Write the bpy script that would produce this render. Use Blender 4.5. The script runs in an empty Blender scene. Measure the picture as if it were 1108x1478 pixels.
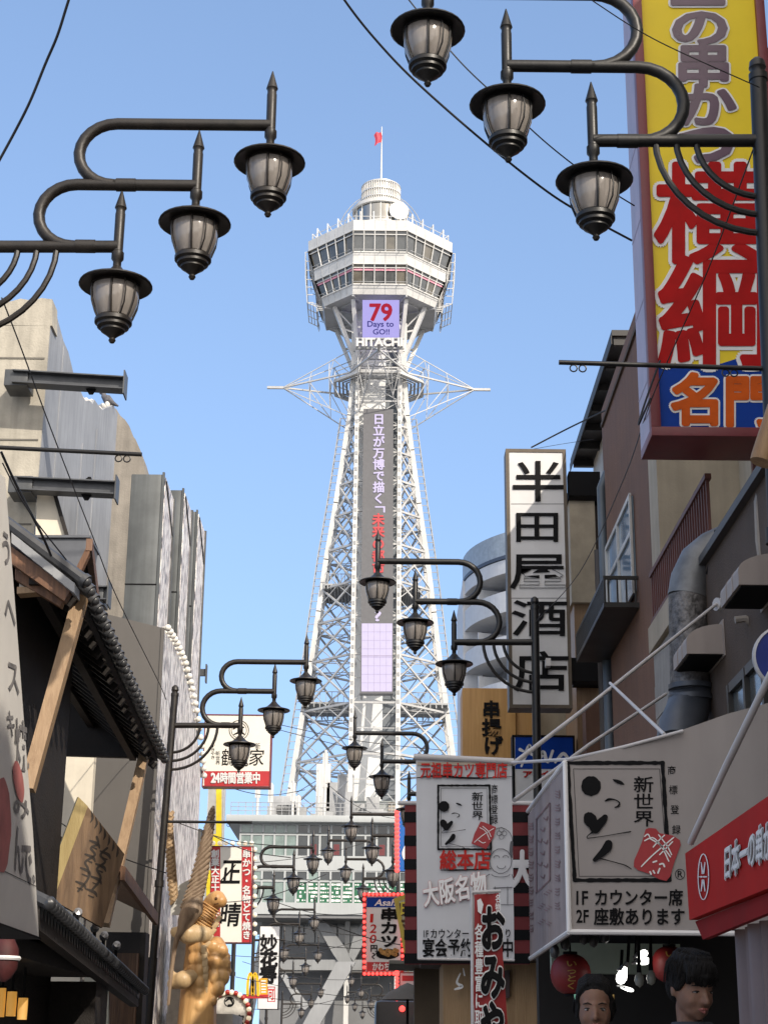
import bpy, bmesh, math, random
from mathutils import Vector, Matrix, Euler
from math import radians, sin, cos, tan, pi, atan2, sqrt
random.seed(7)
SC = bpy.context.scene
COL = SC.collection

# ---------------------------------------------------------------- camera
F, PITCH, ROLL = 2400.0, radians(18.3), 0.010
CAM = Vector((0, 0, 1.45))
RM = Euler((pi/2 + PITCH, 0, 0)).to_matrix() @ Matrix.Rotation(ROLL, 3, 'Z')
cd = bpy.data.cameras.new('camera'); cam = bpy.data.objects.new('camera', cd); COL.objects.link(cam)
cam.location = CAM; cam.rotation_euler = RM.to_euler()
cd.sensor_fit = 'VERTICAL'; cd.sensor_height = 36; cd.lens = F/1478*36
cd.clip_start = 0.1; cd.clip_end = 6000
SC.camera = cam

# ---------------------------------------------------------------- sky and sun
SUN_AZ, SUN_EL = radians(31), radians(34)      # azimuth to the right of straight behind the camera
SDIR = Vector((sin(SUN_AZ)*cos(SUN_EL), -cos(SUN_AZ)*cos(SUN_EL), sin(SUN_EL)))
w = bpy.data.worlds.new("World"); SC.world = w; w.use_nodes = True
nt = w.node_tree; bg = nt.nodes['Background']
sk = nt.nodes.new('ShaderNodeTexSky'); sk.sky_type = 'NISHITA'; sk.sun_disc = False
sk.sun_elevation = SUN_EL; sk.sun_rotation = atan2(SDIR.x, SDIR.y)
sk.air_density = 1.0; sk.dust_density = 0.9; sk.ozone_density = 2.6; sk.altitude = 0
tcw = nt.nodes.new('ShaderNodeTexCoord'); mw = nt.nodes.new('ShaderNodeVectorMath'); mw.operation = 'MULTIPLY_ADD'
mw.inputs[1].default_value = (1, 1, .62); mw.inputs[2].default_value = (0, 0, .27)      # keeps the whitish band below the roofs
nw = nt.nodes.new('ShaderNodeVectorMath'); nw.operation = 'NORMALIZE'
nt.links.new(tcw.outputs['Generated'], mw.inputs[0]); nt.links.new(mw.outputs[0], nw.inputs[0]); nt.links.new(nw.outputs[0], sk.inputs[0])
tw = nt.nodes.new('ShaderNodeMix'); tw.data_type = 'RGBA'; tw.blend_type = 'MULTIPLY'; tw.inputs[0].default_value = 1
tw.inputs[7].default_value = (1.13, 1.06, 1.0, 1); nt.links.new(sk.outputs[0], tw.inputs[6])
# the sky round the sun is whiter and brighter than the blue opposite it
dt = nt.nodes.new('ShaderNodeVectorMath'); dt.operation = 'DOT_PRODUCT'; dt.inputs[1].default_value = SDIR; nt.links.new(tcw.outputs['Generated'], dt.inputs[0])
mr = nt.nodes.new('ShaderNodeMapRange'); mr.interpolation_type = 'SMOOTHSTEP'; mr.inputs['From Min'].default_value = -.15; mr.inputs['From Max'].default_value = 1.0
mr.inputs['To Max'].default_value = .8; nt.links.new(dt.outputs['Value'], mr.inputs[0])
wm = nt.nodes.new('ShaderNodeMix'); wm.data_type = 'RGBA'; nt.links.new(mr.outputs[0], wm.inputs[0]); nt.links.new(tw.outputs[2], wm.inputs[6]); wm.inputs[7].default_value = (6.6, 5.9, 5.0, 1)
nt.links.new(wm.outputs[2], bg.inputs[0]); bg.inputs[1].default_value = 0.15
sl = bpy.data.lights.new('sun', 'SUN'); sl.energy = 2.25; sl.angle = radians(0.53); sl.color = (1, .90, .77)
so = bpy.data.objects.new('sun', sl); COL.objects.link(so); so.location = (0, 0, 60)
so.rotation_euler = SDIR.to_track_quat('Z', 'Y').to_euler()
SC.view_settings.view_transform = 'Standard'; SC.view_settings.look = 'None'
SC.view_settings.exposure = 0.95; SC.view_settings.gamma = 1
SC.cycles.max_bounces = 6; SC.cycles.diffuse_bounces = 3; SC.cycles.glossy_bounces = 3
SC.cycles.transparent_max_bounces = 6; SC.cycles.transmission_bounces = 4
SC.cycles.use_denoising = True; SC.cycles.sample_clamp_indirect = 6

# ---------------------------------------------------------------- measuring helpers
def ray(px, py):
    return RM @ Vector(((px-554)/F, (739-py)/F, -1))
def P(px, py, Y):                                  # the point at distance Y seen at a pixel of the photograph
    d = ray(px, py); return CAM + d*(Y/d.y)
class Plane:
    def __init__(s, p, n=(0, -1, 0)):
        s.p = Vector(p); s.n = Vector(n).normalized()
    def hit(s, px, py, off=0.0):
        d = ray(px, py); t = (s.p - CAM).dot(s.n)/d.dot(s.n)
        return CAM + d*t + s.n*off
def front(Y, yaw=0.0, x=0.0):                      # a vertical plane facing the camera
    return Plane((x, Y, 0), (sin(yaw), -cos(yaw), 0))
def side(X):                                       # a vertical plane along the street
    return Plane((X, 0, 0), (-1 if X > 0 else 1, 0, 0))
def mpp(Y, py=739):                                # metres in one pixel at distance Y
    d = ray(554, py); return (Y/d.y)/F

# ---------------------------------------------------------------- materials
MATS = {}
def mat(name, col, rough=0.6, metal=0.0, var=0.12, scale=3.0, bump=0.0, bscale=40.0, streak=0.0,
        emit=None, estr=1.0, coat=0.0, spec=0.5, stretch=(1, 1, 1), dirt=None, trans=0.0):
    if name in MATS: return MATS[name]
    m = bpy.data.materials.new(name); m.use_nodes = True; MATS[name] = m
    n = m.node_tree.nodes; L = m.node_tree.links; b = n['Principled BSDF']
    b.inputs['Roughness'].default_value = rough; b.inputs['Metallic'].default_value = metal
    b.inputs['Specular IOR Level'].default_value = spec
    if coat: b.inputs['Coat Weight'].default_value = coat; b.inputs['Coat Roughness'].default_value = .08
    if trans: b.inputs['Transmission Weight'].default_value = trans
    tc = n.new('ShaderNodeTexCoord'); mp = n.new('ShaderNodeMapping'); mp.inputs['Scale'].default_value = stretch
    L.new(tc.outputs['Object'], mp.inputs[0])
    nz = n.new('ShaderNodeTexNoise'); nz.inputs['Scale'].default_value = scale; nz.inputs['Detail'].default_value = 7
    nz.inputs['Roughness'].default_value = .62
    L.new(mp.outputs[0], nz.inputs['Vector'])
    mx = n.new('ShaderNodeMix'); mx.data_type = 'RGBA'
    rp = n.new('ShaderNodeValToRGB'); rp.color_ramp.elements[0].position = .32; rp.color_ramp.elements[1].position = .68
    L.new(nz.outputs[0], rp.inputs[0]); L.new(rp.outputs[0], mx.inputs[0])
    c = Vector(col[:3])
    d = Vector(dirt) if dirt else c*(1-var*1.6)
    hi = c*(1+var) if not dirt else c
    mx.inputs[6].default_value = (*d, 1); mx.inputs[7].default_value = (*[min(1, v) for v in hi], 1)
    out = mx.outputs[2]
    if streak:
        mp2 = n.new('ShaderNodeMapping'); mp2.inputs['Scale'].default_value = (5, 5, .28)
        L.new(tc.outputs['Object'], mp2.inputs[0])
        n2 = n.new('ShaderNodeTexNoise'); n2.inputs['Scale'].default_value = 1.6; n2.inputs['Detail'].default_value = 6
        L.new(mp2.outputs[0], n2.inputs['Vector'])
        r2 = n.new('ShaderNodeValToRGB'); r2.color_ramp.elements[0].position = .42; r2.color_ramp.elements[1].position = .75
        L.new(n2.outputs[0], r2.inputs[0])
        ml = n.new('ShaderNodeMath'); ml.operation = 'MULTIPLY'; ml.inputs[1].default_value = streak
        L.new(r2.outputs[0], ml.inputs[0])
        m2 = n.new('ShaderNodeMix'); m2.data_type = 'RGBA'; L.new(ml.outputs[0], m2.inputs[0])
        L.new(out, m2.inputs[6]); m2.inputs[7].default_value = (*(c*.32), 1); out = m2.outputs[2]
    L.new(out, b.inputs['Base Color'])
    rr = n.new('ShaderNodeMapRange'); rr.inputs['To Min'].default_value = max(0, rough-.1); rr.inputs['To Max'].default_value = min(1, rough+.1)
    L.new(nz.outputs[0], rr.inputs[0]); L.new(rr.outputs[0], b.inputs['Roughness'])
    if bump:
        nb = n.new('ShaderNodeTexNoise'); nb.inputs['Scale'].default_value = bscale; nb.inputs['Detail'].default_value = 4
        L.new(mp.outputs[0], nb.inputs['Vector'])
        bp = n.new('ShaderNodeBump'); bp.inputs['Strength'].default_value = bump; bp.inputs['Distance'].default_value = .02
        L.new(nb.outputs[0], bp.inputs['Height']); L.new(bp.outputs[0], b.inputs['Normal'])
    if emit:
        b.inputs['Emission Color'].default_value = (*emit, 1); b.inputs['Emission Strength'].default_value = estr
    return m
def wood(name, c1, c2, rough=.55, stretch=(14, 14, .7), scale=1.3):
    m = mat(name, c1, rough, var=.1, scale=4, bump=.25, bscale=12, stretch=stretch)
    n = m.node_tree.nodes; L = m.node_tree.links; b = n['Principled BSDF']
    tc = n.new('ShaderNodeTexCoord'); mp = n.new('ShaderNodeMapping'); mp.inputs['Scale'].default_value = stretch
    L.new(tc.outputs['Object'], mp.inputs[0])
    wv = n.new('ShaderNodeTexNoise'); wv.inputs['Scale'].default_value = scale; wv.inputs['Detail'].default_value = 8
    wv.inputs['Distortion'].default_value = 1.2
    L.new(mp.outputs[0], wv.inputs['Vector'])
    rp = n.new('ShaderNodeValToRGB'); e = rp.color_ramp.elements
    e[0].position = .35; e[0].color = (*c2, 1); e[1].position = .65; e[1].color = (*c1, 1)
    L.new(wv.outputs[0], rp.inputs[0]); L.new(rp.outputs[0], b.inputs['Base Color'])
    return m
def glassy(name, col, rough=.08, spec=.8, metal=0.0):
    return mat(name, col, rough, metal, var=.25, scale=.6, spec=spec, bump=.06, bscale=1.2)

# ---------------------------------------------------------------- mesh building
ORG = {}
class MB:
    def __init__(s): s.bm = bmesh.new(); s.mi = 0; s.sm = False
    def face(s, pts, smooth=None):
        vs = [s.bm.verts.new(p) for p in pts]
        try: f = s.bm.faces.new(vs)
        except ValueError: return None
        f.material_index = s.mi; f.smooth = s.sm if smooth is None else smooth; return f
    def mesh(s, verts, faces, smooth=False):
        vs = [s.bm.verts.new(v) for v in verts]
        for q in faces:
            try:
                f = s.bm.faces.new([vs[i] for i in q]); f.material_index = s.mi; f.smooth = smooth
            except ValueError: pass
    def box(s, lo, hi, bev=0.0):
        c = [(a+b)/2 for a, b in zip(lo, hi)]; d = [abs(b-a) for a, b in zip(lo, hi)]
        s.obox(c, d, bev=bev)
    def obox(s, c, d, rot=None, bev=0.0):
        M = Matrix.Translation(c)
        if rot is not None: M = M @ (rot.to_matrix().to_4x4() if isinstance(rot, Euler) else rot.to_4x4())
        M = M @ Matrix.Diagonal((*d, 1))
        r = bmesh.ops.create_cube(s.bm, size=1, matrix=M)
        fs = set(f for v in r['verts'] for f in v.link_faces)
        if bev:
            es = list(set(e for v in r['verts'] for e in v.link_edges))
            rr = bmesh.ops.bevel(s.bm, geom=es, offset=min(bev, min(d)*.45), segments=2, affect='EDGES', profile=.6)
            fs = set(rr['faces']) | set(f for f in fs if f.is_valid)
        for f in fs: f.material_index = s.mi
    def beam(s, a, b, wd, ht=None, up=(0, 0, 1)):          # a bar of rectangular section
        a = Vector(a); b = Vector(b); ht = ht or wd; z = (b-a); ln = z.length
        if ln < 1e-6: return
        z.normalize(); u = Vector(up)
        if abs(z.dot(u)) > .98: u = Vector((0, 1, 0))
        x = z.cross(u).normalized(); y = x.cross(z)
        M = Matrix((x, y, z)).transposed()
        s.obox((a+b)/2, (wd, ht, ln), rot=M)
    def tube(s, pts, r, n=10, smooth=True, cap=True):
        pts = [Vector(p) for p in pts]; k = len(pts)
        rs = r if isinstance(r, (list, tuple)) else [r]*k
        t0 = (pts[1]-pts[0]).normalized(); u = Vector((0, 0, 1)) if abs(t0.z) < .9 else Vector((0, 1, 0))
        x = t0.cross(u).normalized(); rings = []
        for i, p in enumerate(pts):
            t = ((pts[min(i+1, k-1)]-pts[i]).normalized() + (pts[i]-pts[max(i-1, 0)]).normalized())
            t = t.normalized() if t.length > 1e-6 else t0
            x = (x - t*x.dot(t)); x = x.normalized() if x.length > 1e-6 else t.orthogonal().normalized()
            y = t.cross(x)
            rings.append([s.bm.verts.new(p + (x*cos(2*pi*j/n) + y*sin(2*pi*j/n))*rs[i]) for j in range(n)])
        for i in range(k-1):
            for j in range(n):
                f = s.bm.faces.new((rings[i][j], rings[i][(j+1) % n], rings[i+1][(j+1) % n], rings[i+1][j]))
                f.smooth = smooth; f.material_index = s.mi
        if cap:
            for rg in (rings[0][::-1], rings[-1]):
                f = s.bm.faces.new(rg); f.material_index = s.mi
    def lathe(s, prof, c=(0, 0, 0), n=24, M=None, smooth=True, a0=0.0, a1=2*pi):
        c = Vector(c); full = abs(a1-a0-2*pi) < 1e-6; cols = n if full else n+1; vs = []
        for r, z in prof:
            row = []
            for j in range(cols):
                a = a0+(a1-a0)*j/n; p = Vector((r*cos(a), r*sin(a), z))
                row.append(s.bm.verts.new((M @ p if M is not None else p)+c))
            vs.append(row)
        for i in range(len(prof)-1):
            for j in range(n):
                q = (vs[i][j], vs[i][(j+1) % cols], vs[i+1][(j+1) % cols], vs[i+1][j])
                f = s.bm.faces.new(q); f.smooth = smooth; f.material_index = s.mi
    def ball(s, c, r, sx=1, sy=1, sz=1, n=14, rot=None):
        M = Matrix.Translation(c)
        if rot is not None: M = M @ rot.to_matrix().to_4x4()
        M = M @ Matrix.Diagonal((sx*r, sy*r, sz*r, 1))
        rr = bmesh.ops.create_uvsphere(s.bm, u_segments=n, v_segments=max(6, n*2//3), radius=1, matrix=M)
        for v in rr['verts']:
            for f in v.link_faces: f.smooth = True; f.material_index = s.mi
    def prism(s, pts, n, d):                               # polygon pushed back along -n by d
        n = Vector(n); a = [Vector(p) for p in pts]; b = [p-n*d for p in a]
        s.face(a); s.face(b[::-1])
        for i in range(len(a)):
            j = (i+1) % len(a); s.face([a[j], a[i], b[i], b[j]])
    def ppx(s, pts, pl, off=0.0, d=0.0):                   # polygon traced at photo pixels, lying on a plane
        q = [pl.hit(x, y, off) for x, y in pts]
        if d: s.prism(q, pl.n, d)
        else: s.face(q)
    def rpx(s, r, pl, off=0.0, d=0.0):
        x0, y0, x1, y1 = r; s.ppx([(x0, y1), (x1, y1), (x1, y0), (x0, y0)], pl, off, d)
    def build(s, name, m, parent=None, label=None, cat=None, group=None, kind=None, org=None, recalc=True):
        bm = s.bm
        if recalc: bmesh.ops.recalc_face_normals(bm, faces=bm.faces)
        if parent is not None: o0 = ORG[parent.name]
        else:
            if org is None:
                xs = [v.co for v in bm.verts]
                o0 = Vector(((min(v.x for v in xs)+max(v.x for v in xs))/2, (min(v.y for v in xs)+max(v.y for v in xs))/2, min(v.z for v in xs)))
            else: o0 = Vector(org)
        for v in bm.verts: v.co -= o0
        me = bpy.data.meshes.new(name); bm.to_mesh(me); bm.free()
        for q in (m if isinstance(m, (list, tuple)) else [m]): me.materials.append(q)
        me.set_sharp_from_angle(angle=radians(38))
        o = bpy.data.objects.new(name, me); COL.objects.link(o)
        ORG[o.name] = o0
        if parent is not None: o.parent = parent
        else: o.location = o0
        tag(o, label, cat, group, kind); return o
def tag(o, label=None, cat=None, group=None, kind=None):
    if label: o['label'] = label
    if cat: o['category'] = cat
    if group: o['group'] = group
    if kind: o['kind'] = kind
def thing(name, label, cat, loc, group=None):
    o = bpy.data.objects.new(name, None); COL.objects.link(o); o.location = loc; o.empty_display_size = .2
    ORG[o.name] = Vector(loc); tag(o, label, cat, group); return o

# ---------------------------------------------------------------- lettering
_GL = {}
def glyph(s, bold=0.0, ext=0.0):
    k = (s, bold, ext)
    if k in _GL: return _GL[k]
    c = bpy.data.curves.new('lettering', 'FONT'); c.body = s; c.size = 1; c.resolution_u = 3; c.offset = bold; c.extrude = ext
    o = bpy.data.objects.new('lettering', c); COL.objects.link(o)
    me = bpy.data.meshes.new_from_object(o.evaluated_get(bpy.context.evaluated_depsgraph_get()))
    r = ([v.co.copy() for v in me.vertices], [tuple(f.vertices) for f in me.polygons])
    bpy.data.objects.remove(o); bpy.data.curves.remove(c); bpy.data.meshes.remove(me)
    _GL[k] = r; return r
def cjk(ch): return ord(ch) > 0x2e80
def put(mb, ch, rect, pl, off=.005, bold=.02, ext=0.0, fit='em', quad=None, slant=0.0):
    """one string laid in a pixel rect (or quad tl,tr,br,bl) on a plane"""
    shifts = [(0, 0)]
    if bold > .022 and not ext:                          # heavy strokes: the glyph repeated round a small circle, each copy a hair higher
        b = bold*.92; shifts = [(b*cos(k*pi/8), b*sin(k*pi/8)) for k in range(16)]
        if b > .045: shifts += [(b*.5*cos(k*pi/3), b*.5*sin(k*pi/3)) for k in range(6)]
        shifts.append((0, 0)); bold = 0.0
    vs, fs = glyph(ch, bold, ext)
    if not vs: return
    if fit == 'em': a0, b0, a1, b1 = 0.0, -.12, float(len(ch)), .88
    else:
        a0 = min(v.x for v in vs); a1 = max(v.x for v in vs); b0 = min(v.y for v in vs); b1 = max(v.y for v in vs)
    if quad is None:
        x0, y0, x1, y1 = rect; quad = ((x0, y0), (x1, y0), (x1, y1), (x0, y1))
    tl, tr, br, bl = [Vector(q) for q in quad]
    eps = max(.00025, (pl.hit(tl.x, tl.y)-CAM).length*2e-5)
    for i, (sx, sy) in enumerate(shifts):
        out = []
        for v in vs:
            vx, vy = v.x+sx, v.y+sy
            g = (vx-a0)/(a1-a0)+slant*((vy-b0)/(b1-b0)-.5); h = (vy-b0)/(b1-b0)
            q = (bl.lerp(br, g)).lerp(tl.lerp(tr, g), h)
            out.append(pl.hit(q.x, q.y, off+v.z*.5+i*eps))
        mb.mesh(out, fs)
def column(mb, s, rect, pl, **k):                        # vertical writing, one glyph per cell
    x0, y0, x1, y1 = rect; n = len(s); h = (y1-y0)/n
    for i, ch in enumerate(s): put(mb, ch, (x0, y0+i*h, x1, y0+(i+1)*h), pl, **k)
def column_q(mb, s, quad, pl, **k):
    tl, tr, br, bl = [Vector(q) for q in quad]; n = len(s)
    for i, ch in enumerate(s):
        a, b = i/n, (i+1)/n
        put(mb, ch, None, pl, quad=(tl.lerp(bl, a), tr.lerp(br, a), tr.lerp(br, b), tl.lerp(bl, b)), **k)
def row(mb, s, rect, pl, **k):
    x0, y0, x1, y1 = rect; n = len(s); h = (x1-x0)/n
    for i, ch in enumerate(s):
        if ch != ' ': put(mb, ch, (x0+i*h, y0, x0+(i+1)*h, y1), pl, **k)
def row_q(mb, s, quad, pl, **k):
    tl, tr, br, bl = [Vector(q) for q in quad]; n = len(s)
    for i, ch in enumerate(s):
        a, b = i/n, (i+1)/n
        if ch != ' ': put(mb, ch, None, pl, quad=(tl.lerp(tr, a), tl.lerp(tr, b), bl.lerp(br, b), bl.lerp(br, a)), **k)
def stroke(mb, pts, pl, off=.005, n=10):                 # brush stroke: (px, py, halfwidth) control points
    P3 = [Vector(p) for p in pts]; Q = []
    if len(P3) > 2:
        for i in range(len(P3)-1):
            p0 = P3[max(i-1, 0)]; p1 = P3[i]; p2 = P3[i+1]; p3 = P3[min(i+2, len(P3)-1)]
            for k in range(n):
                t = k/n
                Q.append(.5*((2*p1)+(p2-p0)*t+(2*p0-5*p1+4*p2-p3)*t*t+(3*p1-p0-3*p2+p3)*t**3))
        Q.append(P3[-1])
    else: Q = P3
    L = []; R = []
    for i, q in enumerate(Q):
        t = Q[min(i+1, len(Q)-1)]-Q[max(i-1, 0)]; nx, ny = -t.y, t.x; l = sqrt(nx*nx+ny*ny) or 1; wd = max(q.z, .08)
        L.append((q.x+nx/l*wd, q.y+ny/l*wd)); R.append((q.x-nx/l*wd, q.y-ny/l*wd))
    for i in range(len(Q)-1): mb.ppx([L[i], L[i+1], R[i+1], R[i]], pl, off)
    for i in (0, -1):                                     # rounded ends
        q = Q[i]
        if q.z > .4: mb.ppx([(q.x+q.z*cos(a*pi/6), q.y+q.z*sin(a*pi/6)) for a in range(12)], pl, off+.0006)
def blob(mb, cx, cy, rx, ry, pl, off=.005, rot=0.0, n=28, rough=.04, seed=1):
    rg = random.Random(seed)
    pts = []
    for k in range(n):
        a = 2*pi*k/n; f = 1+rg.uniform(-rough, rough); x = rx*cos(a)*f; y = ry*sin(a)*f
        pts.append((cx+x*cos(rot)-y*sin(rot), cy+x*sin(rot)+y*cos(rot)))
    mb.ppx(pts, pl, off)

WHITE = mat('white_paint', (.78, .78, .77), .45, var=.06, streak=.10)
IRON = mat('black_iron', (.008, .0078, .008), .42, var=.3, scale=9, bump=.05)
BRONZE = mat('dark_bronze_iron', (.015, .0115, .009), .44, var=.3, scale=9, bump=.05)
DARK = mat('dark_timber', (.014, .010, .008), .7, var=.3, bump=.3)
BLACK = mat('black_ink', (.008, .008, .009), .7, var=.2, spec=.12)
RED = mat('red_ink', (.50, .025, .02), .6, var=.12, spec=.2)
INKWHITE = mat('white_ink', (.78, .77, .76), .5, var=.04)
STEEL = mat('grey_steel', (.09, .095, .10), .45, .3, var=.2, streak=.3)
CABLE = mat('cable_rubber', (.012, .012, .014), .5, var=.2)
# ================================================================ ground
mb = MB(); mb.face([(-1500, -300, 0), (1500, -300, 0), (1500, 2500, 0), (-1500, 2500, 0)])
mb.build('ground', mat('city_ground', (.16, .155, .15), .9, var=.2, scale=.2), kind='structure', org=(0, 0, 0))
mb = MB(); mb.face([(-5.2, -40, .004), (4.2, -40, .004), (4.2, 150, .004), (-5.2, 150, .004)])
mb.build('street', mat('paving', (.22, .21, .2), .8, var=.2, scale=1.2, bump=.2), kind='structure', org=(0, 0, .004))
# ================================================================ the tower
TY = 170.0
AX = P(549.5, 300, TY).x
GLASS = glassy('deck_glass', (.10, .105, .105), .07)
GLASS2 = glassy('deck_glass_warm', (.16, .145, .115), .1)
TW = mat('tower_white', (.60, .60, .585), .45, var=.10, scale=.5, streak=.22)
TB = mat('bracing_grey_white', (.47, .475, .475), .5, var=.12, scale=.5, streak=.2)
TG = mat('tower_grey', (.36, .37, .38), .6, var=.15, scale=.6, streak=.2)
def hz(py, Y=TY): return P(547, py, Y).z
LEG = [(480, 36), (520, 36), (560, 36.5), (611, 41), (660, 48), (736, 59), (817, 72), (891, 82), (963, 91.5), (1035, 102.5), (1144, 119), (1200, 129)]
LR = [(hz(py), px*mpp(TY, py)) for py, px in LEG]
LR.append((0.0, LR[-1][1]+ (LR[-1][0])*(LR[-1][1]-LR[-2][1])/(LR[-2][0]-LR[-1][0])))
def legr(z):
    for (z1, r1), (z0, r0) in zip(LR, LR[1:]):
        if z >= z0: return r1 + (r0-r1)*(z1-z)/(z1-z0) if z < z1 else r1
    return LR[-1][1]
PA = 2.3
def legpt(k, z):                                         # eight legs: two on each side of the plan
    r = legr(z); s = PA if k % 2 else -PA; d = k//2
    x, y = [(s, -r), (r, s), (-s, r), (-r, -s)][d]
    return Vector((AX+x, TY+y, z))
tower = thing('observation_tower', 'tall white steel lattice tower with an octagonal observation deck and a red flag', 'tower', (AX, TY, 0))
zs = [z for z, r in LR]
for k in range(8):
    mb = MB(); pts = [legpt(k, z) for z in zs]
    for a, b in zip(pts, pts[1:]): mb.beam(a, b+(b-a).normalized()*.1, .52, .44, up=(1, 0, 0) if (k//2) % 2 == 0 else (0, 1, 0))
    if k in (0, 1):                                       # laced inner flange with its holes
        z = hz(1130); mb.mi = 1
        while z < hz(500):
            p = legpt(k, z); mb.box((p.x-.12, p.y-.30, p.z), (p.x+.12, p.y-.2, p.z+.42)); z += .95
    mb.build('leg', [TW, TG], tower)
tiers = [hz(p) for p in (1180, 1108, 1035, 965, 910, 860, 806, 757, 712, 670, 630, 594, 560)]
for i, (za, zb) in enumerate(zip(tiers, tiers[1:])):
    mb = MB(); w1 = .17 if i < 8 else .14
    A = [legpt(k, za) for k in range(8)]; B = [legpt(k, zb) for k in range(8)]; Mi = [legpt(k, (za+zb)/2) for k in range(8)]
    for k in range(8):
        j = (k+1) % 8
        mb.beam(B[k], B[j], w1*1.2)
        if k % 2 == 0: mb.beam(A[k], B[j], w1*.45); mb.beam(A[j], B[k], w1*.45); mb.beam(Mi[k], Mi[j], w1*.45)
        else:
            mb.beam(A[k], B[j], w1); mb.beam(A[j], B[k], w1)
            m0 = (A[k]+A[j])/2; c0 = (A[k]+A[j]+B[k]+B[j])/4; t0 = (B[k]+B[j])/2
            for q in (A[k].lerp(B[k], .5), A[j].lerp(B[j], .5)): mb.beam(q, t0, w1*.45); mb.beam(q, m0, w1*.45)
            ctr = Vector((AX+(2 if A[k].x > AX else -2), TY+(2 if A[k].y > TY else -2), zb))
            mb.beam(t0, ctr, w1*.6); mb.beam(A[k].lerp(B[k], 1), ctr, w1*.45); mb.beam(B[j], ctr, w1*.45)
            mb.beam(t0.lerp(ctr, .5), B[k], w1*.45); mb.beam(t0.lerp(ctr, .5), B[j], w1*.45)
    mb.build('bracing', TB, tower)
mb = MB(); mb.box((AX-2.45, TY-1.9, 0), (AX+.75, TY+1.9, hz(440))); mb.build('elevator_shaft', mat('shaft_white', (.74, .75, .74), .5, var=.06, scale=.4, streak=.12), tower)
mb = MB(); mb.box((AX+.76, TY-1.7, 0), (AX+2.3, TY+1.7, hz(470)))
zz = 20
while zz < hz(500): mb.box((AX+.8, TY-1.78, zz), (AX+2.25, TY-1.7, zz+.18)); zz += 1.4
mb.build('stair_shaft', mat('stair_grey', (.16, .18, .2), .6, var=.2, scale=.6), tower)
# outside ladders up the leaning legs
for sd in (-1, 1):
    mb = MB(); z = hz(1170); k = 7 if sd < 0 else 2
    prev = None
    while z < hz(610):
        p = legpt(k, z) + Vector((sd*.95, 0, 0)); q = legpt(k, z) + Vector((sd*.3, 0, 0)); p2 = p+Vector((0, 1.1, 0))
        mb.beam(p, p2, .09); mb.beam(p, q, .07)
        if prev: mb.beam(prev[0], p, .09); mb.beam(prev[1], p2, .09); mb.beam(prev[0], p2, .06)
        prev = (p, p2); z += .82
    mb.build('ladder', TG, tower)
# service platforms between the legs
for i, (py, f0, f1, sds) in enumerate(((1026, .15, 1.02, (-1, 1)), (858, .35, .95, (-1,)), (862, .35, .8, (1,)))):
    for sd in sds:
        z = hz(py); r = legr(z); mb = MB()
        x0, x1 = AX+sd*max(2.6, r*f0), AX+sd*r*f1
        mb.box((min(x0, x1), TY-3.4, z), (max(x0, x1), TY+3.4, z+.18))
        for q in range(9): mb.box((x0+(x1-x0)*q/8-.06, TY-3.4, z-.35), (x0+(x1-x0)*q/8+.06, TY+3.4, z-.01))
        for q in range(9):
            xx = x0+(x1-x0)*q/8; mb.box((xx-.03, TY-3.4, z+.18), (xx+.03, TY-3.34, z+1.2))
        mb.box((min(x0, x1), TY-3.42, z+1.2), (max(x0, x1), TY-3.36, z+1.27))
        mb.build('service_platform', TG, tower)
# deck: eight facets leaning in towards the bottom
DA = 2.92
DP = [(8.05, hz(318, TY-8)), (8.0, hz(332, TY-8)), (7.35, hz(364.5, TY-7.3)), (7.2, hz(381, TY-7.1)), (6.45, hz(411, TY-6.4)), (6.1, hz(425, TY-6.1))]
def dcorner(i, R, z):
    c = [(-DA, -R), (DA, -R), (R, -DA), (R, DA), (DA, R), (-DA, R), (-R, DA), (-R, -DA)][i % 8]
    return Vector((AX+c[0], TY+c[1], z))
mb = MB()
for i in range(8):
    for lv in ((0, 1), (2, 3), (4, 5)):
        (R0, z0), (R1, z1) = DP[lv[0]], DP[lv[1]]
        mb.face([dcorner(i, R1, z1), dcorner(i+1, R1, z1), dcorner(i+1, R0, z0), dcorner(i, R0, z0)])
        n = (dcorner(i, R0, z0)+dcorner(i+1, R0, z0))/2-Vector((AX, TY, z0)); n.normalize()
        for f in (0.2, .4, .6, .8):                       # panel joints
            a = dcorner(i, R1, z1).lerp(dcorner(i+1, R1, z1), f)+n*.005; b = dcorner(i, R0, z0).lerp(dcorner(i+1, R0, z0), f)+n*.005
            mb.mi = 1; mb.beam(a, b, .04, .03); mb.mi = 0
    mb.face([dcorner(i, 8.05, DP[0][1]), dcorner(i+1, 8.05, DP[0][1]), dcorner(i+1, 7.2, DP[0][1]+.02), dcorner(i, 7.2, DP[0][1]+.02)])
    # dark rooms behind the panes
    for a, b in ((1, 2), (3, 4)):
        (R0, z0), (R1, z1) = DP[a], DP[b]
        mb.face([dcorner(i, R1-.0, z1), dcorner(i+1, R1, z1), dcorner(i+1, R1-1.5, z1), dcorner(i, R1-1.5, z1)])
mb.face([dcorner(i, 7.2, DP[0][1]+.02) for i in range(8)])
deck = mb.build('deck_wall', [TW, TG], tower)
mb = MB()
mb.face([dcorner(i, 6.1, DP[5][1]-.01) for i in range(8)])
for i in range(8):
    mb.beam(dcorner(i, 6.05, DP[5][1]-.1), Vector((AX, TY, DP[5][1]-.1)), .2)
    mb.beam(dcorner(i, 4.2, DP[5][1]-.1), dcorner(i+1, 4.2, DP[5][1]-.1), .14)
mb.build('deck_soffit', mat('soffit_grey', (.44, .45, .46), .6, var=.1, scale=.5, streak=.05), tower)
PINK = mat('pink_stripe', (.75, .33, .42), .5)
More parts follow.
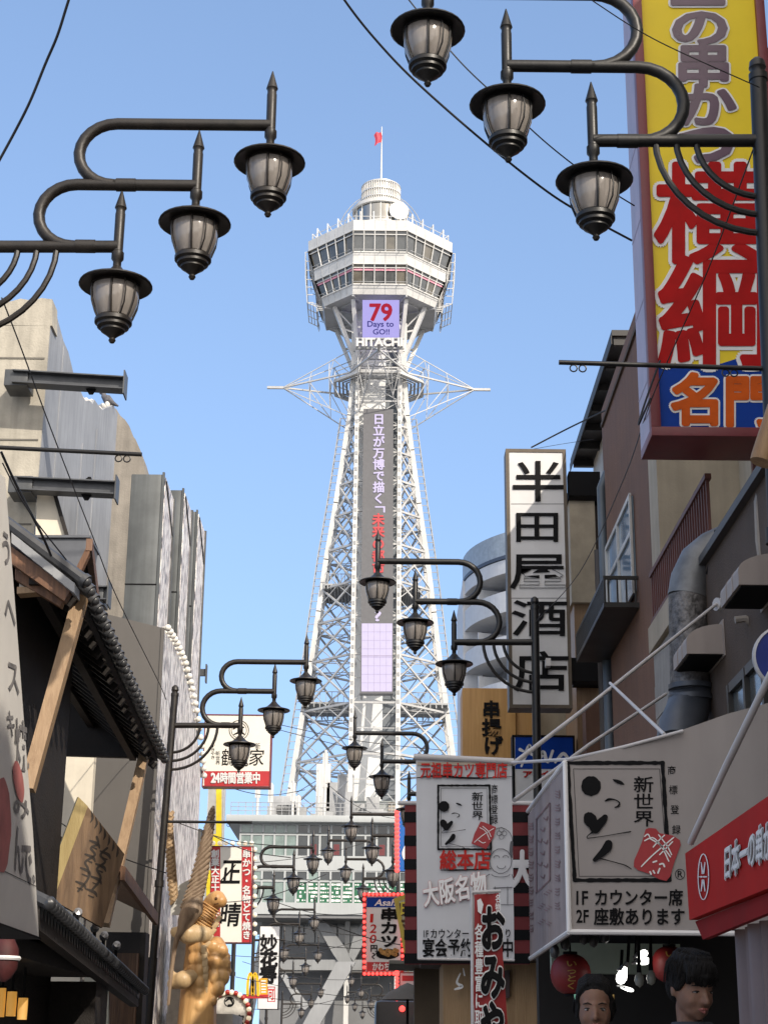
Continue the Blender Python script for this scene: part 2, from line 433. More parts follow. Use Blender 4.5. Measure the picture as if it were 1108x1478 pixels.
for i in range(8):
    for bi, (a, b) in enumerate(((1, 2), (3, 4))):
        (R0, z0), (R1, z1) = DP[a], DP[b]
        tl, tr, br, bl = dcorner(i, R0, z0), dcorner(i+1, R0, z0), dcorner(i+1, R1, z1), dcorner(i, R1, z1)
        cx = Vector((AX, TY, 0)); n = ((tl+tr)/2-cx); n.z = 0; n.normalize()
        ins = n*.12
        mb = MB()
        for q in range(5):
            mb.mi = 1 if (q*7+i*3+bi*5) % 4 == 1 else 0
            f0, f1 = q/5, (q+1)/5
            mb.face([bl.lerp(br, f0)-ins, bl.lerp(br, f1)-ins, tl.lerp(tr, f1)-ins, tl.lerp(tr, f0)-ins])
        win = mb.build('window', [GLASS, GLASS2], tower)
        mb = MB()
        for q in range(6):
            f = q/5; wd = .16 if q in (0, 5) else .11
            mb.beam(bl.lerp(br, f), tl.lerp(tr, f), wd)
        for f, wd in ((.01, .14), (.2, .09), (.99, .14)):
            mb.beam(tl.lerp(bl, f), tr.lerp(br, f), wd)
        if bi == 1:
            mb.mi = 1; mb.beam(tl.lerp(bl, .27)-n*.06, tr.lerp(br, .27)-n*.06, .02, .26); mb.mi = 0
        mb.build('window_frame', [TW, PINK], win)
        mb = MB()                                         # hand rail standing off below each band
        u = (tr-tl).normalized()
        for f in (.15, .5, .85): mb.beam(bl.lerp(br, f), bl.lerp(br, f)+n*.55+Vector((0, 0, .1)), .05)
        mb.beam(bl+n*.5+Vector((0, 0, .1)), br+n*.5+Vector((0, 0, .1)), .05)
        mb.build('cleaning_rail', TG, tower)
# framed cladding hung beside the left and right facets
for sd in (-1, 1):
    mb = MB(); st = [(8.35, DP[1][1]), (8.25, DP[2][1]-1.0), (8.0, DP[4][1]-.4), (7.0, DP[4][1]-.9), (6.85, DP[5][1]-.5)]
    for y in (-2.6, -.9, .9, 2.6):
        for (r0, z0), (r1, z1) in zip(st, st[1:]): mb.beam((AX+sd*r0, TY+y, z0), (AX+sd*r1, TY+y, z1), .07)
    for (r0, z0), (r1, z1) in zip(st, st[1:]):
        for q in range(3):
            f = q/3; r = r0+(r1-r0)*f; z = z0+(z1-z0)*f; mb.beam((AX+sd*r, TY-2.6, z), (AX+sd*r, TY+2.6, z), .08)
            mb.beam((AX+sd*r, TY-2.6, z), (AX+sd*(r-.7), TY-2.6, z), .07)
    for y0 in (-2.6, .9):
        for (r0, z0), (r1, z1) in ((st[1], st[2]), (st[3], st[4])):
            mb.mi = 1; mb.face([(AX+sd*(r0-.12), TY+y0, z0), (AX+sd*(r0-.12), TY+y0+1.7, z0), (AX+sd*(r1-.12), TY+y0+1.7, z1), (AX+sd*(r1-.12), TY+y0, z1)]); mb.mi = 0
    mb.build('side_frame', [TW, TG], tower)
# roof terrace
zr = DP[0][1]
for i in range(8):
    mb = MB(); p0, p1 = dcorner(i, 7.6, zr), dcorner(i+1, 7.6, zr); n = ((p0+p1)/2-Vector((AX, TY, zr))).normalized()
    for q in range(4):
        f = (q+.5)/4; p = p0.lerp(p1, f)
        mb.beam(p, p+Vector((0, 0, 1.3)), .13, .12); mb.beam(p+Vector((0, 0, 1.25)), p-n*1.4, .08); 
    mb.beam(p0+Vector((0, 0, .7)), p1+Vector((0, 0, .7)), .05)
    mb.build('terrace_fin', TW, tower)
zc1 = hz(286, TY-3.0); zd1 = hz(259, TY-2.3); zm = hz(183)
mb = MB(); mb.lathe([(2.95, zr-.2), (2.95, zc1-.4)], (AX, TY, 0), n=48)
mb.build('roof_cabin', mat('cabin_glass', (.40, .39, .36), .07, 1.0, var=.1, scale=.5), tower)
mb = MB(); mb.lathe([(3.0, zc1-.45), (3.25, zc1-.4), (3.25, zc1), (2.2, zc1+.1)], (AX, TY, 0), n=32)
for q in range(16):
    a = 2*pi*q/16; mb.beam((AX+2.98*cos(a), TY+2.98*sin(a), zr-.2), (AX+2.98*cos(a), TY+2.98*sin(a), zc1-.4), .12)
mb.lathe([(3.02, (zr+zc1)/2), (3.06, (zr+zc1)/2), (3.06, (zr+zc1)/2+.15), (3.02, (zr+zc1)/2+.15)], (AX, TY, 0), n=32)
mb.build('cabin_frame', TW, tower)
mb = MB(); mb.lathe([(2.05, zc1), (2.05, zd1), (1.6, zd1+.35), (.9, zd1+.55), (0, zd1+.6)], (AX, TY, 0), n=40)
for q in range(52):
    a = 2*pi*q/52; mb.beam((AX+2.2*cos(a), TY+2.2*sin(a), zc1), (AX+2.2*cos(a), TY+2.2*sin(a), zd1+.15), .09)
for f in (0.02, .33, .66, 1): 
    z = zc1+(zd1-zc1)*f; mb.lathe([(2.1, z), (2.28, z), (2.28, z+.12), (2.1, z+.12)], (AX, TY, 0), n=40)
mb.build('ribbed_drum', mat('drum_metal', (.66, .65, .62), .35, .35, var=.08, scale=.7), tower)
mb = MB(); mb.tube([(AX, TY, zd1), (AX, TY, zd1+2), (AX, TY, zm)], [.16, .11, .05], 8); mb.build('mast', TW, tower)
c = P(575.5, 304, TY-2.9); hv = ((CAM-c).normalized()+SDIR).normalized(); M = hv.to_track_quat('Z', 'Y').to_matrix()  # added disc, turned to mirror the sun towards the camera as a glint
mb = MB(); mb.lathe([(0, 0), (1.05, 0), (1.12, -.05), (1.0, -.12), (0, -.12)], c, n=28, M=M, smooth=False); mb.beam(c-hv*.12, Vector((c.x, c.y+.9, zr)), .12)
mb.build('glint_reflector', mat('polished_metal', (.9, .88, .82), .2, 1.0, var=.02), tower)
zf = hz(206); mb = MB(); rows = []
for i in range(7):
    rows.append([Vector((AX-.05-i*.13+.1*sin(j), TY-.15+.12*sin(i*1.3), zf+j*.36-i*.07+ .1*sin(i+j))) for j in range(5)])
mb.mesh([p for r in rows for p in r], [(i*5+j, i*5+j+1, i*5+j+6, i*5+j+5) for i in range(6) for j in range(4)], True)
f0 = mb.build('flag', mat('flag_red', (.62, .06, .09), .7), tower)
mb = MB()
for sd in (-1, 1):
    for rr in (4.6, 5.2):
        mb.tube([(AX+sd*(rr*cos(a)), TY-.5, zr+.3+ (zd1-zr-1)*sin(a)) for a in [k*pi/2/8*0.85 for k in range(9)]], .05, 6)
mb.build('lightning_wire', TG, tower)
# struts from the neck up to the deck
mb = MB(); z0 = hz(528); z1 = DP[5][1]
for k in range(8):
    a = legpt(k, z0); d = a-Vector((AX, TY, z0)); 
    sc = 5.0/max(abs(d.x), abs(d.y)); b = Vector((AX+d.x*(sc if abs(d.x) > abs(d.y) else 1.25), TY+d.y*(sc if abs(d.y) > abs(d.x) else 1.25), z1))
    mb.beam(a, b, .42)
    m = a.lerp(b, .55); c = Vector((AX+(2.3 if d.x > 0 else -2.3), TY+(2.3 if d.y > 0 else -2.3), m.z-.3)); mb.beam(m, c, .2)
    mb.beam(c, Vector((b.x*.6+AX*.4, b.y*.6+TY*.4, z1)), .18); mb.beam(c, a.lerp(b, .97), .14)
for sx in (-1, 1):
    for sy in (-1, 1):
        x, y = AX+sx*2.3, TY+sy*2.4
        for ox in (-.28, .28): mb.beam((x+ox, y, hz(600)), (x+ox, y, z1), .14)
        z = hz(600); s = 1
        while z < z1-.6: mb.beam((x-.28*s, y, z), (x+.28*s, y, z+.6), .09); z += .6; s = -s
mb.build('neck_strut', TW, tower)
for i in range(5):
    pass
mb = MB()
for py in (505, 522, 545):
    z = hz(py)
    for k in range(8): mb.beam(legpt(k, z), legpt((k+1) % 8, z), .16); mb.beam(legpt(k, z), legpt((k+1) % 8, hz(py-14)), .1)
mb.build('neck_ring', TW, tower)
# four pointed arms of the ring above the board
zt = hz(561)
for d in range(4):
    dr = [Vector((0, -1, 0)), Vector((1, 0, 0)), Vector((0, 1, 0)), Vector((-1, 0, 0))][d]; pr = Vector((-dr.y, dr.x, 0)); o = Vector((AX, TY, zt))
    tip = o+dr*12.3
    mb = MB(); mb.beam(o+dr*10.5, tip, .26)
    up = [o+dr*2.6+pr*s*1.6+Vector((0, 0, 4.2)) for s in (-1, 1)]; md = [o+dr*3.2+pr*s*3.2+Vector((0, 0, .5)) for s in (-1, 1)]; lo = [o+dr*3.0+pr*s*2.2-Vector((0, 0, 4.3)) for s in (-1, 1)]
    e = o+dr*10.6
    for s in (0, 1):
        mb.beam(up[s], e, .08); mb.beam(md[s], e, .16); mb.beam(lo[s], e, .09)
        for f in (.3, .6):
            mb.beam(up[s].lerp(e, f), md[s].lerp(e, f), .06); mb.beam(md[s].lerp(e, f), lo[s].lerp(e, f), .06); mb.beam(md[0].lerp(e, f), md[1].lerp(e, f), .06)
        mb.beam(md[s].lerp(e, .3), lo[s].lerp(e, .0), .08); mb.beam(md[s].lerp(e, .6), lo[s].lerp(e, .3), .08); mb.beam(md[s], up[s].lerp(e, .3), .08)
        mb.beam(md[s].lerp(e, .3)-Vector((0, 0, .2)), md[s].lerp(e, .3)+Vector((0, 0, 1.6)), .10)
    mb.build('pointed_arm', TB, tower)
mb = MB()
for i in range(8):
    a = o0 = Vector((AX+5.2*cos(pi/8+i*pi/4), TY+5.2*sin(pi/8+i*pi/4), zt)); b = Vector((AX+5.2*cos(pi/8+(i+1)*pi/4), TY+5.2*sin(pi/8+(i+1)*pi/4), zt))
    mb.beam(a, b, .3); c = Vector((AX+2.6*cos(pi/8+i*pi/4), TY+2.6*sin(pi/8+i*pi/4), zt)); c2 = Vector((AX+2.6*cos(pi/8+(i+1)*pi/4), TY+2.6*sin(pi/8+(i+1)*pi/4), zt))
    mb.mi = 1
    for q in range(6):
        f = (q+.2)/6; mb.beam(a.lerp(c, f), b.lerp(c2, f), .22, .06)
    mb.mi = 0
    mb.beam(a, a+Vector((0, 0, 1.1)), .08); mb.beam(a+Vector((0, 0, 1.1)), b+Vector((0, 0, 1.1)), .08)
mb.build('ring_walk', [TW, TG], tower)
# ---- lit screens and lettering
LAV = mat('screen_lavender', (.03, .03, .04), .5, spec=.1, emit=(.40, .36, .80), estr=.52)
LAV2 = mat('screen_pale_lavender', (.05, .05, .06), .4, emit=(.58, .50, .72), estr=.62)
LRED = mat('screen_red', (.02, .004, .006), .5, spec=.05, emit=(.42, .008, .03), estr=.5)
LRED2 = mat('screen_bright_red', (.05, .02, .02), .4, emit=(.70, .03, .04), estr=.55)
LBLU = mat('screen_blue', (.01, .01, .02), .5, spec=.05, emit=(.03, .03, .22), estr=.5)
LGREY = mat('led_board_grey', (.075, .075, .08), .45, var=.08, emit=(.03, .03, .034), estr=.6)
pl = front(TY-6.0)
mb = MB(); mb.rpx((523, 433, 576, 486), pl, 0, .5); scr = mb.build('countdown_screen', LAV, tower)
mb = MB(); put(mb, '79', (534, 439, 565, 463), pl, .03, .035, fit='bb'); mb.build('numerals', LRED, scr)
mb = MB(); put(mb, 'Days to', (530, 463.5, 568, 474.5), pl, .03, .02, fit='bb'); put(mb, 'GO!!', (538, 475, 562, 483), pl, .03, .02, fit='bb'); mb.build('wording', LBLU, scr)
pl = front(TY-6.3)
mb = MB(); put(mb, 'HITACHI', (514, 488.5, 581, 501), pl, .0, .045, fit='bb', ext=.5); mb.build('company_letters', TW, tower)
mb = MB(); mb.rpx((513, 500.5, 583, 502.5), pl, -.1, .3); mb.rpx((513, 486.8, 583, 488), pl, -.1, .3); mb.build('letter_rail', TG, tower)
B0 = P(545, 590, TY-3.9); B1 = P(543, 1000, TY-8.0)
pb = Plane(B1, (0, -(B0.z-B1.z), (B1.y-B0.y)*-1)); 
mb = MB(); mb.ppx([(519.5, 1000), (567, 1000), (567.5, 590), (524.5, 590)], pb, 0, .6)
mb.ppx([(519.0, 1001.2), (567.6, 1001.2), (567.6, 999.8), (519.0, 999.8)], pb, .05, .7)
brd = mb.build('led_board', LGREY, tower)
mb = MB(); column(mb, '日立が万博で描く', (538, 597, 555, 728), pb, off=.05, bold=.035); 
put(mb, '?', (540.5, 882, 550, 897), pb, .05, .02, fit='bb')
mb.ppx([(541, 733), (553, 733), (553, 740), (555.5, 740), (555.5, 731), (541, 731)], pb, .05)
column(mb, '」とは', (537, 829, 554, 877), pb, off=.05, bold=.03)
mb.build('board_wording', LAV2, brd)
mb = MB(); column(mb, '未来の都市', (537, 741, 555, 829), pb, off=.05, bold=.045); mb.build('red_wording', LRED2, brd)
mb = MB(); mb.ppx([(521.5, 998), (565.5, 998), (566, 900), (522, 900)], pb, .03, .02); mb.build('pale_panel', LAV2, brd)
mb = MB(); mb.ppx([(521.5, 947.6), (566, 947.6), (566, 946.4), (521.5, 946.4)], pb, .07); 
for k in range(1, 8): y = 900+98*k/8; mb.ppx([(521.6, y+.22), (565.8, y+.22), (565.8, y-.22), (521.6, y-.22)], pb, .06)
for k in range(1, 5): x = 522+44*k/5; mb.ppx([(x-.2, 998), (x+.2, 998), (x+.25, 900), (x-.15, 900)], pb, .065)
mb.build('module_seam', mat('seam_lilac', (.25, .22, .30), .6), brd)
mb = MB()
for sx in (-1, 1):
    for f in (0, .2, .4, .6, .8, 1):
        p = B1.lerp(B0, f)+Vector((sx*1.5, .7, 0)); mb.beam(p, Vector((p.x, legpt(0, p.z).y+2.5, p.z)), .14)
mb.build('board_bracket', TG, tower)
# ---------------------------------------------------------------- base building
BY = 156.0
FAC = mat('base_cladding', (.31, .335, .33), .45, var=.06, scale=.2, streak=.08)
FACL = mat('base_white_fascia', (.43, .455, .46), .5, var=.05, scale=.2, streak=.1)
PGR = glassy('green_pane', (.20, .27, .25), .12)
PDK = glassy('dark_pane', (.035, .042, .045), .07)
PGN = mat('green_board', (.02, .13, .065), .4, var=.1)
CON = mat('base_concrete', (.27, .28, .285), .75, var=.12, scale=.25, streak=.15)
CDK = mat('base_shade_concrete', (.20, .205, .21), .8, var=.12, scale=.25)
xl = P(346, 1200, BY).x; xr = 2*AX-xl
base = thing('tower_base_building', 'grey glass fronted building carrying the white lattice tower, with a green window row', 'building', (AX, BY+13, 0))
pl = front(BY)
zR = P(500, 1180, BY).z; z1 = P(500, 1321, BY).z; zlow = P(500, 1333, BY).z
mb = MB(); mb.box((xl, BY, z1), (xr, BY+26, zR-.6)); mb.build('wall', FAC, base)
mb = MB(); mb.box((xl-1.2, BY-1.4, zR-.62), (xr+1.2, BY+27, zR), bev=.08); mb.build('roof', FACL, base)
mb = MB()
zf0, zf1 = P(500, 1321, BY).z, P(500, 1304, BY).z
mb.box((xl-.3, BY-.5, zf0), (xr+.3, BY-.003, zf1)); mb.box((xl-.3, BY-.2, P(500, 1257, BY).z), (xr+.3, BY-.003, P(500, 1236, BY).z)); mb.build('fascia', FACL, base)
step = (P(362, 1220, BY).x-P(345.6, 1220, BY).x); n = int((xr-xl)/step)
rows_ = [(1190, 1203), (1205, 1236), (1257, 1270), (1272, 1304)]
for ri, (ya, yb) in enumerate(rows_):
    za, zb = P(500, yb, BY).z, P(500, ya, BY).z
    for i in range(n):
        x0 = xl+.1+i*step; x1 = x0+step
        if ri < 2: m = PGR if i < 5 else PDK
        elif ri == 2: m = PGR if i in (0, 1, 6, 9) else PDK
        else: m = PGN if i > 4 else PGR
        mb = MB(); mb.box((x0, BY-.05, za), (x1-.004, BY+.02, zb)); 
        w_ = mb.build('window', m, base)
        mb = MB(); mb.box((x0-.09, BY-.16, za), (x0+.09, BY-.052, zb)); mb.box((x0+.09, BY-.14, zb-.12), (x1-.09, BY-.052, zb)); 
        if ri == 3 and i > 4:
            mb.mi = 1; rg = random.Random(i)
            for q in range(4):
                for t in range(5):
                    if rg.random() < .75:
                        cx_ = x0+step*(.2+.2*q); cz = za+(zb-za)*(.12+.18*t); s_ = .05+.07*rg.random(); mb.box((cx_-s_, BY-.075, cz-s_), (cx_+s_, BY-.051, cz+s_))
            mb.mi = 0
        if ri == 1 and i in (6, 8, 11, 12):
            mb.mi = 2; mb.box((x0+step*.22, BY-.07, za+.1), (x0+step*.72, BY-.052, za+(zb-za)*.55)); mb.mi = 0
        mb.build('frame', [FACL, WHITE, mat('dull_red_banner', (.14, .03, .035), .6)], w_)
# arch level: recessed glazing, V struts and the leaning leg
yb2 = BY+5; p2 = front(yb2)
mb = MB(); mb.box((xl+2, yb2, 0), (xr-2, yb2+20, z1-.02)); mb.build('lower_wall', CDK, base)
mb = MB()
for i in range(14):
    x0 = P(392+i*16, 1340, yb2).x; x1 = P(392+i*16+14, 1340, yb2).x
    mb.box((x0, yb2-.08, P(500, 1361, yb2).z), (x1, yb2-.01, P(500, 1334, yb2).z))
mb.build('lower_glazing', glassy('lower_pane', (.11, .125, .13), .12), base)
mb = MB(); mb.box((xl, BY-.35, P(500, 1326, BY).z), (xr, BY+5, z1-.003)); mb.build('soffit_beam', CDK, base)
p3 = front(BY+1.5)
for poly, nm in (([(455, 1332), (472, 1332), (500, 1370), (508, 1388), (488, 1388), (480, 1376)], 'strut'), ([(537, 1332), (522, 1332), (510, 1352), (503, 1378), (510, 1388), (520, 1370)], 'strut')):
    mb = MB(); mb.ppx(poly[::-1], p3, 0, 1.6); mb.build(nm, CON, base)
mb = MB(); mb.rpx((380, 1385, 640, 1400), p3, -.2, 2.0); mb.build('cross_beam', CON, base)
p4 = front(BY-1.0)
LEGC = mat('arch_leg_concrete', (.33, .34, .35), .7, var=.1, scale=.25, streak=.12)
for poly in ([(486, 1388), (513, 1388), (462, 1478), (430, 1540), (395, 1540), (437, 1478)], [(405, 1408), (412, 1405), (446, 1452), (436, 1462)]):
    mb = MB(); mb.ppx(poly[::-1], p4, 0, 1.4); mb.build('leaning_leg', LEGC, base)
for sx in (1,):
    x0 = AX+2.2; mb = MB()
    mb.ppx([(600, 1388), (625, 1388), (690, 1540), (655, 1540)][::-1], p4, 0, 1.4); mb.build('leaning_leg', LEGC, base)
# things on its roof
rg = random.Random(4)
for i in range(26):
    x = xl+1+ rg.random()*(xr-xl-2); h = .6+rg.random()*2.2; wd = .4+rg.random()*1.2; y = BY+2+rg.random()*9
    mb = MB(); mb.box((x, y, zR), (x+wd, y+1, zR+h), bev=.03); mb.build('roof_plant', TG, base)
mb = MB(); a, b = P(470, 1178, BY+11), P(640, 1178, BY+11); mb.box((a.x, BY+11, zR), (b.x, BY+16, zR+3.2)); mb.build('roof_house', FAC, base)
mb = MB()
for k in range(9): mb.box((P(560, 1178, BY+10).x, BY+10.8, zR+.3+.32*k), (b.x, BY+10.98, zR+.5+.32*k))
mb.build('louvre_wall', mat('louvre_tan', (.38, .34, .29), .6), base)
for px, w_, h in ((392, 2.2, 3.0), (455, 1.4, 6.2), (470, 1.2, 4.4), (486, 1.6, 5.2), (528, 1.3, 3.0)):
    p = P(px, 1178, BY+7); mb = MB(); mb.box((p.x, BY+7, zR), (p.x+w_, BY+8.4, zR+h), bev=.05); mb.box((p.x+.1, BY+6.94, zR+h*.3), (p.x+w_-.1, BY+6.99, zR+h*.32)); mb.build('roof_plant', TW if px % 2 else TG, base)
mb = MB()
for i in range(40):
    x = xl-.8+i*(xr-xl+1.6)/39; mb.box((x-.03, BY-1.0, zR), (x+.03, BY-.94, zR+1.2))
for h in (.45, .8, 1.2): mb.box((xl-.8, BY-1.02, zR+h-.05), (xr+.8, BY-.92, zR+h))
mb.build('roof_railing', TG, base)
mb = MB()
for px, h in ((371, 4.2), (390, 3.3), (422, 3.5), (430, 2.2), (459, 4.6), (468, 6.5)):
    p = P(px, 1178, BY+1); mb.tube([(p.x, p.y, zR), (p.x, p.y, zR+h)], .14, 8); mb.box((p.x-.25, p.y-.1, zR+h*.45), (p.x+.25, p.y+.1, zR+h*.95))
mb.build('antenna', TW, base)
mb = MB()
for i in range(14):
    p = P(403+(i % 7)*3.6, 1172-(i//7)*5, BY+1.5); mb.lathe([(0, -.1), (.28, -.1), (.34, .12), (0, .05)], p, n=10, M=Matrix.Rotation(radians(70), 3, 'X'))
    mb.tube([(p.x, p.y, zR), p], .04, 6)
mb.build('floodlight_rack', STEEL, base)
# ================================================================ street lamps: a pole, three stepped arms, three lanterns
LGLASS = mat('lantern_glass', (.40, .365, .335), .14, var=.18, scale=2.2, spec=.7, coat=.6, stretch=(9, 9, .5))
n_ = LGLASS.node_tree.nodes; b_ = n_['Principled BSDF']; b_.inputs['Transmission Weight'].default_value = 0
tr_ = n_.new('ShaderNodeBsdfTranslucent'); tr_.inputs[0].default_value = (.55, .50, .45, 1); ms_ = n_.new('ShaderNodeMixShader'); ms_.inputs[0].default_value = .38
LGLASS.node_tree.links.new(b_.outputs[0], ms_.inputs[1]); LGLASS.node_tree.links.new(tr_.outputs[0], ms_.inputs[2])
LGLASS.node_tree.links.new(ms_.outputs[0], n_['Material Output'].inputs[0])
_LM = {}
def lantern(parent, loc, iron, stem_up, drop, lod):
    """stem with finial, brimmed hat, caged glass; loc is where the arm meets the stem (world)"""
    key = (iron.name, round(stem_up, 2), round(drop, 2), lod); sub = _LM.get(key)
    if sub is None:
        n = 28 if lod == 0 else 16 if lod == 1 else 10
        mb = MB()
        mb.lathe([(0, stem_up), (.004, stem_up), (.040, stem_up-.135), (.044, stem_up-.15), (.034, stem_up-.165), (.034, stem_up-.19), (.037, stem_up-.2), (.036, -.04), (.045, -.05), (.045, -.10), (.03, -.12), (.03, -drop+.12)], n=max(8, n//2))
        mb.lathe([(.03, -drop+.14), (.06, -drop+.10), (.12, -drop+.045), (.19, -drop+.018), (.258, -drop), (.262, -drop-.012), (.25, -drop-.02), (.19, -drop-.005), (.0, -drop+.0)], n=n)
        g0 = -drop-.02; g1 = g0-.255
        mb.lathe([(.17, g0+.02), (.176, g0-.01), (.168, g0-.012)], n=n)
        mb.lathe([(.118, g1+.012), (.132, g1-.004), (.132, g1-.03), (.112, g1-.042), (.112, g1-.062), (.085, g1-.074), (.085, g1-.09), (.055, g1-.112), (.028, g1-.135), (.02, g1-.145), (.026, g1-.16), (.016, g1-.178), (0, g1-.182)], n=n)
        mb.lathe([(0, g1+.01), (.118, g1+.012)], n=n)
        m1 = mb; ribs = MB()
        for k in range(6):
            a = pi/6+k*pi/3
            ribs.tube([(.170*cos(a), .170*sin(a), g0), (.178*cos(a), .178*sin(a), g0-.06), (.168*cos(a), .168*sin(a), g0-.14), (.14*cos(a), .14*sin(a), g0-.22), (.122*cos(a), .122*sin(a), g1)], .0085, 6)
            if k % 3 == 0:
                b2 = a+pi/3*0+pi/2
                ribs.tube([(.182*cos(b2), .182*sin(b2), g0), (.205*cos(b2), .205*sin(b2), g0-.10), (.19*cos(b2), .19*sin(b2), g0-.19), (.13*cos(b2), .13*sin(b2), g1+.0)], .006, 6)
        gl = MB(); gl.lathe([(.160, g0+.01), (.171, g0-.05), (.163, g0-.13), (.137, g0-.2), (.115, g1+.01)], n=n)
        sub = []
        for mbx, nm, m in ((m1, 'lantern', iron), (ribs, 'cage', iron), (gl, 'glass', LGLASS)):
            bmesh.ops.recalc_face_normals(mbx.bm, faces=mbx.bm.faces)
            me = bpy.data.meshes.new(nm); mbx.bm.to_mesh(me); mbx.bm.free(); me.materials.append(m); me.set_sharp_from_angle(angle=radians(38)); sub.append((nm, me))
        _LM[key] = sub
    root = bpy.data.objects.new('lantern', sub[0][1]); COL.objects.link(root); root.parent = parent; root.location = Vector(loc)-ORG[parent.name]
    for nm, me in sub[1:]:
        o = bpy.data.objects.new(nm, me); COL.objects.link(o); o.parent = root
    return root
def street_lamp(label, Y, pole, stems, bars, base, lod=1, top=None, iron=BRONZE, arcs=True, hidden_pole=False):
    """pole: x where the lowest arm meets the pole; stems: three x, low to high; bars: three y, low to high; base: (x, y) lower on the pole"""
    pl = front(Y); H = pl.hit; sp = abs(stems[2]-stems[0])/2; m = mpp(Y, bars[1]); u = .525
    side_ = 1 if pole > stems[0] else -1
    b1 = [H(s, y) for s, y in zip(stems, bars)]
    pj = H(pole, bars[0]); lo = H(*base); dirv = (lo-pj); ft = pj + dirv*(pj.z/(-dirv.z))
    ft = Vector((ft.x, Y, 0))
    root = thing('street_lamp', label, 'street lamp', ft, 'three armed lantern posts along both sides of the street')
    tp = pj + (pj-ft).normalized()*.5
    mb = MB(); r = .058
    mb.tube([ft, tp], r, 14); mb.lathe([(r*1.12, 0), (r*1.12, .05), (r*.8, .06), (r*.8, .08), (r*1.05, .1), (r*.9, .15), (r*.4, .18), (0, .185)], tp-Vector((0, 0, .03)), n=14)
    for f in (.30, .62): 
        c = ft.lerp(pj, f); mb.tube([c-Vector((0, 0, .05)), c+Vector((0, 0, .05))], r*1.25, 14)
    c0 = ft.lerp(pj, .0); mb.tube([c0, ft.lerp(pj, .45)], r*1.22, 14); mb.tube([ft, ft+Vector((0, 0, .5))], [r*2.1, r*1.3], 14)
    mb.build('pole', iron, root)
    n = 10 if lod < 2 else 6; ar = .045
    # lowest arm
    mb = MB(); mb.tube([pj, b1[0]], ar, n); mb.build('arm', iron, root)
    for i, cc in ((1, .62), (2, 1.15)):
        z1, z0 = b1[i].z, b1[i-1].z; rr = (z1-z0)/2; ref = b1[0].x if i == 1 else b1[1].x
        cx = ref + side_*cc*u; zc = (z1+z0)/2; k = 12 if lod < 2 else 7
        pts = [b1[i], Vector((cx, Y, z1))]
        for q in range(1, k): a = pi/2-pi*q/k; pts.append(Vector((cx+side_*rr*1.05*cos(a), Y, zc+rr*sin(a))))
        pts += [Vector((cx, Y, z0)), Vector((cx-side_*.15, Y, z0-.0))]
        mb = MB(); mb.tube(pts, ar*.97, n)
        if lod < 2: mb.tube([Vector((cx-side_*.16, Y, z0)), Vector((cx-side_*.02, Y, z0))], ar*1.1, n)
        mb.build('arm', iron, root)
    if arcs:
        for q in (1.37, 1.1, .84):
            rx = q*u; rz = q*u*.98; pts = [Vector((pj.x-side_*rx*cos(a), Y, pj.z-rz*sin(a))) for a in [k*pi/2/10 for k in range(11)]]
            mb = MB(); mb.tube(pts, .023, 8 if lod < 2 else 5); mb.build('brace', iron, root)
    for p in b1: lantern(root, p, iron, .46, .30, lod)
    return root
street_lamp('near three lantern street lamp at the upper left whose post stands outside the photo', 10.75, -62, (171, 284, 391), (356, 268, 181), (-80, 800), 0)
street_lamp('nearest right street lamp with three black lanterns in front of the big yellow sign', 9.95, 1097, (855, 731, 617), (203, 95, -10), (1106, 420), 0, iron=IRON)
street_lamp('street lamp on the right standing before the white vertical liquor shop sign', 22.4, 772, (655, 599, 545), (927, 868, 810), (776, 1200), 0, iron=IRON)
street_lamp('tall street lamp with a leaning brown post beside the crane and turtle carvings', 26.2, 249, (347, 396, 442), (1047, 998, 956), (215, 1460), 0)
street_lamp('street lamp whose lanterns hang just left of the white hanging banner', 33.0, 670, (590, 551, 512), (1146, 1099, 1058), (672, 1400), 1, iron=IRON)
street_lamp('street lamp in front of the tall white and red shop sign on the left', 44.5, 341, (395, 424, 452), (1281, 1251, 1223), (335, 1430), 1)
street_lamp('street lamp with pale lanterns before the upper glass row, right side', 42.0, 628, (567, 537, 507), (1239, 1206, 1175), (630, 1420), 1)
street_lamp('street lamp with small lanterns before the green window row, right side', 51.5, 574, (524, 499, 474), (1268, 1240, 1213), (576, 1420), 2)
street_lamp('street lamp reaching over the narrow white vertical sign on the left', 57.0, 366, (410, 432, 454), (1357, 1334, 1313), (362, 1470), 2)
street_lamp('small distant street lamp on the left below the white fascia of the glass building', 71.5, 386, (423, 441, 459), (1401, 1383, 1364), (384, 1478), 2)
street_lamp('smallest distant street lamp on the left in front of the leaning concrete leg', 90.0, 407, (435, 449, 463), (1449, 1435, 1420), (406, 1478), 2)
street_lamp('distant right street lamp with the higher lanterns below the red bulb sign', 90.0, 563, (535, 521, 507), (1437, 1421, 1404), (564, 1478), 2)
street_lamp('farthest street lamp on the right, lanterns lowest of all', 112.0, 546, (523, 512, 501), (1454, 1443, 1432), (547, 1478), 2)
# ================================================================ left side of the street
CONC = mat('old_concrete', (.43, .40, .335), .85, var=.16, scale=1.6, bump=.35, bscale=26, streak=.35)
CONG = mat('grey_wall', (.30, .315, .34), .7, var=.12, scale=.9, bump=.15, streak=.3)  # a darker, cooler grey than the front concrete
PLAS = mat('bare_plaster', (.60, .58, .54), .8, var=.05)
PANEL = mat('dark_cladding', (.105, .115, .12), .42, .25, var=.18, scale=1.2, streak=.45)
ANNEX = mat('taupe_cladding', (.105, .098, .092), .6, var=.06, scale=.8, streak=.08)
CREAM = mat('cream_wall', (.72, .66, .54), .75, var=.05, streak=.1)
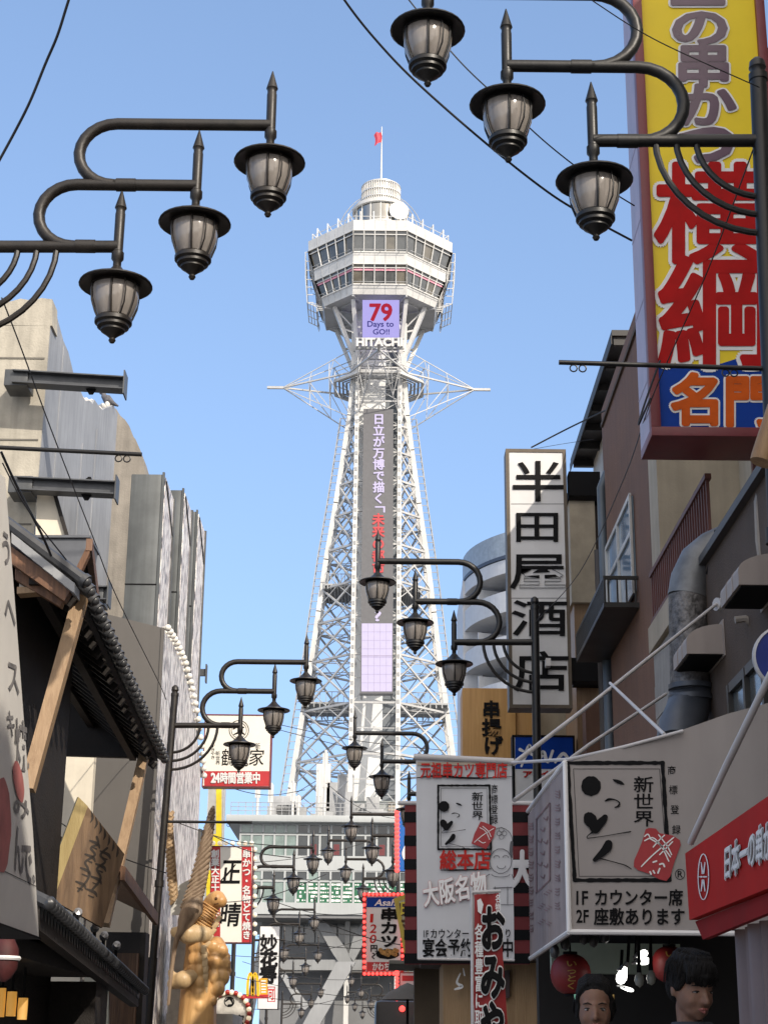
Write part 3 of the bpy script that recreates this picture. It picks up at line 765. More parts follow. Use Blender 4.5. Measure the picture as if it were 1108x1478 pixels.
# glittering street face: pressed metal scales with tints
SPARK = mat('pressed_scales', (.55, .55, .54), .38, .1)
_n = SPARK.node_tree.nodes; _L = SPARK.node_tree.links; _b = _n['Principled BSDF']
_tc = _n.new('ShaderNodeTexCoord'); _mp = _n.new('ShaderNodeMapping'); _mp.inputs['Scale'].default_value = (17, 17, 3.4); _L.new(_tc.outputs['Object'], _mp.inputs[0])
_v = _n.new('ShaderNodeTexNoise'); _v.inputs['Scale'].default_value = 1.4; _v.inputs['Detail'].default_value = 5; _L.new(_mp.outputs[0], _v.inputs['Vector'])
_r = _n.new('ShaderNodeValToRGB'); _e = _r.color_ramp.elements; _e[0].position = .40; _e[0].color = (.10, .10, .11, 1); _e[1].position = .56; _e[1].color = (.90, .88, .84, 1)
_q = _r.color_ramp.elements.new(.47); _q.color = (.62, .54, .52, 1); _L.new(_v.outputs[0], _r.inputs[0]); _L.new(_r.outputs[0], _b.inputs['Base Color'])
_bp = _n.new('ShaderNodeBump'); _bp.inputs['Strength'].default_value = .9; _bp.inputs['Distance'].default_value = .05; _L.new(_v.outputs[0], _bp.inputs['Height']); _L.new(_bp.outputs[0], _b.inputs['Normal'])

# ---- weathered concrete building with a ragged top
YA = 25.5; pa = front(YA); ca = P(76, 432, YA); XA = ca.x; psA = side(XA)
bA = thing('concrete_building', 'weathered beige concrete building with a ragged top and a grey street wall', 'building', (XA-3, YA+3, 0))
mb = MB(); mb.box((XA-8, YA, 0), (XA-.004, YA+.5, pa.hit(76, 470).z))
for k in range(5):
    z = ca.z-1.1-k*1.45; mb.mi = 1; mb.box((XA-8, YA-.012, z), (XA-.05, YA-.001, z+.03)); mb.mi = 0
q = [pa.hit(x, y) for x, y in ((76, 432), (60, 430), (48, 434), (30, 431), (12, 436), (0, 433), (-40, 436), (-40, 470), (76, 470))]
mb.prism(q, (0, -1, 0), .45)
mb.build('front_wall', [CONC, mat('joint_dark', (.16, .15, .13), .9)], bA)
top = [(76, 432), (84, 462), (92, 492), (99, 508), (107, 541), (113, 556), (121, 574), (124, 579), (130, 578), (134, 583), (137, 577), (143, 586), (148, 592), (153, 589), (160, 587), (164, 584), (170, 598)]
q = [psA.hit(x, y) for x, y in top]; q[0].y = YA+.04; lo = [psA.hit(170, 620), psA.hit(76, 600)]
mb = MB(); mb.prism(q + [Vector((XA, q[-1].y, 0)), Vector((XA, q[0].y, 0))], (1, 0, 0), .3)
for pts in (((119, 640), (150, 900)), ((92, 500), (128, 800)), ((140, 620), (160, 800))):
    a, b = [psA.hit(*p) for p in pts]; 
    mb.beam(Vector((XA+.004, a.y, 2)), Vector((XA+.004, a.y, a.z)), .02)
mb.build('street_wall', CONG, bA)
mb = MB()
for i, (a, b) in enumerate(zip(q[6:], q[7:])):
    m = (a+b)/2; mb.ball(m+Vector((-.1, 0, .0)), .07, .9, max(.6, (b-a).length*4), .7+.3*(i % 3), n=8)
mb.build('broken_plaster', PLAS, bA)
mb = MB(); mb.box((XA-8, YA+.5, 0), (XA-.3, YA+5, ca.z-2.6)); mb.build('body', CONG, bA)
# leaning cream panel below the lower beam
mb = MB(); pq = front(YA-.25); mb.ppx([(51, 790), (101, 790), (76, 705), (54, 705)], pq, 0, .1); mb.build('cream_panel', CREAM, bA)
mb = MB(); a, b = pq.hit(76, 700, .03), pq.hit(102, 790, .03); mb.beam(a, b, .06); mb.build('panel_edge', DARK, bA)
# ---- second concrete slice
YB = 33.6; pbk = front(YB)
bB = thing('narrow_building', 'narrow beige concrete house end standing behind the grey wall, with a crumbled slanting top', 'building', (P(180, 800, YB).x, YB+.5, 0))
q = [pbk.hit(x, y) for x, y in ((160, 588), (168, 590), (174, 600), (181, 606), (187, 615), (190, 627), (196, 634), (203, 650), (207, 664), (211, 690))]
xr_ = q[-1].x; mb = MB(); mb.prism([Vector((q[0].x, YB, 0))] + [Vector((xr_, YB, 0))] + q[::-1], (0, -1, 0), 1.0)
mb.build('wall', mat('grey_beige_concrete', (.27, .245, .21), .85, var=.16, scale=1.6, bump=.35, bscale=26, streak=.35), bB)
# ---- three dark fins with glittering street faces
for i, (px0, px1, py, Y, dep) in enumerate(((190, 237.5, 684, 28.0, 1.35), (246, 265.5, 707, 30.4, 1.3), (268, 285.5, 738, 33.0, 1.4))):
    p0, p1 = P(px0, py, Y), P(px1, py, Y)
    t = thing('cladding_fin', ['widest and lowest placed dark metal fin with a glittering edge, nearest the concrete house', 'middle one of three dark metal fins with a glittering street edge', 'farthest dark metal fin with a glittering edge against the sky'][i], 'building fin', ((p0.x+p1.x)/2, Y, 0), 'dark cladding fins on the left')
    mb = MB(); mb.box((p0.x, Y, 0), (p1.x-.012, Y+dep, p0.z), bev=.02)
    mb.mi = 1
    for k in range(1, 4):
        z = p0.z-2.1*k*.98; mb.box((p0.x, Y-.006, z), (p1.x-.02, Y-.001, z+.025))
    mb.mi = 0
    mb.box((p1.x-.03, Y-.03, 0), (p1.x+.01, Y+.04, p0.z+.03))
    mb.build('cladding', [PANEL, BLACK], t)
    mb = MB(); mb.box((p1.x-.011, Y+.06, 0), (p1.x+.02, Y+dep, p0.z-.04)); mb.build('glittering_face', SPARK, t)
    mb = MB(); mb.beam((p1.x+.03, Y+.1, p0.z-.1), (p1.x+.03, Y+dep-.1, p0.z-.75), .03); mb.beam((p1.x+.03, Y+dep-.05, 0), (p1.x+.03, Y+dep-.05, p0.z), .05); mb.build('edge_trim', STEEL, t)
# ---- taupe annex with bulb outlined glitter wall
YC = 26.9; pc = P(236, 906, YC); XC = pc.x; psC = side(XC)
bC = thing('taupe_shop_building', 'taupe clad shop block whose glittering street wall is outlined with round bulbs', 'building', (XC-2, YC+3, 0))
pcf = front(YC); q = [pcf.hit(x, y) for x, y in ((236, 906), (149, 885), (135, 885))]
mb = MB(); mb.prism([Vector((XC-.02, YC, 0)), Vector((XC-.02, YC, q[0].z)), q[1], q[2], Vector((q[2].x, YC, 0))], (0, -1, 0), .7)
mb.box((XC-.03, YC-.025, 0), (XC+.02, YC+.03, q[0].z))
mb.build('front_wall', ANNEX, bC)
top = [(236.5, 907), (250, 928), (262, 955), (272, 990), (280, 1030), (287, 1080), (290, 1120)]
q = [psC.hit(x, y) for x, y in top]
mb = MB(); mb.prism(q + [Vector((XC, q[-1].y, 0)), Vector((XC, q[0].y, 0))], (1, 0, 0), .4); mb.build('glittering_wall', SPARK, bC)
BULB = mat('frosted_bulb', (.80, .78, .72), .25, var=.03)
for i in range(24):
    f = i/23*(len(q)-1); k = min(int(f), len(q)-2); p = q[k].lerp(q[k+1], f-k)
    mb = MB(); mb.ball(p+Vector((.07, 0, .01)), .06, n=10); mb.tube([p+Vector((-.02, 0, 0)), p+Vector((.03, 0, 0))], .03, 8); mb.build('bulb', BULB, bC)
mb = MB(); mb.box((P(70, 1090, 25.0).x, 25.0, 0), (P(136.5, 1090, 25.0).x, 25.2, P(100, 1060, 25.0).z)); mb.build('cream_side_wall', CREAM, bC)
mb = MB(); p = P(268, 1196, 33.6); p1 = P(291, 1196, 33.6); mb.box((p.x, 33.6, 0), (p1.x, 34.2, p.z), bev=.02); mb.build('black_pier', mat('pier_black', (.03, .03, .032), .5), bC)

# ---- steel sign beams and the pigeon
for i, (x0, x1, y0, y1, lab) in enumerate(((20, 181, 546, 556, 'upper grey steel beam with an end plate reaching out from the concrete wall'), (26, 169, 700, 707, 'lower grey steel beam with an end plate over the wooden roof'), (128, 158, 858, 858, 'short dark steel beam stub under the grey wall'))):
    Yb = YA-.55; a, b = P(x0, y0, Yb), P(x1, y1, Yb); t = thing('sign_beam', lab, 'steel beam', a, 'steel beams on the concrete building')
    h = .20; u = (b-a).normalized(); mb = MB()
    for dz, th, wd in ((h/2, .02, .26), (-h/2, .02, .26)): mb.beam(a+Vector((0, 0, dz)), b+Vector((0, 0, dz)), wd, th)
    mb.beam(a, b, .014, h); mb.build('beam', mat('beam_paint', (.075, .08, .088), .45, .2, var=.2, streak=.2), t)
    mb = MB(); mb.obox(b, (.022, .33, .40)); mb.build('end_plate', STEEL, t)
    mb = MB(); mb.obox(a-Vector((-.05, -.2, 0)), (.38, .5, .28), bev=.01); mb.build('wall_bracket', STEEL, t)
    if i < 2:
        c = a.lerp(b, .7); mb = MB(); mb.prism([c+Vector((-.09, -.02, -h/2)), c+Vector((.09, -.02, -h/2)), c+Vector((.03, -.02, -h/2-.1)), c+Vector((-.03, -.02, -h/2-.1))], (0, -1, 0), .03)
        if i == 1: mb.prism([c+Vector((-.09, -.02, h/2)), c+Vector((.09, -.02, h/2)), c+Vector((.05, -.02, h/2+.09)), c+Vector((.01, -.02, h/2+.09))], (0, -1, 0), .03)
        mb.build('lug', BLACK, t)
p = psA.hit(163, 586)+Vector((-.1, 0, 0)); mb = MB(); Bq = p.copy()
mb.tube([p+Vector((.16, 0, .0)), p+Vector((.08, 0, .04)), p+Vector((0, 0, .10)), p+Vector((-.02, 0, .10)), p+Vector((-.07, 0, .16)), p+Vector((-.08, 0, .2)), p+Vector((-.11, 0, .215)), p+Vector((-.14, 0, .2))], [.012, .035, .075, .08, .045, .036, .032, .006], 10)
for s in (-.025, .025): mb.tube([p+Vector((0, s, .05)), p+Vector((0, s, -.05))], .008, 5)
[setattr(v, 'co', Bq+(v.co-Bq)*1.35) for v in mb.bm.verts]; mb.build('pigeon', mat('pigeon_grey', (.10, .10, .115), .7, var=.4, scale=12), label='grey pigeon perched on the ragged top of the concrete wall', cat='bird')

# ---- wooden house with tiled eaves
WOODB = wood('brown_board', (.20, .095, .045), (.10, .045, .022))
WOODL = wood('light_post', (.36, .24, .135), (.27, .17, .09))
TILE = mat('roof_tile', (.045, .047, .052), .38, var=.25, scale=5, spec=.6)
SHEET = mat('grey_sheet', (.13, .14, .16), .45, .2, var=.1, streak=.2)
house = thing('wooden_house', 'dark wooden house with deep tiled eaves held on slanting light timber posts', 'house', (-3.4, 17, 0))
E0, E1 = P(106, 836, 14.0), P(228, 1094, 23.2)
up = Vector((-1.9, .25, 1.42)); nrm = (E1-E0).cross(up).normalized(); nrm = nrm if nrm.z > 0 else -nrm
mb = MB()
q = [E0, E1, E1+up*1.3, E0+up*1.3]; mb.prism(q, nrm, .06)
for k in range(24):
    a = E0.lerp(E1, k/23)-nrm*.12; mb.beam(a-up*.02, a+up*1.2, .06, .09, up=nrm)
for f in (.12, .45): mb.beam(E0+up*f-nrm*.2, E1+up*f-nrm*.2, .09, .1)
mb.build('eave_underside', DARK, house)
mb = MB(); n = 29
for k in range(n+1):
    a = E0.lerp(E1, k/n)+nrm*.05; mb.tube([a-up*.03, a+up*.6, a+up*1.3], .055, 8); mb.tube([a-up*.05, a-up*.03], .066, 12); mb.ball(a-up*.046, .048, n=10)
mb.prism([E0+nrm*.06, E1+nrm*.06, E1+up*1.3+nrm*.06, E0+up*1.3+nrm*.06], nrm, .05)
mb.build('roof_tiles', TILE, house)
ph = front(13.9)
mb = MB()
for k in range(6):
    x0 = 18+k*15; y0 = 770+k*12.2
    mb.ppx([(x0, y0+15), (x0+16.5, y0+27.5), (x0+16.5, y0+13), (x0, y0)][::1], ph, .03+.004*k, .25)
mb.build('verge_tile', mat('verge_tile_grey', (.30, .31, .32), .5, var=.12), house)
mb = MB(); mb.ppx([(14, 786), (102, 849), (92, 866), (16, 812)], ph, -.03, .12); mb.build('barge_board', WOODB, house)
mb = MB(); mb.ppx([(16, 812), (86, 858), (82, 868), (16, 828)], ph, -.18, .1); mb.build('barge_board', WOODB, house)
mb = MB(); mb.ppx([(18, 838), (44, 838), (44, 812), (18, 800)], ph, -.3, .1); mb.build('plaster_infill', CREAM, house)
mb = MB(); mb.ppx([(18, 848), (55, 845), (55, 838), (18, 838)], ph, -.2, .15); mb.build('tie_beam', WOODL, house)
pv = front(14.9); mb = MB(); mb.ppx([(105, 830), (128, 783), (130, 797), (113, 834)], pv, 0, .08); mb.build('rafter_board', WOODB, house)
a, b = P(129, 786, 14.9), P(146, 925, 17.6); mb = MB(); mb.beam(a, b, .06, .12); mb.build('rafter_board', WOODB, house)
mb = MB(); mb.face([P(128, 790, 15), P(146, 925, 17.7), P(118, 870, 16), P(108, 832, 15)]); mb.build('gable_shade_board', DARK, house)
mb = MB(); mb.ppx([(30, 800), (120, 830), (130, 774), (30, 774)], front(15.4), 0, .5); mb.ppx([(30, 777), (131, 777), (131, 773.5), (30, 773.5)], front(15.4), .03, .6); mb.build('grey_sheet_wall', SHEET, house)
for k, (a, b) in enumerate(((P(117, 862, 14.5), P(40, 1140, 14.2)), (P(212, 1074, 22.6), P(151, 1335, 21.6)))):
    mb = MB(); mb.beam(a, b, .13 if k else .12, .13, up=(0, 1, 0)); mb.build('slanting_post', WOODL, house)
mb = MB(); mb.ppx([(70, 1088), (192, 1092), (227, 1097), (214, 1062), (152, 930), (120, 880), (70, 880)], front(23.25), 0, .12); mb.ppx([(70, 1090), (195, 1094), (195, 1083), (70, 1079)], front(23.2), .02, .1); mb.build('far_gable_board', DARK, house)
a = P(112, 862, 14.5)
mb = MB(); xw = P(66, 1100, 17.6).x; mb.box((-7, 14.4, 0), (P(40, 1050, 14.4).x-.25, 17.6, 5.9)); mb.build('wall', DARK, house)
mb = MB(); Yw = 17.5
for x in (52, 58, 64, 71): mb.box((P(x, 1180, Yw).x-.025, Yw-.05, 2.9), (P(x, 1180, Yw).x+.025, Yw+.02, 4.9))
for z in (3.0, 3.4, 3.8, 4.2, 4.6): mb.box((P(50, 1180, Yw).x, Yw-.03, z), (P(73, 1180, Yw).x, Yw, z+.04))
mb.box((P(68, 1180, Yw).x, Yw-.1, 0), (P(79, 1180, Yw).x, Yw+.1, 5.3))
mb.build('lattice_window', DARK, house)
# lower tiled canopy
C0, C1 = P(58, 1306, 13.0), P(201, 1431, 21.0); up = Vector((-1.1, .1, .5)); nrm = (C1-C0).cross(up).normalized(); nrm = nrm if nrm.z > 0 else -nrm
mb = MB(); mb.prism([C0, C1, C1+up, C0+up], nrm, .1); mb.beam(C0-Vector((.05, 0, .1)), C1-Vector((.05, 0, .1)), .1, .16)
mb.box((-6, 13, C0.z-.35), (C0.x-.25, 17, C0.z-.2)); mb.build('canopy_board', DARK, house)
mb = MB()
for k in range(47):
    a = C0.lerp(C1, k/46)+nrm*.04; mb.tube([a-up*.05, a+up], .05, 7); mb.ball(a-up*.05, .056, n=8)
    if k < 46:
        b = C0.lerp(C1, (k+.5)/46); mb.prism([b+Vector((.01, -.08, .02)), b+Vector((.01, .08, .02)), b+Vector((.01, 0, -.1))], (1, 0, 0), .03)
mb.prism([C0+nrm*.03, C1+nrm*.03, C1+up+nrm*.03, C0+up+nrm*.03], nrm, .04)
for k in range(3): mb.beam(C0+up*(.55+.1*k)+nrm*(.05+.05*k), C1+up*(.55+.1*k)+nrm*(.05+.05*k), .1, .07)
mb.build('canopy_tiles', TILE, house)
# plank awning and slatted front further along
mb = MB(); A0, A1 = P(178, 1250, 21.5), P(226, 1318, 25.5); up2 = Vector((-1.0, 0, .45)); mb.prism([A0, A1, A1+up2, A0+up2], (.3, 0, .9), .08); mb.beam(A0-Vector((0, 0, .09)), A1-Vector((0, 0, .09)), .06, .17)
mb.build('plank_awning', WOODB, house)
mb = MB(); a, b = P(150, 1340, 24.5), P(222, 1340, 25.6); mb.box((a.x, 24.8, 0), (b.x, 25.2, 3.2)); mb.build('shop_front', DARK, house)
mb = MB()
for k in range(13):
    x = a.x+.1+(b.x-a.x-.2)*k/12; mb.box((x-.02, 24.70, .3), (x+.02, 24.79, 2.9))
mb.build('slat_screen', wood('slat_brown', (.16, .085, .045), (.09, .05, .03)), house)
mb = MB(); mb.rpx((122, 1396, 156, 1500), front(24.0), 0, .1); mb.build('cream_door', mat('door_cream', (.42, .41, .33), .6), house)
mb = MB(); a = P(20, 1400, 17.0); mb.box((-7, 17.62, 0), (P(160, 1400, 18.5).x, 18.4, 2.2)); mb.build('lower_wall', DARK, house)
GLOW = mat('amber_lamp_paper', (.5, .3, .1), .6, emit=(1, .48, .08), estr=.2)
for k, (x, y, ww, hh) in enumerate(((3, 1447, 5, 20), (17, 1449, 7, 17), (33, 1456, 7, 15))):
    c = P(x, y, 14.6); m = mpp(14.6, y); mb = MB()
    mb.lathe([(0, -hh*m), (ww*m, -hh*m), (ww*m*1.05, 0), (ww*m, hh*m), (0, hh*m)], c, n=12)
    l_ = mb.build('paper_lamp', GLOW, label=['amber paper lamp at the left edge under the tiled canopy', 'middle amber paper lamp under the tiled canopy', 'rightmost of the amber paper lamps under the tiled canopy'][k], cat='lamp', group='amber lamps under the left canopy')
    mb = MB(); mb.lathe([(0, hh*m*1.15), (ww*m*1.15, hh*m*1.12), (ww*m*1.15, hh*m*1.0), (0, hh*m)], c, n=12); mb.tube([c+Vector((0, 0, hh*m)), c+Vector((0, 0, hh*m+.25))], .01, 6); mb.build('lamp_cap', BLACK, l_)
for k, (x, y, Y) in enumerate(((112, 1319, 17.5), (137, 1340, 18.5), (150, 1352, 19.0), (168, 1366, 20))):
    c = P(x, y, Y); t = thing('spotlight', ['grey round spotlight below the wooden signboard, first from the left', 'second grey round spotlight below the wooden signboard', 'third grey round spotlight, beside the foot of the slanting post', 'white round spotlight standing last on the canopy edge'][k], 'spotlight', c-Vector((0, 0, .22)), 'spotlights on the tiled canopy')
    M = Matrix.Rotation(radians(60), 3, 'X') @ Matrix.Rotation(radians(20), 3, 'Y'); mb = MB(); mb.lathe([(0, .06), (.042, .05), (.05, 0), (.036, -.04), (0, -.05)], c, n=14, M=M); mb.build('head', mat('spot_metal', (.25, .25, .26), .3, .5), t)
    mb = MB(); mb.tube([c, c-Vector((0, 0, .25))], .02, 6); mb.build('bracket', BLACK, t)
# tilted wooden signboard
SW = wood('sign_timber', (.19, .115, .06), (.105, .06, .03), stretch=(10, 10, 1.0))
SWY = wood('sign_timber_pale', (.40, .31, .13), (.30, .22, .08), stretch=(9, 9, 1.5), scale=.9)
t = thing('wooden_signboard', 'tilted wooden signboard with carved dark writing leaning over the tiled canopy', 'signboard', P(110, 1320, 18.0))
ps = front(18.2, yaw=.35, x=P(110, 1250, 18.2).x)
mb = MB(); mb.ppx([(77, 1299), (148, 1339), (180, 1233), (127, 1164)], ps, 0, .09); bo = mb.build('board', SW, t)
mb = MB(); mb.ppx([(61, 1291), (77, 1299), (127, 1164), (113, 1150)], ps, .012, .09); mb.build('pale_edge', SWY, t)
mb = MB()
for col in (((140, 1208), (112, 1290), ((0, 0), (5, 10), (-3, 16), (6, 26), (-4, 36), (3, 46), (8, 60), (0, 78))), ((155, 1224), (128, 1300), ((0, 0), (-6, 10), (4, 20), (-4, 30), (6, 44), (0, 60)))):
    (x0, y0), (x1, y1), w_ = col; L_ = y1-y0
    stroke(mb, [(x0+(x1-x0)*dy/L_+dx, y0+dy, 1.7+.9*((i*3) % 3)) for i, (dx, dy) in enumerate(w_)], ps, .004)
    for i in range(4):
        f = .1+.24*i; cx_, cy_ = x0+(x1-x0)*f, y0+(y1-y0)*f
        stroke(mb, [(cx_-7, cy_-3, 1.3), (cx_+4, cy_+2, 2.3), (cx_+7, cy_+8, .8)], ps, .004); stroke(mb, [(cx_-5, cy_+6, .8), (cx_+2, cy_+9, 1.3)], ps, .004)
for i in range(7): stroke(mb, [(132+i*6.4, 1171+i*8.6, .5), (134+i*6, 1180+i*8.5, 1.6), (131+i*6.2, 1187+i*8.3, .6)], ps, .004)
mb.build('carved_writing', mat('carving_dark', (.03, .02, .014), .7), bo)

# ---- near white sign board with pink shapes, at the left edge
YE = 6.05; e0 = P(56.5, 1353, YE); XS = e0.x; pS = side(XS)
t = thing('vertical_sign', 'tall white signboard with grey writing and pink shapes at the left edge', 'sign', (XS, YE-1.2, 0))
SGW = mat('sign_white_sheet', (.80, .78, .74), .55, var=.05, streak=.08)
mb = MB(); mb.prism([pS.hit(x, y) for x, y in ((56.5, 1353), (48, 1200), (38, 1080), (22, 869), (8, 690), (-60, 630), (-60, 1311))], (1, 0, 0), .16); bo = mb.build('panel', SGW, t)
mb = MB(); mb.ppx([(57, 1356), (-60, 1313), (-60, 1311), (57, 1353)], pS, .006, .17); stroke(mb, [(-20, 1245, .5), (51, 1279, .5)], pS, .002, n=1); mb.build('bottom_rail', BLACK, t)
GREYT = mat('faded_grey_ink', (.24, .23, .23), .6, var=.3, scale=14)
PINKT = mat('faded_pink_ink', (.50, .17, .16), .6, var=.15, scale=8)
mb = MB()
for ch, x0, y0, x1, y1 in (('ス', 8, 945, 26, 1000), ('キ', 7, 1020, 20, 1062), ('焼', 19, 1032, 39, 1110), ('み', 16, 1130, 40, 1178), ('ん', 17, 1182, 32, 1262), ('で', 29, 1205, 45, 1275), ('。', 44, 1240, 54, 1275), ('ヘ', 4, 850, 20, 905), ('う', 0, 760, 14, 815)):
    put(mb, ch, None, pS, .003, .02, quad=((x0, y0), (x1, y0+ (x1-x0)*.45), (x1+3, y1+(x1-x0)*.45), (x0+3, y1)))
mb.build('grey_lettering', GREYT, bo)
mb = MB(); blob(mb, 2, 1190, 13, 70, pS, .003, seed=2); blob(mb, 26, 1128, 7, 30, pS, .0035, rot=-.15, seed=4); mb.build('pink_shape', PINKT, bo)
c = P(8, 1383, 9.0); mb = MB(); mb.lathe([(.01, -.12), (.04, -.10), (.066, -.05), (.07, 0), (.066, .05), (.04, .10), (.01, .12)], c, n=18)
lt = mb.build('paper_lantern', mat('lantern_red_old', (.07, .012, .012), .7, var=.3, scale=9), label='red and white paper lantern half cut off at the left edge', cat='lantern')
mb = MB(); mb.tube([c+Vector((.071*cos(a), .071*sin(a), .0)) for a in [k*2*pi/16 for k in range(17)]], .012, 6); mb.lathe([(.02, .11), (.045, .11), (.045, .14), (.02, .14)], c, n=14); mb.build('band', INKWHITE, lt)

# ---- carved crane and turtle over the shop
YT = 28.3; pt = front(YT); m = mpp(YT, 1380)
TURT = wood('carved_timber_orange', (.68, .42, .18), (.47, .25, .09), rough=.38, stretch=(3, 3, .7), scale=1.2)
TURB = wood('carved_timber_pale', (.58, .44, .26), (.48, .33, .17), rough=.42, stretch=(3, 3, 1), scale=1.2)
T = lambda x, y, dy=0: pt.hit(x, y)+Vector((0, dy, 0))
root = thing('turtle_statue', 'carved orange wooden turtle statue climbing upright with its head raised', 'statue', T(285, 1480))
def blend(prims, vox, smooth=2):                         # several fused forms taken as one continuous carved surface
    me = bpy.data.meshes.new('form'); b = MB()
    for f in prims: f(b)
    b.bm.to_mesh(me); b.bm.free(); o = bpy.data.objects.new('form', me); COL.objects.link(o)
    r = o.modifiers.new('r', 'REMESH'); r.mode = 'VOXEL'; r.voxel_size = vox; r.use_smooth_shade = True
    s = o.modifiers.new('s', 'SMOOTH'); s.iterations = smooth; s.factor = .5
    m2 = bpy.data.meshes.new_from_object(o.evaluated_get(bpy.context.evaluated_depsgraph_get()))
    vs = [v.co.copy() for v in m2.vertices]; fs = [tuple(p.vertices) for p in m2.polygons]
    bpy.data.objects.remove(o); bpy.data.meshes.remove(me); bpy.data.meshes.remove(m2); return vs, fs
def fused(name, prims, vox, m_, parent=None, smooth=2, **k):
    vs, fs = blend(prims, vox, smooth); b = MB(); b.mesh(vs, fs, True); return b.build(name, m_, parent, **k)
LS = [.91]
def limb(pts, rs, n=14):
    def f(b):
        rs_ = [r*LS[0] for r in rs]; b.tube(pts, rs_, n)
        for p, r in zip(pts, rs_): b.ball(p, r*.99, n=n)
    return f
pls = []
for k in range(6):                                       # belly plates
    for q in (0, 1): pls.append(lambda b, k=k, q=q: b.ball(T(281+8.5*q+.6*k*(1-q)*.3, 1368+17*k, -.235-.03*q), .115, .82, .55, .92, n=14, rot=Euler((0, .12*(1-2*q), 0))))
bod = fused('body', [limb([T(283, 1500), T(287, 1430), T(290, 1385), T(289, 1345)], [.36, .33, .30, .24]),
    limb([T(288, 1350), T(294, 1328), T(301, 1312), T(310, 1300, -.05)], [.26, .205, .175, .16]),
    limb([T(309, 1302, -.05), T(314, 1299, -.1), T(320, 1302, -.15)], [.17, .165, .12])] + pls, .022, TURT, root, 1)
mb = MB()
for k in range(9):
    f = k/8; c = T(290+16*f, 1338-28*f, -.03*f); r = .235-.06*f
    d = Vector((.5, 0, .86)); x = Vector((.86, 0, -.5)); mb.tube([c+(x*cos(a)+Vector((0, -1, 0))*sin(a))*r*1.02 for a in [q*pi/10 for q in range(11)]], .012, 5)
mb.build('neck_wrinkle', TURT, bod)
fused('flipper', [limb([T(298, 1350, -.2), T(275, 1350, -.3), T(256, 1347, -.25)], [.15, .19, .10])], .03, TURB, root)
fused('flipper', [limb([T(280, 1410, -.25), T(268, 1416, -.35), T(252, 1421, -.3)], [.13, .17, .10]), limb([T(256, 1420, -.3), T(250, 1404, -.3)], [.10, .06])], .03, TURB, root)
scu = [lambda b: b.ball(T(311, 1394, .08), .27, .85, .9, 1.8)]
for (x, y, r) in ((319, 1374, .15), (309, 1368, .13), (322, 1392, .155), (310, 1389, .15), (321, 1411, .15), (309, 1410, .14), (316, 1428, .13), (306, 1430, .11), (325, 1383, .11), (326, 1402, .11), (308, 1446, .09)):
    scu.append(lambda b, x=x, y=y, r=r: b.ball(T(x, y, -.17+.004*abs(x-312)**1.35), r, .95, .75, .98, n=8, rot=Euler((.2, .3*(x % 3), .4*(y % 3)))))
fused('shell', scu, .020, TURT, root, 0)
mb = MB()
for k in range(8):
    f = k/7; mb.obox(T(297+2*sin(f*3), 1372+66*f, -.3+.1*f), (.10, .09, .145), bev=.03)
for k in range(5): mb.obox(T(301+4*k, 1364-9*k, -.2), (.13, .07, .08), rot=Euler((0, -.9, 0)), bev=.02)
mb.build('shell_rim', TURB, root)
CREA = mat('carving_crease', (.10, .045, .015), .7)
mb = MB(); c = T(314, 1299, -.235); mb.ball(c, .028, n=8); mb.tube([T(311, 1307, -.22), T(317, 1306, -.24), T(323, 1303, -.2)], .008, 5); mb.build('eye_and_mouth', CREA, bod)
CRA = wood('carved_crane_brown', (.30, .22, .15), (.19, .13, .085), rough=.6, stretch=(6, 6, 1.5))
yC = YT-.4; pk = front(yC); K = lambda x, y, dy=0: pk.hit(x, y)+Vector((0, dy, 0))
root = thing('crane_statue', 'carved brown wooden crane with one long wing raised, above the turtle', 'statue', K(260, 1400))
bo = fused('body', [limb([K(262, 1345), K(268, 1330), K(278, 1312), K(284, 1296)], [.09, .15, .20, .13]), limb([K(262, 1345), K(256, 1352), K(252, 1370), K(248, 1400), K(243, 1450)], [.08, .055, .045, .04, .035])], .028, CRA, root)
wl = [(262, 1308), (270, 1285), (279, 1257), (287, 1229), (294, 1200), (302, 1174), (309, 1165)]; wr = [(291, 1302), (296, 1283), (301, 1258), (305, 1225), (309, 1192), (310, 1172), (309, 1165)]
def along(c, f): f *= len(c)-1; k = min(int(f), len(c)-2); return Vector(c[k]).lerp(Vector(c[k+1]), f-k)
mb = MB(); mb.prism([K(*p, -.02) for p in wl] + [K(*p, -.02) for p in wr[::-1][1:]], (0, -1, 0), .08)
for k in range(22):                                      # overlapping feathers sweeping down from the leading edge
    f = k/22; a = along(wr, min(1, f+.10)); b = along(wl, max(0, f-.02)); m_ = a.lerp(b, .5)+Vector((0, 1.5))
    A, M_, B_ = K(a.x, a.y, -.05-.004*(k % 3)), K(m_.x, m_.y, -.09), K(b.x-1.2, b.y+2.5, -.055); r_ = .048*(1-.35*f)
    mb.tube([A, M_, B_], [r_*.75, r_, r_*.35], 8)
mb.build('wing', CRA, root)
mb = MB()                                                # pale far wing, edge on
mb.prism([K(*p, .3) for p in ((244, 1300), (240, 1250), (237, 1200), (240, 1162), (246, 1180), (250, 1230), (254, 1290))][::-1], (0, -1, 0), .06)
for k in range(19):
    f = k/19; x = 248-6*sin(f*2.5); y = 1300-130*f; A, B_ = K(x+4, y-9, .27), K(x-5, y+4, .26); mb.tube([A, A.lerp(B_, .5)+Vector((0, -.02, 0)), B_], [.03, .045, .015], 7)
mb.build('far_wing', wood('crane_ochre', (.40, .28, .16), (.26, .17, .09)), root)
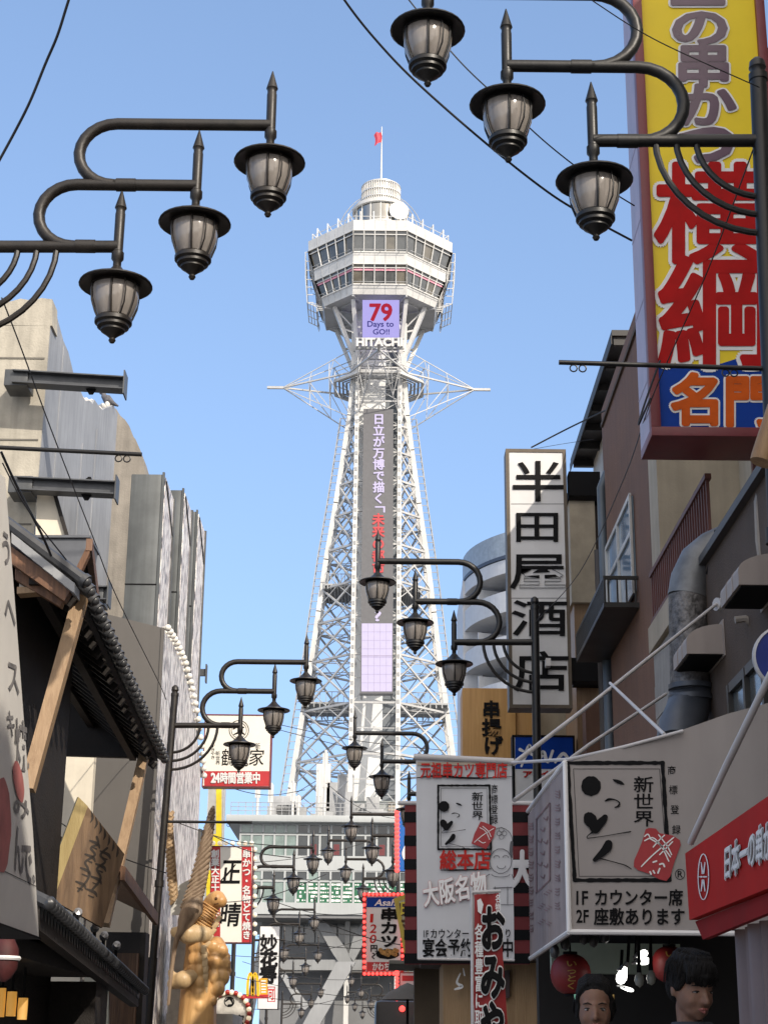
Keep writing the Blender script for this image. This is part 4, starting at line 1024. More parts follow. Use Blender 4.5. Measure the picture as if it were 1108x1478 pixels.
mb = MB(); mb.ppx([(243, 1290), (256, 1305), (258, 1318), (243, 1318)], pk, -.35, .06); mb.ppx([(245, 1278), (270, 1265), (274, 1280), (262, 1312), (246, 1312)], pk, -.45, .05); mb.build('breast_plate', mat('crane_white', (.5, .5, .47), .6), root)
mb = MB(); mb.box((T(238, 1400).x, YT+.5, 0), (T(335, 1400).x, YT+2.5, T(300, 1462).z)); mb.box((T(238, 1400).x, YT+.6, 0), (T(262, 1400).x, YT+1.2, T(250, 1335).z))
mb.build('statue_shop', mat('pale_shop_wall', (.42, .41, .39), .7, streak=.3, var=.2), label='pale shop front below the carved turtle', cat='building')
LS[0] = 1.0
# ================================================================ right side of the street
BRN = mat('brown_render', (.19, .098, .062), .8, var=.1, scale=1.5, bump=.3, bscale=40, streak=.2)
BEI = mat('beige_render', (.46, .39, .29), .8, var=.1, scale=1.2, bump=.15, streak=.25)
DBR = mat('dark_brown_render', (.100, .070, .052), .85, var=.12, scale=2, bump=.4, bscale=60, streak=.15)
SOFF = mat('white_soffit', (.55, .53, .48), .7, streak=.2)
WGL = glassy('window_glass', (.26, .36, .46), .06)
GALV = mat('galvanised', (.20, .205, .21), .5, .45, var=.2, scale=5, bump=.08, bscale=9)
CREAMB = mat('cream_block', (.43, .36, .26), .75, streak=.15)
ALU = mat('window_alu', (.56, .55, .52), .4, .2)
# --- nearest dark brown building
XN = P(1108, 690, 11.0).x; zn = P(1060, 762, 12.3).z; ps = side(XN)
bN = thing('dark_brown_building', 'dark brown low building on the right carrying the silver duct and vent hoods', 'building', (XN+3, 9, 0))
mb = MB(); mb.box((XN, -1.0, 0), (XN+7, 13.9, zn)); mb.build('wall', DBR, bN)
mb = MB(); mb.box((XN-.06, -1.0, zn+.001), (XN+7, 13.96, zn+.07)); mb.build('coping', mat('coping_dark', (.05, .048, .047), .5), bN)
mb = MB(); mb.box((XN+1.6, 6.0, zn+.071), (XN+7, 13.2, 13.6)); mb.box((XN+1.6, .5, zn+.071), (XN+7, 5.99, 9.2)); mb.build('unseen_shade_mass', BEI, bN)  # unseen masses added to keep the yellow sign and hanging banner in shadow
for (y0, y1, z0, z1) in ((11.2, 12.35, 2.9, 4.15), (8.8, 10.2, 2.9, 4.15)):
    mb = MB(); mb.box((XN-.05, y0, z0), (XN-.002, y1, z1)); w_ = mb.build('window', glassy('near_glass', (.10, .11, .11), .15), bN)
    mb = MB()
    for a in (y0, (y0+y1)/2, y1): mb.box((XN-.09, a-.03, z0-.03), (XN-.051, a+.03, z1+.03))
    for b in (z0, z1): mb.box((XN-.085, y0-.03, b-.035), (XN-.052, y1+.03, b+.035))
    mb.build('window_frame', mat('frame_dark_bronze', (.03, .028, .026), .4), w_)
bK = thing('unseen_shade_house', 'unseen brown house behind the camera, added to shade the left edge sign', 'building', (XN+3, -7, 0))  # unseen house, its height set for the shadow line on the left sign
mb = MB(); mb.box((XN, -14, 0), (XN+7, -1.05, 7.38)); mb.build('wall', DBR, bK)
mb = MB(); mb.box((XN-.1, -14.1, 7.381), (XN+7, -1.02, 7.45)); mb.build('roof', STEEL, bK)
HOOD = mat('hood_beige', (.34, .29, .26), .5, var=.06, streak=.15)
for k, (p0, p1, ytop, ybot) in enumerate((((989, 960), (1042, 948), 902, 962), ((1066, 872), (1125, 850), 800, 873))):
    c = ps.hit(*p1); cz0 = c.z; cz1 = ps.hit(p1[0], ytop if k == 0 else 800).z; ln = .62; dp = .30
    t = thing('vent_hood', ['beige quarter round vent hood beside the silver duct', 'beige quarter round vent hood at the right edge above the blue disc'][k], 'vent hood', (XN, c.y+ln/2, cz0), 'vent hoods on the brown wall')
    prof = [(0, cz0), (0, cz1)] + [(-dp*sin(a), cz0+.10+(cz1-cz0-.10)*cos(a)) for a in [q*pi/2/8 for q in range(1, 9)]] + [(-dp, cz0)]
    mb = MB(); mb.prism([Vector((XN+x, c.y-.1, z)) for x, z in prof], (0, -1, 0), ln); 
    for q in (.33, .66): mb.prism([Vector((XN+x*1.012-.001, c.y-.1+ln*q, z)) for x, z in prof], (0, -1, 0), .012)
    mb.box((XN-.012, c.y-.14, cz0-.02), (XN-.003, c.y+ln-.06, cz1+.03)); mb.build('hood', HOOD, t)
    mb = MB(); mb.box((XN-dp+.02, c.y-.08, cz0-.012), (XN-.02, c.y+ln-.13, cz0-.001)); mb.build('grille', BLACK, t)
t = thing('exhaust_duct', 'silver exhaust duct bending down between the brown and beige walls', 'duct', P(985, 1060, 13.4))
mb = MB(); D = lambda x, y, Y: P(x, y, Y)
pts = [D(1085, 770, 13.5), D(1050, 786, 13.5), D(1028, 796, 13.5), D(1008, 812, 13.5), D(997, 836, 13.5), D(993, 862, 13.5)]
mb.tube(pts, .175, 18); mb.build('elbow', GALV, t)
mb = MB(); mb.tube([D(993, 860, 13.5), D(996, 992, 13.5)], .17, 20); mb.build('straight_duct', mat('foil_duct', (.17, .16, .155), .5, .5, var=.5, scale=14, bump=.5, bscale=40), t)
mb = MB(); mb.tube([D(996, 990, 13.5), D(996, 1008, 13.5), D(990, 1030, 13.4), D(982, 1048, 13.3), D(978, 1075, 13.2)], .178, 18)
for x, y in ((996, 992), (996, 1008), (989, 1032), (981, 1050)): c = D(x, y, 13.45); mb.tube([c-Vector((0, 0, .02)), c+Vector((0, 0, .02))], .185, 18)
mb.build('lower_elbow', mat('blue_grey_duct', (.10, .11, .13), .5, .4, var=.15), t)
mb = MB()
for x, y in ((1040, 790), (1028, 797)): c = D(x, y, 13.3); mb.tube([c+Vector((.03, 0, .19)), c+Vector((-.02, -.19, 0)), c+Vector((-.06, 0, -.19))], .01, 5)
mb.build('strap', BLACK, t)
mb = MB(); mb.tube([P(1108, 700, 11.4), P(1098, 705, 11.4), P(1094, 725, 11.4), P(1096, 780, 11.4), P(1100, 810, 11.4)], .035, 8)
mb.build('vent_pipe', mat('old_beige_pipe', (.33, .29, .25), .6), label='thin beige pipe hooking over the top edge of the dark brown wall', cat='pipe')
mb = MB(); mb.tube([P(1060, 895, 11.9), P(1075, 893, 11.9), P(1092, 905, 11.9), P(1108, 915, 11.9)], .028, 8); mb.build('vent_pipe', mat('old_beige_pipe', (.33, .29, .25)), label='short rusty pipe stub under the right vent hood', cat='pipe')
# --- beige building with the railing balcony
XB = 2.98; pb_ = side(XB); zb = P(940, 480, 17).z+.5
bG = thing('beige_building', 'beige rendered house with a brown railed balcony beneath the yellow sign', 'building', (XB+3, 16, 0))
Y0, Y1 = 14.2, 17.7
mb = MB(); mb.box((XB+.9, Y0, 0), (XB+6, Y1, 8.6)); mb.box((XB, Y1-.55, 0), (XB+.9, Y1, 8.6)); mb.box((XB+.02, Y0, 0), (XB+.9, Y1-.55, pb_.hit(958, 930).z)); mb.build('wall', BEI, bG)
zr0 = pb_.hit(958, 885).z; zr1 = pb_.hit(955, 808).z
yr0, yr1 = 14.3, Y1-.1
mb = MB(); RAILC = mat('rail_oxide', (.13, .045, .035), .55)
mb.box((XB-.06, yr0, zr1-.05), (XB, yr1, zr1)); mb.box((XB-.06, yr0, zr0), (XB, yr1, zr0+.05)); n = 26
for k in range(n+1): y = yr0+.05+(yr1-yr0-.1)*k/n; mb.box((XB-.045, y-.014, zr0+.05), (XB-.015, y+.014, zr1-.05))
mb.build('railing', RAILC, bG)
mb = MB(); mb.box((XB-.08, yr0-.05, zr0-.3), (XB+.019, yr1+.08, zr0-.02)); mb.build('balcony_edge', BEI, bG)
SID = mat('grey_siding', (.34, .32, .29), .7, streak=.25)
mb = MB(); 
for k in range(5): mb.box((XB-.03-.006*(k % 2), Y0+.6, zr0-.31-.36*(k+1)), (XB+.019, Y1-.02, zr0-.315-.36*k))
mb.build('siding', SID, bG)
mb = MB(); mb.box((XB-.1, Y0+.6, zr0-2.3), (XB+.02, Y1, zr0-2.13)); mb.build('ledge', DBR, bG)
mb = MB(); mb.box((XB+.84, 14.6, zr0+.2), (XB+.898, 16.1, zr0+2.5)); w_ = mb.build('balcony_window', glassy('balc_glass', (.12, .13, .14), .1), bG)
mb = MB()
for a in (14.6, 15.1, 15.35, 16.1): mb.box((XB+.8, a-.035, zr0+.2), (XB+.839, a+.035, zr0+2.5))
for b in (.2, 1.5, 2.5): mb.box((XB+.805, 14.6, zr0+b-.03), (XB+.838, 16.1, zr0+b+.03))
mb.build('window_frame', RAILC, w_)
mb = MB(); mb.tube([P(1060, 800, 14.1), P(1055, 790, 14.1), P(1060, 782, 14.1), P(1075, 775, 14.1)], .05, 10); mb.build('pipe_elbow', SOFF, bG)
# --- brown house with eave, window and black balcony
XW = 3.02; pw = side(XW); zt = pw.hit(915, 565).z
bW = thing('brown_house', 'brown rendered flat topped house with a small black balcony', 'building', (XW+3, 21, 0))
Yn, Yf = 17.75, 21.5
zt = pw.hit(916, 486).z
mb = MB(); mb.box((XW, Yn, 0), (XW+6, Yf, zt)); mb.build('wall', BRN, bW)
mb = MB(); mb.box((XW-.03, Yn-.02, zt+.001), (XW+6, Yf+.02, zt+.06)); mb.build('coping', DBR, bW)
mb = MB(); mb.box((XW+.13, 18.4, zt+.061), (XW+6, 22.55, 10.5)); mb.box((XW+.13, Yf+.021, 0), (XW+6, 22.55, zt+.06)); mb.build('added_shade_block', BRN, bW)  # block added to cast the shadow edge across the liquor sign
bV = thing('white_house', 'taller white walled house with a dark overhanging roof edge behind the brown house', 'building', (6.5, 24.8, 0))
XV = P(852, 690, 28.0).x; zv = P(866, 566, 24.8).z
mb = MB(); mb.box((XV+.05, 22.7, 0), (XV+5, 28.0, zv-.06)); mb.build('wall', SOFF, bV)
mb = MB(); mb.box((XV-.33, 22.6, zv), (XV+5, 28.2, zv+.09)); mb.build('roof', mat('roof_dark', (.035, .033, .032), .6), bV)
mb = MB()
for k in range(7): y = 22.65+k*.88; mb.box((XV-.30, y, zv-.13), (XV+.048, y+.1, zv-.003))
mb.box((XV-.345, 22.6, zv-.14), (XV-.332, 28.2, zv-.004)); mb.build('rafter_end', mat('roof_dark', (.035, .033, .032)), bV)
a, b = pw.hit(913, 722), pw.hit(880, 845)
wy0, wy1 = pw.hit(915, 760).y, pw.hit(879, 800).y; wz1, wz0 = pw.hit(915, 712).z, pw.hit(915, 860).z
mb = MB(); mb.box((XW-.03, wy0, wz0), (XW-.002, wy1, wz1)); w_ = mb.build('window', WGL, bW)
mb = MB()
for a_ in (wy0, (wy0+wy1)/2, wy1): mb.box((XW-.06, a_-.032, wz0), (XW-.031, a_+.032, wz1))
for z_ in (wz0, wz0+(wz1-wz0)*.62, wz1): mb.box((XW-.056, wy0-.032, z_-.03), (XW-.032, wy1+.032, z_+.03))
mb.build('window_frame', ALU, w_)
by0, by1 = wy0-.15, wy1+.5; bz1 = pw.hit(915, 842).z; bz0 = pw.hit(914, 884).z; bx = XW-.42
mb = MB(); BMET = mat('balcony_black', (.018, .017, .017), .45)
mb.box((bx, by0, bz0-.06), (XW-.001, by1, bz0)); mb.box((bx, by0, bz1-.04), (bx+.04, by1, bz1)); mb.box((bx+.041, by0, bz1-.04), (XW-.001, by0+.04, bz1))
for k in range(30): y = by0+(by1-by0)*k/29; mb.box((bx, y-.016, bz0+.001), (bx+.025, y+.016, bz1-.041))
for k in range(4): x = bx+.06+(XW-bx-.1)*k/3; mb.box((x-.01, by0, bz0+.001), (x+.01, by0+.02, bz1-.041))
mb.build('balcony', BMET, bW)
t = thing('drain_pipe', 'dark blue grey drain pipe running down the edge of the brown house', 'pipe', (XW, 23.5, 0))
mb = MB(); c = P(867, 700, 21.7); mb.tube([Vector((c.x, c.y, 0)), Vector((c.x, c.y, 9.0)), Vector((c.x+.1, c.y+.05, 9.25))], .065, 10); mb.build('pipe', mat('pipe_blue_grey', (.10, .125, .15), .45), t)
mb = MB(); c = P(859, 700, 22.0); mb.tube([Vector((c.x, c.y, 0)), Vector((c.x, c.y, 8.2))], .05, 8); 
for z in (3, 5, 7): mb.box((c.x-.08, c.y-.06, z), (c.x+.08, c.y+.06, z+.06))
mb.build('pipe', mat('pipe_dark', (.05, .04, .035), .5), t)
# --- far right houses with a jutting block
bF = thing('jutting_house', 'house with a jutting cream upper room over timber boarding, behind the white liquor sign', 'building', (5, 28, 0))
Yq = 25.2; pq = front(Yq)
mb = MB(); mb.box((P(846, 800, Yq).x, Yq+.0, 0), (8, Yq+3, P(840, 690, Yq).z)); mb.build('wall', mat('wall_dark_brown', (.075, .055, .045), .8), bF)
q0 = P(822, 745, 24.9); q1 = P(822, 868, 24.9)
mb = MB(); mb.box((q0.x, 24.95, q1.z), (P(858, 745, 24.95).x, 26.4, P(850, 722, 24.95).z)); mb.build('jutting_room', CREAMB, bF)
mb = MB(); mb.box((q0.x-.08, 24.85, P(850, 722, 24.95).z+.001), (P(858, 745, 24.95).x+.1, 26.5, P(850, 715, 24.95).z)); mb.build('room_roof', BLACK, bF)
mb = MB(); mb.box((P(828, 900, 25.1).x, 25.05, 0), (P(862, 900, 25.1).x, 26.6, q1.z-.002)); mb.build('boarding', wood('boarding_tan', (.33, .21, .11), (.25, .15, .08)), bF)
mb = MB(); mb.box((P(826, 960, 24.9).x, 24.85, P(840, 990, 24.9).z), (P(868, 960, 24.9).x, 25.04, P(840, 955, 24.9).z)); mb.build('dark_beam', BLACK, bF)
bH = thing('cream_house', 'cream walled house low behind the blue sign', 'building', (5, 30.5, 0))
mb = MB(); mb.box((P(748, 1030, 28.3).x, 28.4, 0), (7, 32, P(800, 1010, 28.4).z)); mb.build('wall', CREAMB, bH)
mb = MB(); mb.box((P(748, 1030, 28.3).x-.1, 28.3, P(800, 1010, 28.4).z+.001), (7, 32.1, P(800, 1002, 28.4).z)); mb.build('roof', BLACK, bH)
mb = MB(); mb.box((P(846, 1100, 24.6).x, 24.55, 0), (6, 25.0, P(850, 1015, 24.6).z)); mb.build('shade_wall', BRN, bH)
# --- rounded apartment block
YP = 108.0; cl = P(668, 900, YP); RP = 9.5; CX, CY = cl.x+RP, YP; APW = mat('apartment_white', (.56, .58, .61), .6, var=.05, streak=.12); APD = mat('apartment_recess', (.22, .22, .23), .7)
apt = thing('apartment_block', 'tall rounded grey apartment block with curved balconies rising behind the white vertical sign', 'building', (CX, CY, 0))
ztop = P(740, 757, YP-8).z; fl = (P(700, 850, YP-8).z-P(700, 915, YP-8).z)
def curved(mb, r0, r1, z0, z1, a0=radians(150), a1=radians(300), n=40):
    mb.lathe([(r0, z0), (r1, z0), (r1, z1), (r0, z1), (r0, z0)], (CX, CY, 0), n=n, a0=a0, a1=a1)
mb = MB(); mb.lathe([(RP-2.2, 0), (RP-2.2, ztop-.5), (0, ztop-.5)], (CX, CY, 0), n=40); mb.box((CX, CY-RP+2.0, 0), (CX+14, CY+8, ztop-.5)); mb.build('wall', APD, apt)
mb = MB(); curved(mb, RP-2.2, RP, ztop-1.5, ztop); mb.build('roof_band', mat('roof_blue_grey', (.30, .36, .43), .5, streak=.15), apt)
mb = MB(); curved(mb, RP-2.1, RP+.04, ztop-1.75, ztop-1.52); mb.build('dark_band', mat('band_navy', (.05, .065, .10), .5), apt)
for k in range(13):
    z = ztop-2.0-k*fl
    if z < 2: break
    if k == 0:
        mb = MB(); curved(mb, RP-2.2, RP-.02, z-.7, z+.2); mb.build('balcony', APW, apt); 
    mb = MB(); curved(mb, RP-.16, RP, z-fl-.35, z-fl+1.0); curved(mb, RP-2.2, RP-.17, z-fl-.35, z-fl-.1); mb.build('balcony', APW, apt)
    mb = MB()
    for a in (200, 232, 262): mb.obox((CX+(RP-1.2)*cos(radians(a)), CY+(RP-1.2)*sin(radians(a)), z-fl+.95), (1.9, .1, 2.0), rot=Euler((0, 0, radians(a))))
    mb.build('partition', APW, apt)
mb = MB(); mb.box((CX-RP-.05, CY-1.0, 0), (CX-RP+1.2, CY+8, ztop-1.7)); mb.build('stair_wall', APW, apt)
# --- wooden post end at the right edge
mb = MB(); a, b = P(1099, 668, 7.0), P(1125, 590, 7.0); mb.tube([a, a.lerp(b, .1), b], [.055, .058, .06], 14); mb.build('bamboo_pole', wood('bamboo_tan', (.33, .20, .09), (.25, .14, .06)), label='tan bamboo pole end poking in at the right edge', cat='pole')
# --- shop stalls low on the right, beyond the banner
TAN = wood('stall_timber', (.34, .22, .11), (.26, .16, .075))
st = thing('timber_stall', 'tan timber shop stall low down behind the red flag', 'stall', (1.6, 13.5, 0))
a = P(640, 1400, 12.5); b = P(760, 1400, 12.5)
mb = MB(); mb.box((a.x, 12.6, 0), (2.6, 13.4, P(680, 1388, 12.5).z)); mb.build('front', TAN, st)
mb = MB(); mb.box((a.x-.15, 12.3, P(680, 1388, 12.5).z+.002), (2.7, 13.6, P(680, 1380, 12.5).z)); mb.build('roof', DARK, st)
mb = MB(); mb.ppx([(688, 1405), (735, 1400), (735, 1440), (688, 1440)], front(12.55), 0, .03); mb.build('menu_board', mat('menu_dark', (.05, .03, .03), .6), st)
ps_ = front(12.5); mb = MB(); stroke(mb, [(664, 1405, .8), (659, 1418, 1.6), (666, 1424, 2.4), (656, 1428, 1.2)], ps_, .01); stroke(mb, [(668, 1398, .6), (670, 1408, 1)], ps_, .01); mb.build('drawn_mark', INKWHITE, st)
sk_ = thing('dark_shop_row', 'row of dim shop fronts low on the right behind the striped banner', 'shop', (2.6, 22, 0))
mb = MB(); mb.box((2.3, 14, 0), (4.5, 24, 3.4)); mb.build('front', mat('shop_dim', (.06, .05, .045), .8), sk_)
mb = MB(); a = P(598, 1420, 20); mb.box((a.x, 20, 0), (2.4, 20.6, P(600, 1398, 20).z)); mb.build('stall_side', mat('stall_brown', (.10, .075, .05), .8), sk_)
mb = MB(); mb.box((a.x-.3, 19.2, P(600, 1398, 20).z+.01), (2.4, 20.7, P(600, 1392, 20).z)); mb.build('canopy', mat('canopy_grey', (.16, .155, .14), .8), sk_)
# interior seen under the white canvas
t = thing('snack_bar', 'dim snack bar under the white canvas, dark inside', 'shop', (1.6, 10.2, 0))
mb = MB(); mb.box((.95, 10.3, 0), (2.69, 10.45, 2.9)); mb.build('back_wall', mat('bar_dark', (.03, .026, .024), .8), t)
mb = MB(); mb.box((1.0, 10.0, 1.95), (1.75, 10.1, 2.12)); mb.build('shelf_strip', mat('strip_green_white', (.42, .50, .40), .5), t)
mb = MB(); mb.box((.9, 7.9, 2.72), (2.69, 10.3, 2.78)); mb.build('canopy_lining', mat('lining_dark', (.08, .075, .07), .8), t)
mb = MB(); mb.box((1.35, 8.9, 0), (2.6, 9.4, 1.1)); mb.build('counter', TAN, t)
# ================================================================ signs, banners, rods and cables
SIGNW = mat('sign_white', (.66, .66, .66), .35, var=.04, streak=.05)
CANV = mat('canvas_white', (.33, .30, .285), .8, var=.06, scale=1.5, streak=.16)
DRED = mat('dark_red_frame', (.17, .022, .03), .4, var=.12, streak=.15)
REDP = mat('red_panel', (.46, .025, .03), .45, var=.1)
def board(name, label, cat, rect, Y, depth, frame, facem, fw=4, group=None, yaw=0.0, quad=None):
    """box sign seen from the front: rect in photo pixels; returns (thing, face object, plane)"""
    x0, y0, x1, y1 = rect; pl = front(Y, yaw, P((x0+x1)/2, (y0+y1)/2, Y).x)
    ym = (y0+y1)/2
    a, b = pl.hit(x0, ym), pl.hit(x1, ym); zt = pl.hit((x0+x1)/2, y0).z; zb = pl.hit((x0+x1)/2, y1).z
    u = (b-a); u.z = 0; W = u.length; u.normalize(); n = pl.n
    o = Vector((a.x, a.y, zb)); t = thing(name, label, cat, o+u*W/2, group)
    fm = fw*mpp(Y, ym); H = zt-zb
    def q(x, z, d): return o+u*x+Vector((0, 0, z))-n*d
    mb = MB()
    for (xa, za, xb, zb2) in ((0, 0, W, fm), (0, H-fm, W, H), (0, fm, fm, H-fm), (W-fm, fm, W, H-fm)):
        mb.prism([q(xa, za, 0), q(xb, za, 0), q(xb, zb2, 0), q(xa, zb2, 0)], n, depth)
    mb.prism([q(fm, fm, .03), q(W-fm, fm, .03), q(W-fm, H-fm, .03), q(fm, H-fm, .03)], n, depth-.04)
    mb.build('frame', frame, t)
    mb = MB(); mb.prism([q(fm, fm, .012), q(W-fm, fm, .012), q(W-fm, H-fm, .012), q(fm, H-fm, .012)], n, .015); f = mb.build('face', facem, t)
    return t, f, Plane(pl.p-n*.012, n)
# ---------------- big yellow sign
YY = 13.5; pl = front(YY)
x0 = P(926.5, 320, YY).x; x1 = P(1103, 10, YY).x; zb = P(1000, 629, YY).z; zt = P(1000, -120, YY).z; dep = .62
t = thing('big_shop_sign', 'huge yellow and blue box sign in a red frame at the upper right', 'sign', ((x0+x1)/2, YY, zb))
YEL = mat('sign_yellow', (.84, .62, .02), .4, var=.06, scale=.8, spec=.3); BLU = mat('sign_blue', (.004, .045, .30), .5, var=.08, spec=.12)
mb = MB(); f = .085
for lo, hi in (((x0, YY, zb), (x1, YY+dep, zb+f)), ((x0, YY, zt-f), (x1, YY+dep, zt)), ((x0, YY, zb+f), (x0+f, YY+.12, zt-f)), ((x1-f, YY, zb+f), (x1, YY+dep, zt-f))): mb.box(lo, hi, bev=.006)
mb.build('frame', DRED, t)
mb = MB(); mb.box((x0+.002, YY+.121, zb+f), (x0+.05, YY+dep, zt-f))
for z in (7.2, 8.0, 8.8, 9.6): mb.box((x0-.001, YY+.13, z), (x0+.0, YY+dep, z+.012))
mb.build('side_cladding', mat('side_lilac', (.42, .33, .40), .4, streak=.15), t)
mb = MB(); mb.box((x0+f, YY+.05, zb+f), (x1-f, YY+.12, zt-f)); fc = mb.build('face', YEL, t)
pl = front(YY+.05); OFF = pl
mb = MB(); mb.ppx([(931, 527), (1000, 527), (1040, 525), (1062, 518), (1078, 517), (1092, 524), (1140, 520), (1140, 655), (931, 655)][::-1], pl, .004)
# clip to the face
for v in mb.bm.verts: v.co.x = min(max(v.co.x, x0+f), x1-f); v.co.z = max(v.co.z, zb+f)
mb.build('blue_field', BLU, t)
PURP = mat('ink_purple', (.10, .05, .085), .3, coat=.3); ORG_ = mat('ink_orange', (.62, .10, .008), .6, spec=.15); RED2 = mat('ink_sign_red', (.42, .010, .010), .6, spec=.12)
small = [('日', (958, -150, 1036, -85)), ('本', (960, -78, 1038, -16)), ('一', (966, -28, 1046, 38)), ('の', (964, 10, 1054, 70)), ('串', (972, 58, 1056, 128)), ('か', (974, 118, 1062, 186)), ('つ', (974, 170, 1064, 244))]
big = [('横', (942, 232, 1102, 385)), ('綱', (946, 366, 1118, 535))]
org = [('名', (966, 538, 1044, 616)), ('門', (1042, 540, 1120, 618))]
mb = MB(); 
for ch, r in small: put(mb, ch, r, pl, .006, .082)
for ch, r in big: put(mb, ch, r, pl, .006, .062)
for ch, r in org: put(mb, ch, r, pl, .006, .085)
mb.build('white_outline', INKWHITE, fc)
mb = MB()
for ch, r in small: put(mb, ch, r, pl, .014, .042)
mb.build('purple_lettering', PURP, fc)
mb = MB()
for ch, r in big: put(mb, ch, r, pl, .014, .027)
mb.build('red_lettering', RED2, fc)
mb = MB()
for ch, r in org: put(mb, ch, r, pl, .014, .045)
mb.build('orange_lettering', ORG_, fc)
mb = MB(); mb.box((x1, YY+.2, 8), (XN+2, YY+.4, 8.2)); mb.box((x1, YY+.2, 10.5), (XN+2, YY+.4, 10.7)); mb.build('wall_bracket', STEEL, t)
# ---------------- white vertical liquor sign
FRB = mat('frame_brown', (.10, .075, .05), .5, var=.2)
t, fc, pl = board('vertical_shop_sign', 'tall white vertical sign with black raised characters in a brown frame', 'sign', (732, 648, 821, 1022), 23.0, .35, FRB, SIGNW, 5)
mb = MB()
for ch, r in (('半', (736, 664, 816, 726)), ('田', (738, 736, 811, 784)), ('屋', (733, 796, 819, 852)), ('酒', (736, 864, 821, 920)), ('店', (739, 938, 824, 1000))): put(mb, ch, r, pl, .012, .008, ext=.02)
mb.build('raised_letters', BLACK, fc)
mb = MB()
for y in (727, 863): mb.rpx((737, y, 818, y+.8), pl, .003)
mb.build('panel_joint', STEEL, fc)
for y0_, y1_ in ((684, 718), (952, 985)): mb = MB(); a, b = P(820, y1_, 23.15), P(864, y0_, 23.15); mb.box((a.x, 23.05, a.z), (b.x, 23.3, b.z)); mb.build('bracket', BLACK, t)
mb = MB(); mb.box((P(786, 950, 22.92).x, 22.8, P(786, 963, 22.9).z), (P(793, 950, 22.92).x, 22.96, P(786, 952, 22.9).z)); mb.build('small_lamp', INKWHITE, t)
# ---------------- wooden sign, blue sign
SGW2 = wood('sign_board_golden', (.48, .27, .085), (.38, .20, .055), stretch=(9, 9, .5))
t = thing('wooden_shop_sign', 'golden timber box sign with three black characters below the white liquor sign', 'sign', P(710, 1090, 27.5))
pl = front(27.5); a, b = P(667, 1040, 27.5), P(744, 1040, 27.5); zt = P(700, 993, 27.5).z
mb = MB(); mb.box((a.x, 27.5, 3.6), (b.x, 28.3, zt), bev=.02); bo = mb.build('board', SGW2, t)
mb = MB(); mb.box((b.x+.003, 27.62, 3.6), (b.x+.30, 28.3, zt-.02), bev=.02); mb.build('side_board', SGW2, t)
mb = MB()
for ch, r in (('串', (695, 1011, 722, 1037)), ('揚', (695, 1037, 723, 1063)), ('げ', (697, 1062, 725, 1090))): put(mb, ch, r, pl, .01, .03, ext=.03)
mb.build('lettering', BLACK, bo)
t, fc, pl = board('blue_white_sign', 'sign with a blue upper half and white lower half behind the street lamp pole', 'sign', (740, 1061, 831, 1225), 25.0, .3, BLACK, SIGNW, 3)
mb = MB(); mb.rpx((743, 1064, 828, 1110), pl, .004); mb.build('blue_half', BLU, fc)
mb = MB(); stroke(mb, [(752, 1106, 1.5), (760, 1084, 3), (764, 1076, 2), (766, 1088, 2), (771, 1090, 1.5)], pl, .008); stroke(mb, [(776, 1102, 2), (783, 1086, 3.2), (790, 1100, 2), (797, 1084, 2)], pl, .008); stroke(mb, [(801, 1100, 2), (812, 1088, 2.5), (820, 1096, 2)], pl, .008); stroke(mb, [(750, 1082, 2.5), (758, 1086, 1)], pl, .008); mb.build('script_letters', INKWHITE, fc)
mb = MB(); put(mb, 'ア', (753, 1112, 768, 1123), pl, .006, .05); put(mb, 'イ', (778, 1112, 792, 1123), pl, .006, .05); put(mb, 'ス', (800, 1112, 814, 1123), pl, .006, .05); mb.build('red_letters', RED, fc)

# ---------------- white canvas box with the brush logo
def brush_logo(mb, X, pl, off, kx=1.0, k=1.0):
    """the four brushed characters; X maps logo units (zoomed pixels of the canvas) to photo pixels"""
    lift = [0.0]
    def B(cx, cy, rx, ry, rot=0, sd=1):
        lift[0] += .0009; x, y = X(cx, cy); blob(mb, x, y, rx*k, ry*k, pl, off+lift[0], rot, seed=sd)
    def S(pts): lift[0] += .0009; stroke(mb, [(*X(x, y), w_*k) for x, y, w_ in pts], pl, off+lift[0])
    B(272, 370, 14.2, 14.4, 0, 3)
    S([(374, 340, .6), (382, 344, 1.8), (398, 350, 2.6), (412, 356, 2.3), (424, 362, .8)])
    S([(337, 440, .8), (352, 433, 1.7), (372, 432, 1.1), (392, 438, .8), (404, 450, 1.2), (398, 463, 1.4), (382, 470, .7)])
    B(268, 528, 9.4, 11.8, -.45, 5); B(290, 558, 8.5, 9.5, -.3, 6); S([(292, 570, 6.5), (312, 545, 6.2), (328, 528, 5.4), (336, 516, 4.2)])
    S([(296, 575, 3), (268, 592, .8), (254, 604, .6), (254, 613, .6), (280, 611, .6), (330, 604, .5), (400, 592, .6), (455, 583, .9)])
    S([(352, 640, 5.8), (346, 656, 6.6), (330, 675, 5.5), (308, 696, 4.2), (288, 714, 3)]); S([(300, 706, 1.2), (330, 712, .7), (390, 728, .6), (430, 740, .8), (458, 757, .5)])
def rough_frame(mb, quad, w_, pl, off, seed=3):
    rg = random.Random(seed); q = [Vector(p) for p in quad]
    for i in range(4):
        a, b = q[i], q[(i+1) % 4]; n = 26; pts = []
        for j in range(n+1): pts.append((*(a.lerp(b, j/n)+Vector((rg.uniform(-.25, .25), rg.uniform(-.25, .25)))*w_*.35), w_*rg.uniform(.75, 1.12)))
        stroke(mb, pts, pl, off+.0003*i, n=2)
Yc = 7.6; pl = front(Yc); t = thing('canvas_sign_box', 'big white canvas sign box with black brush characters over the snack bar', 'sign', P(900, 1345, Yc))
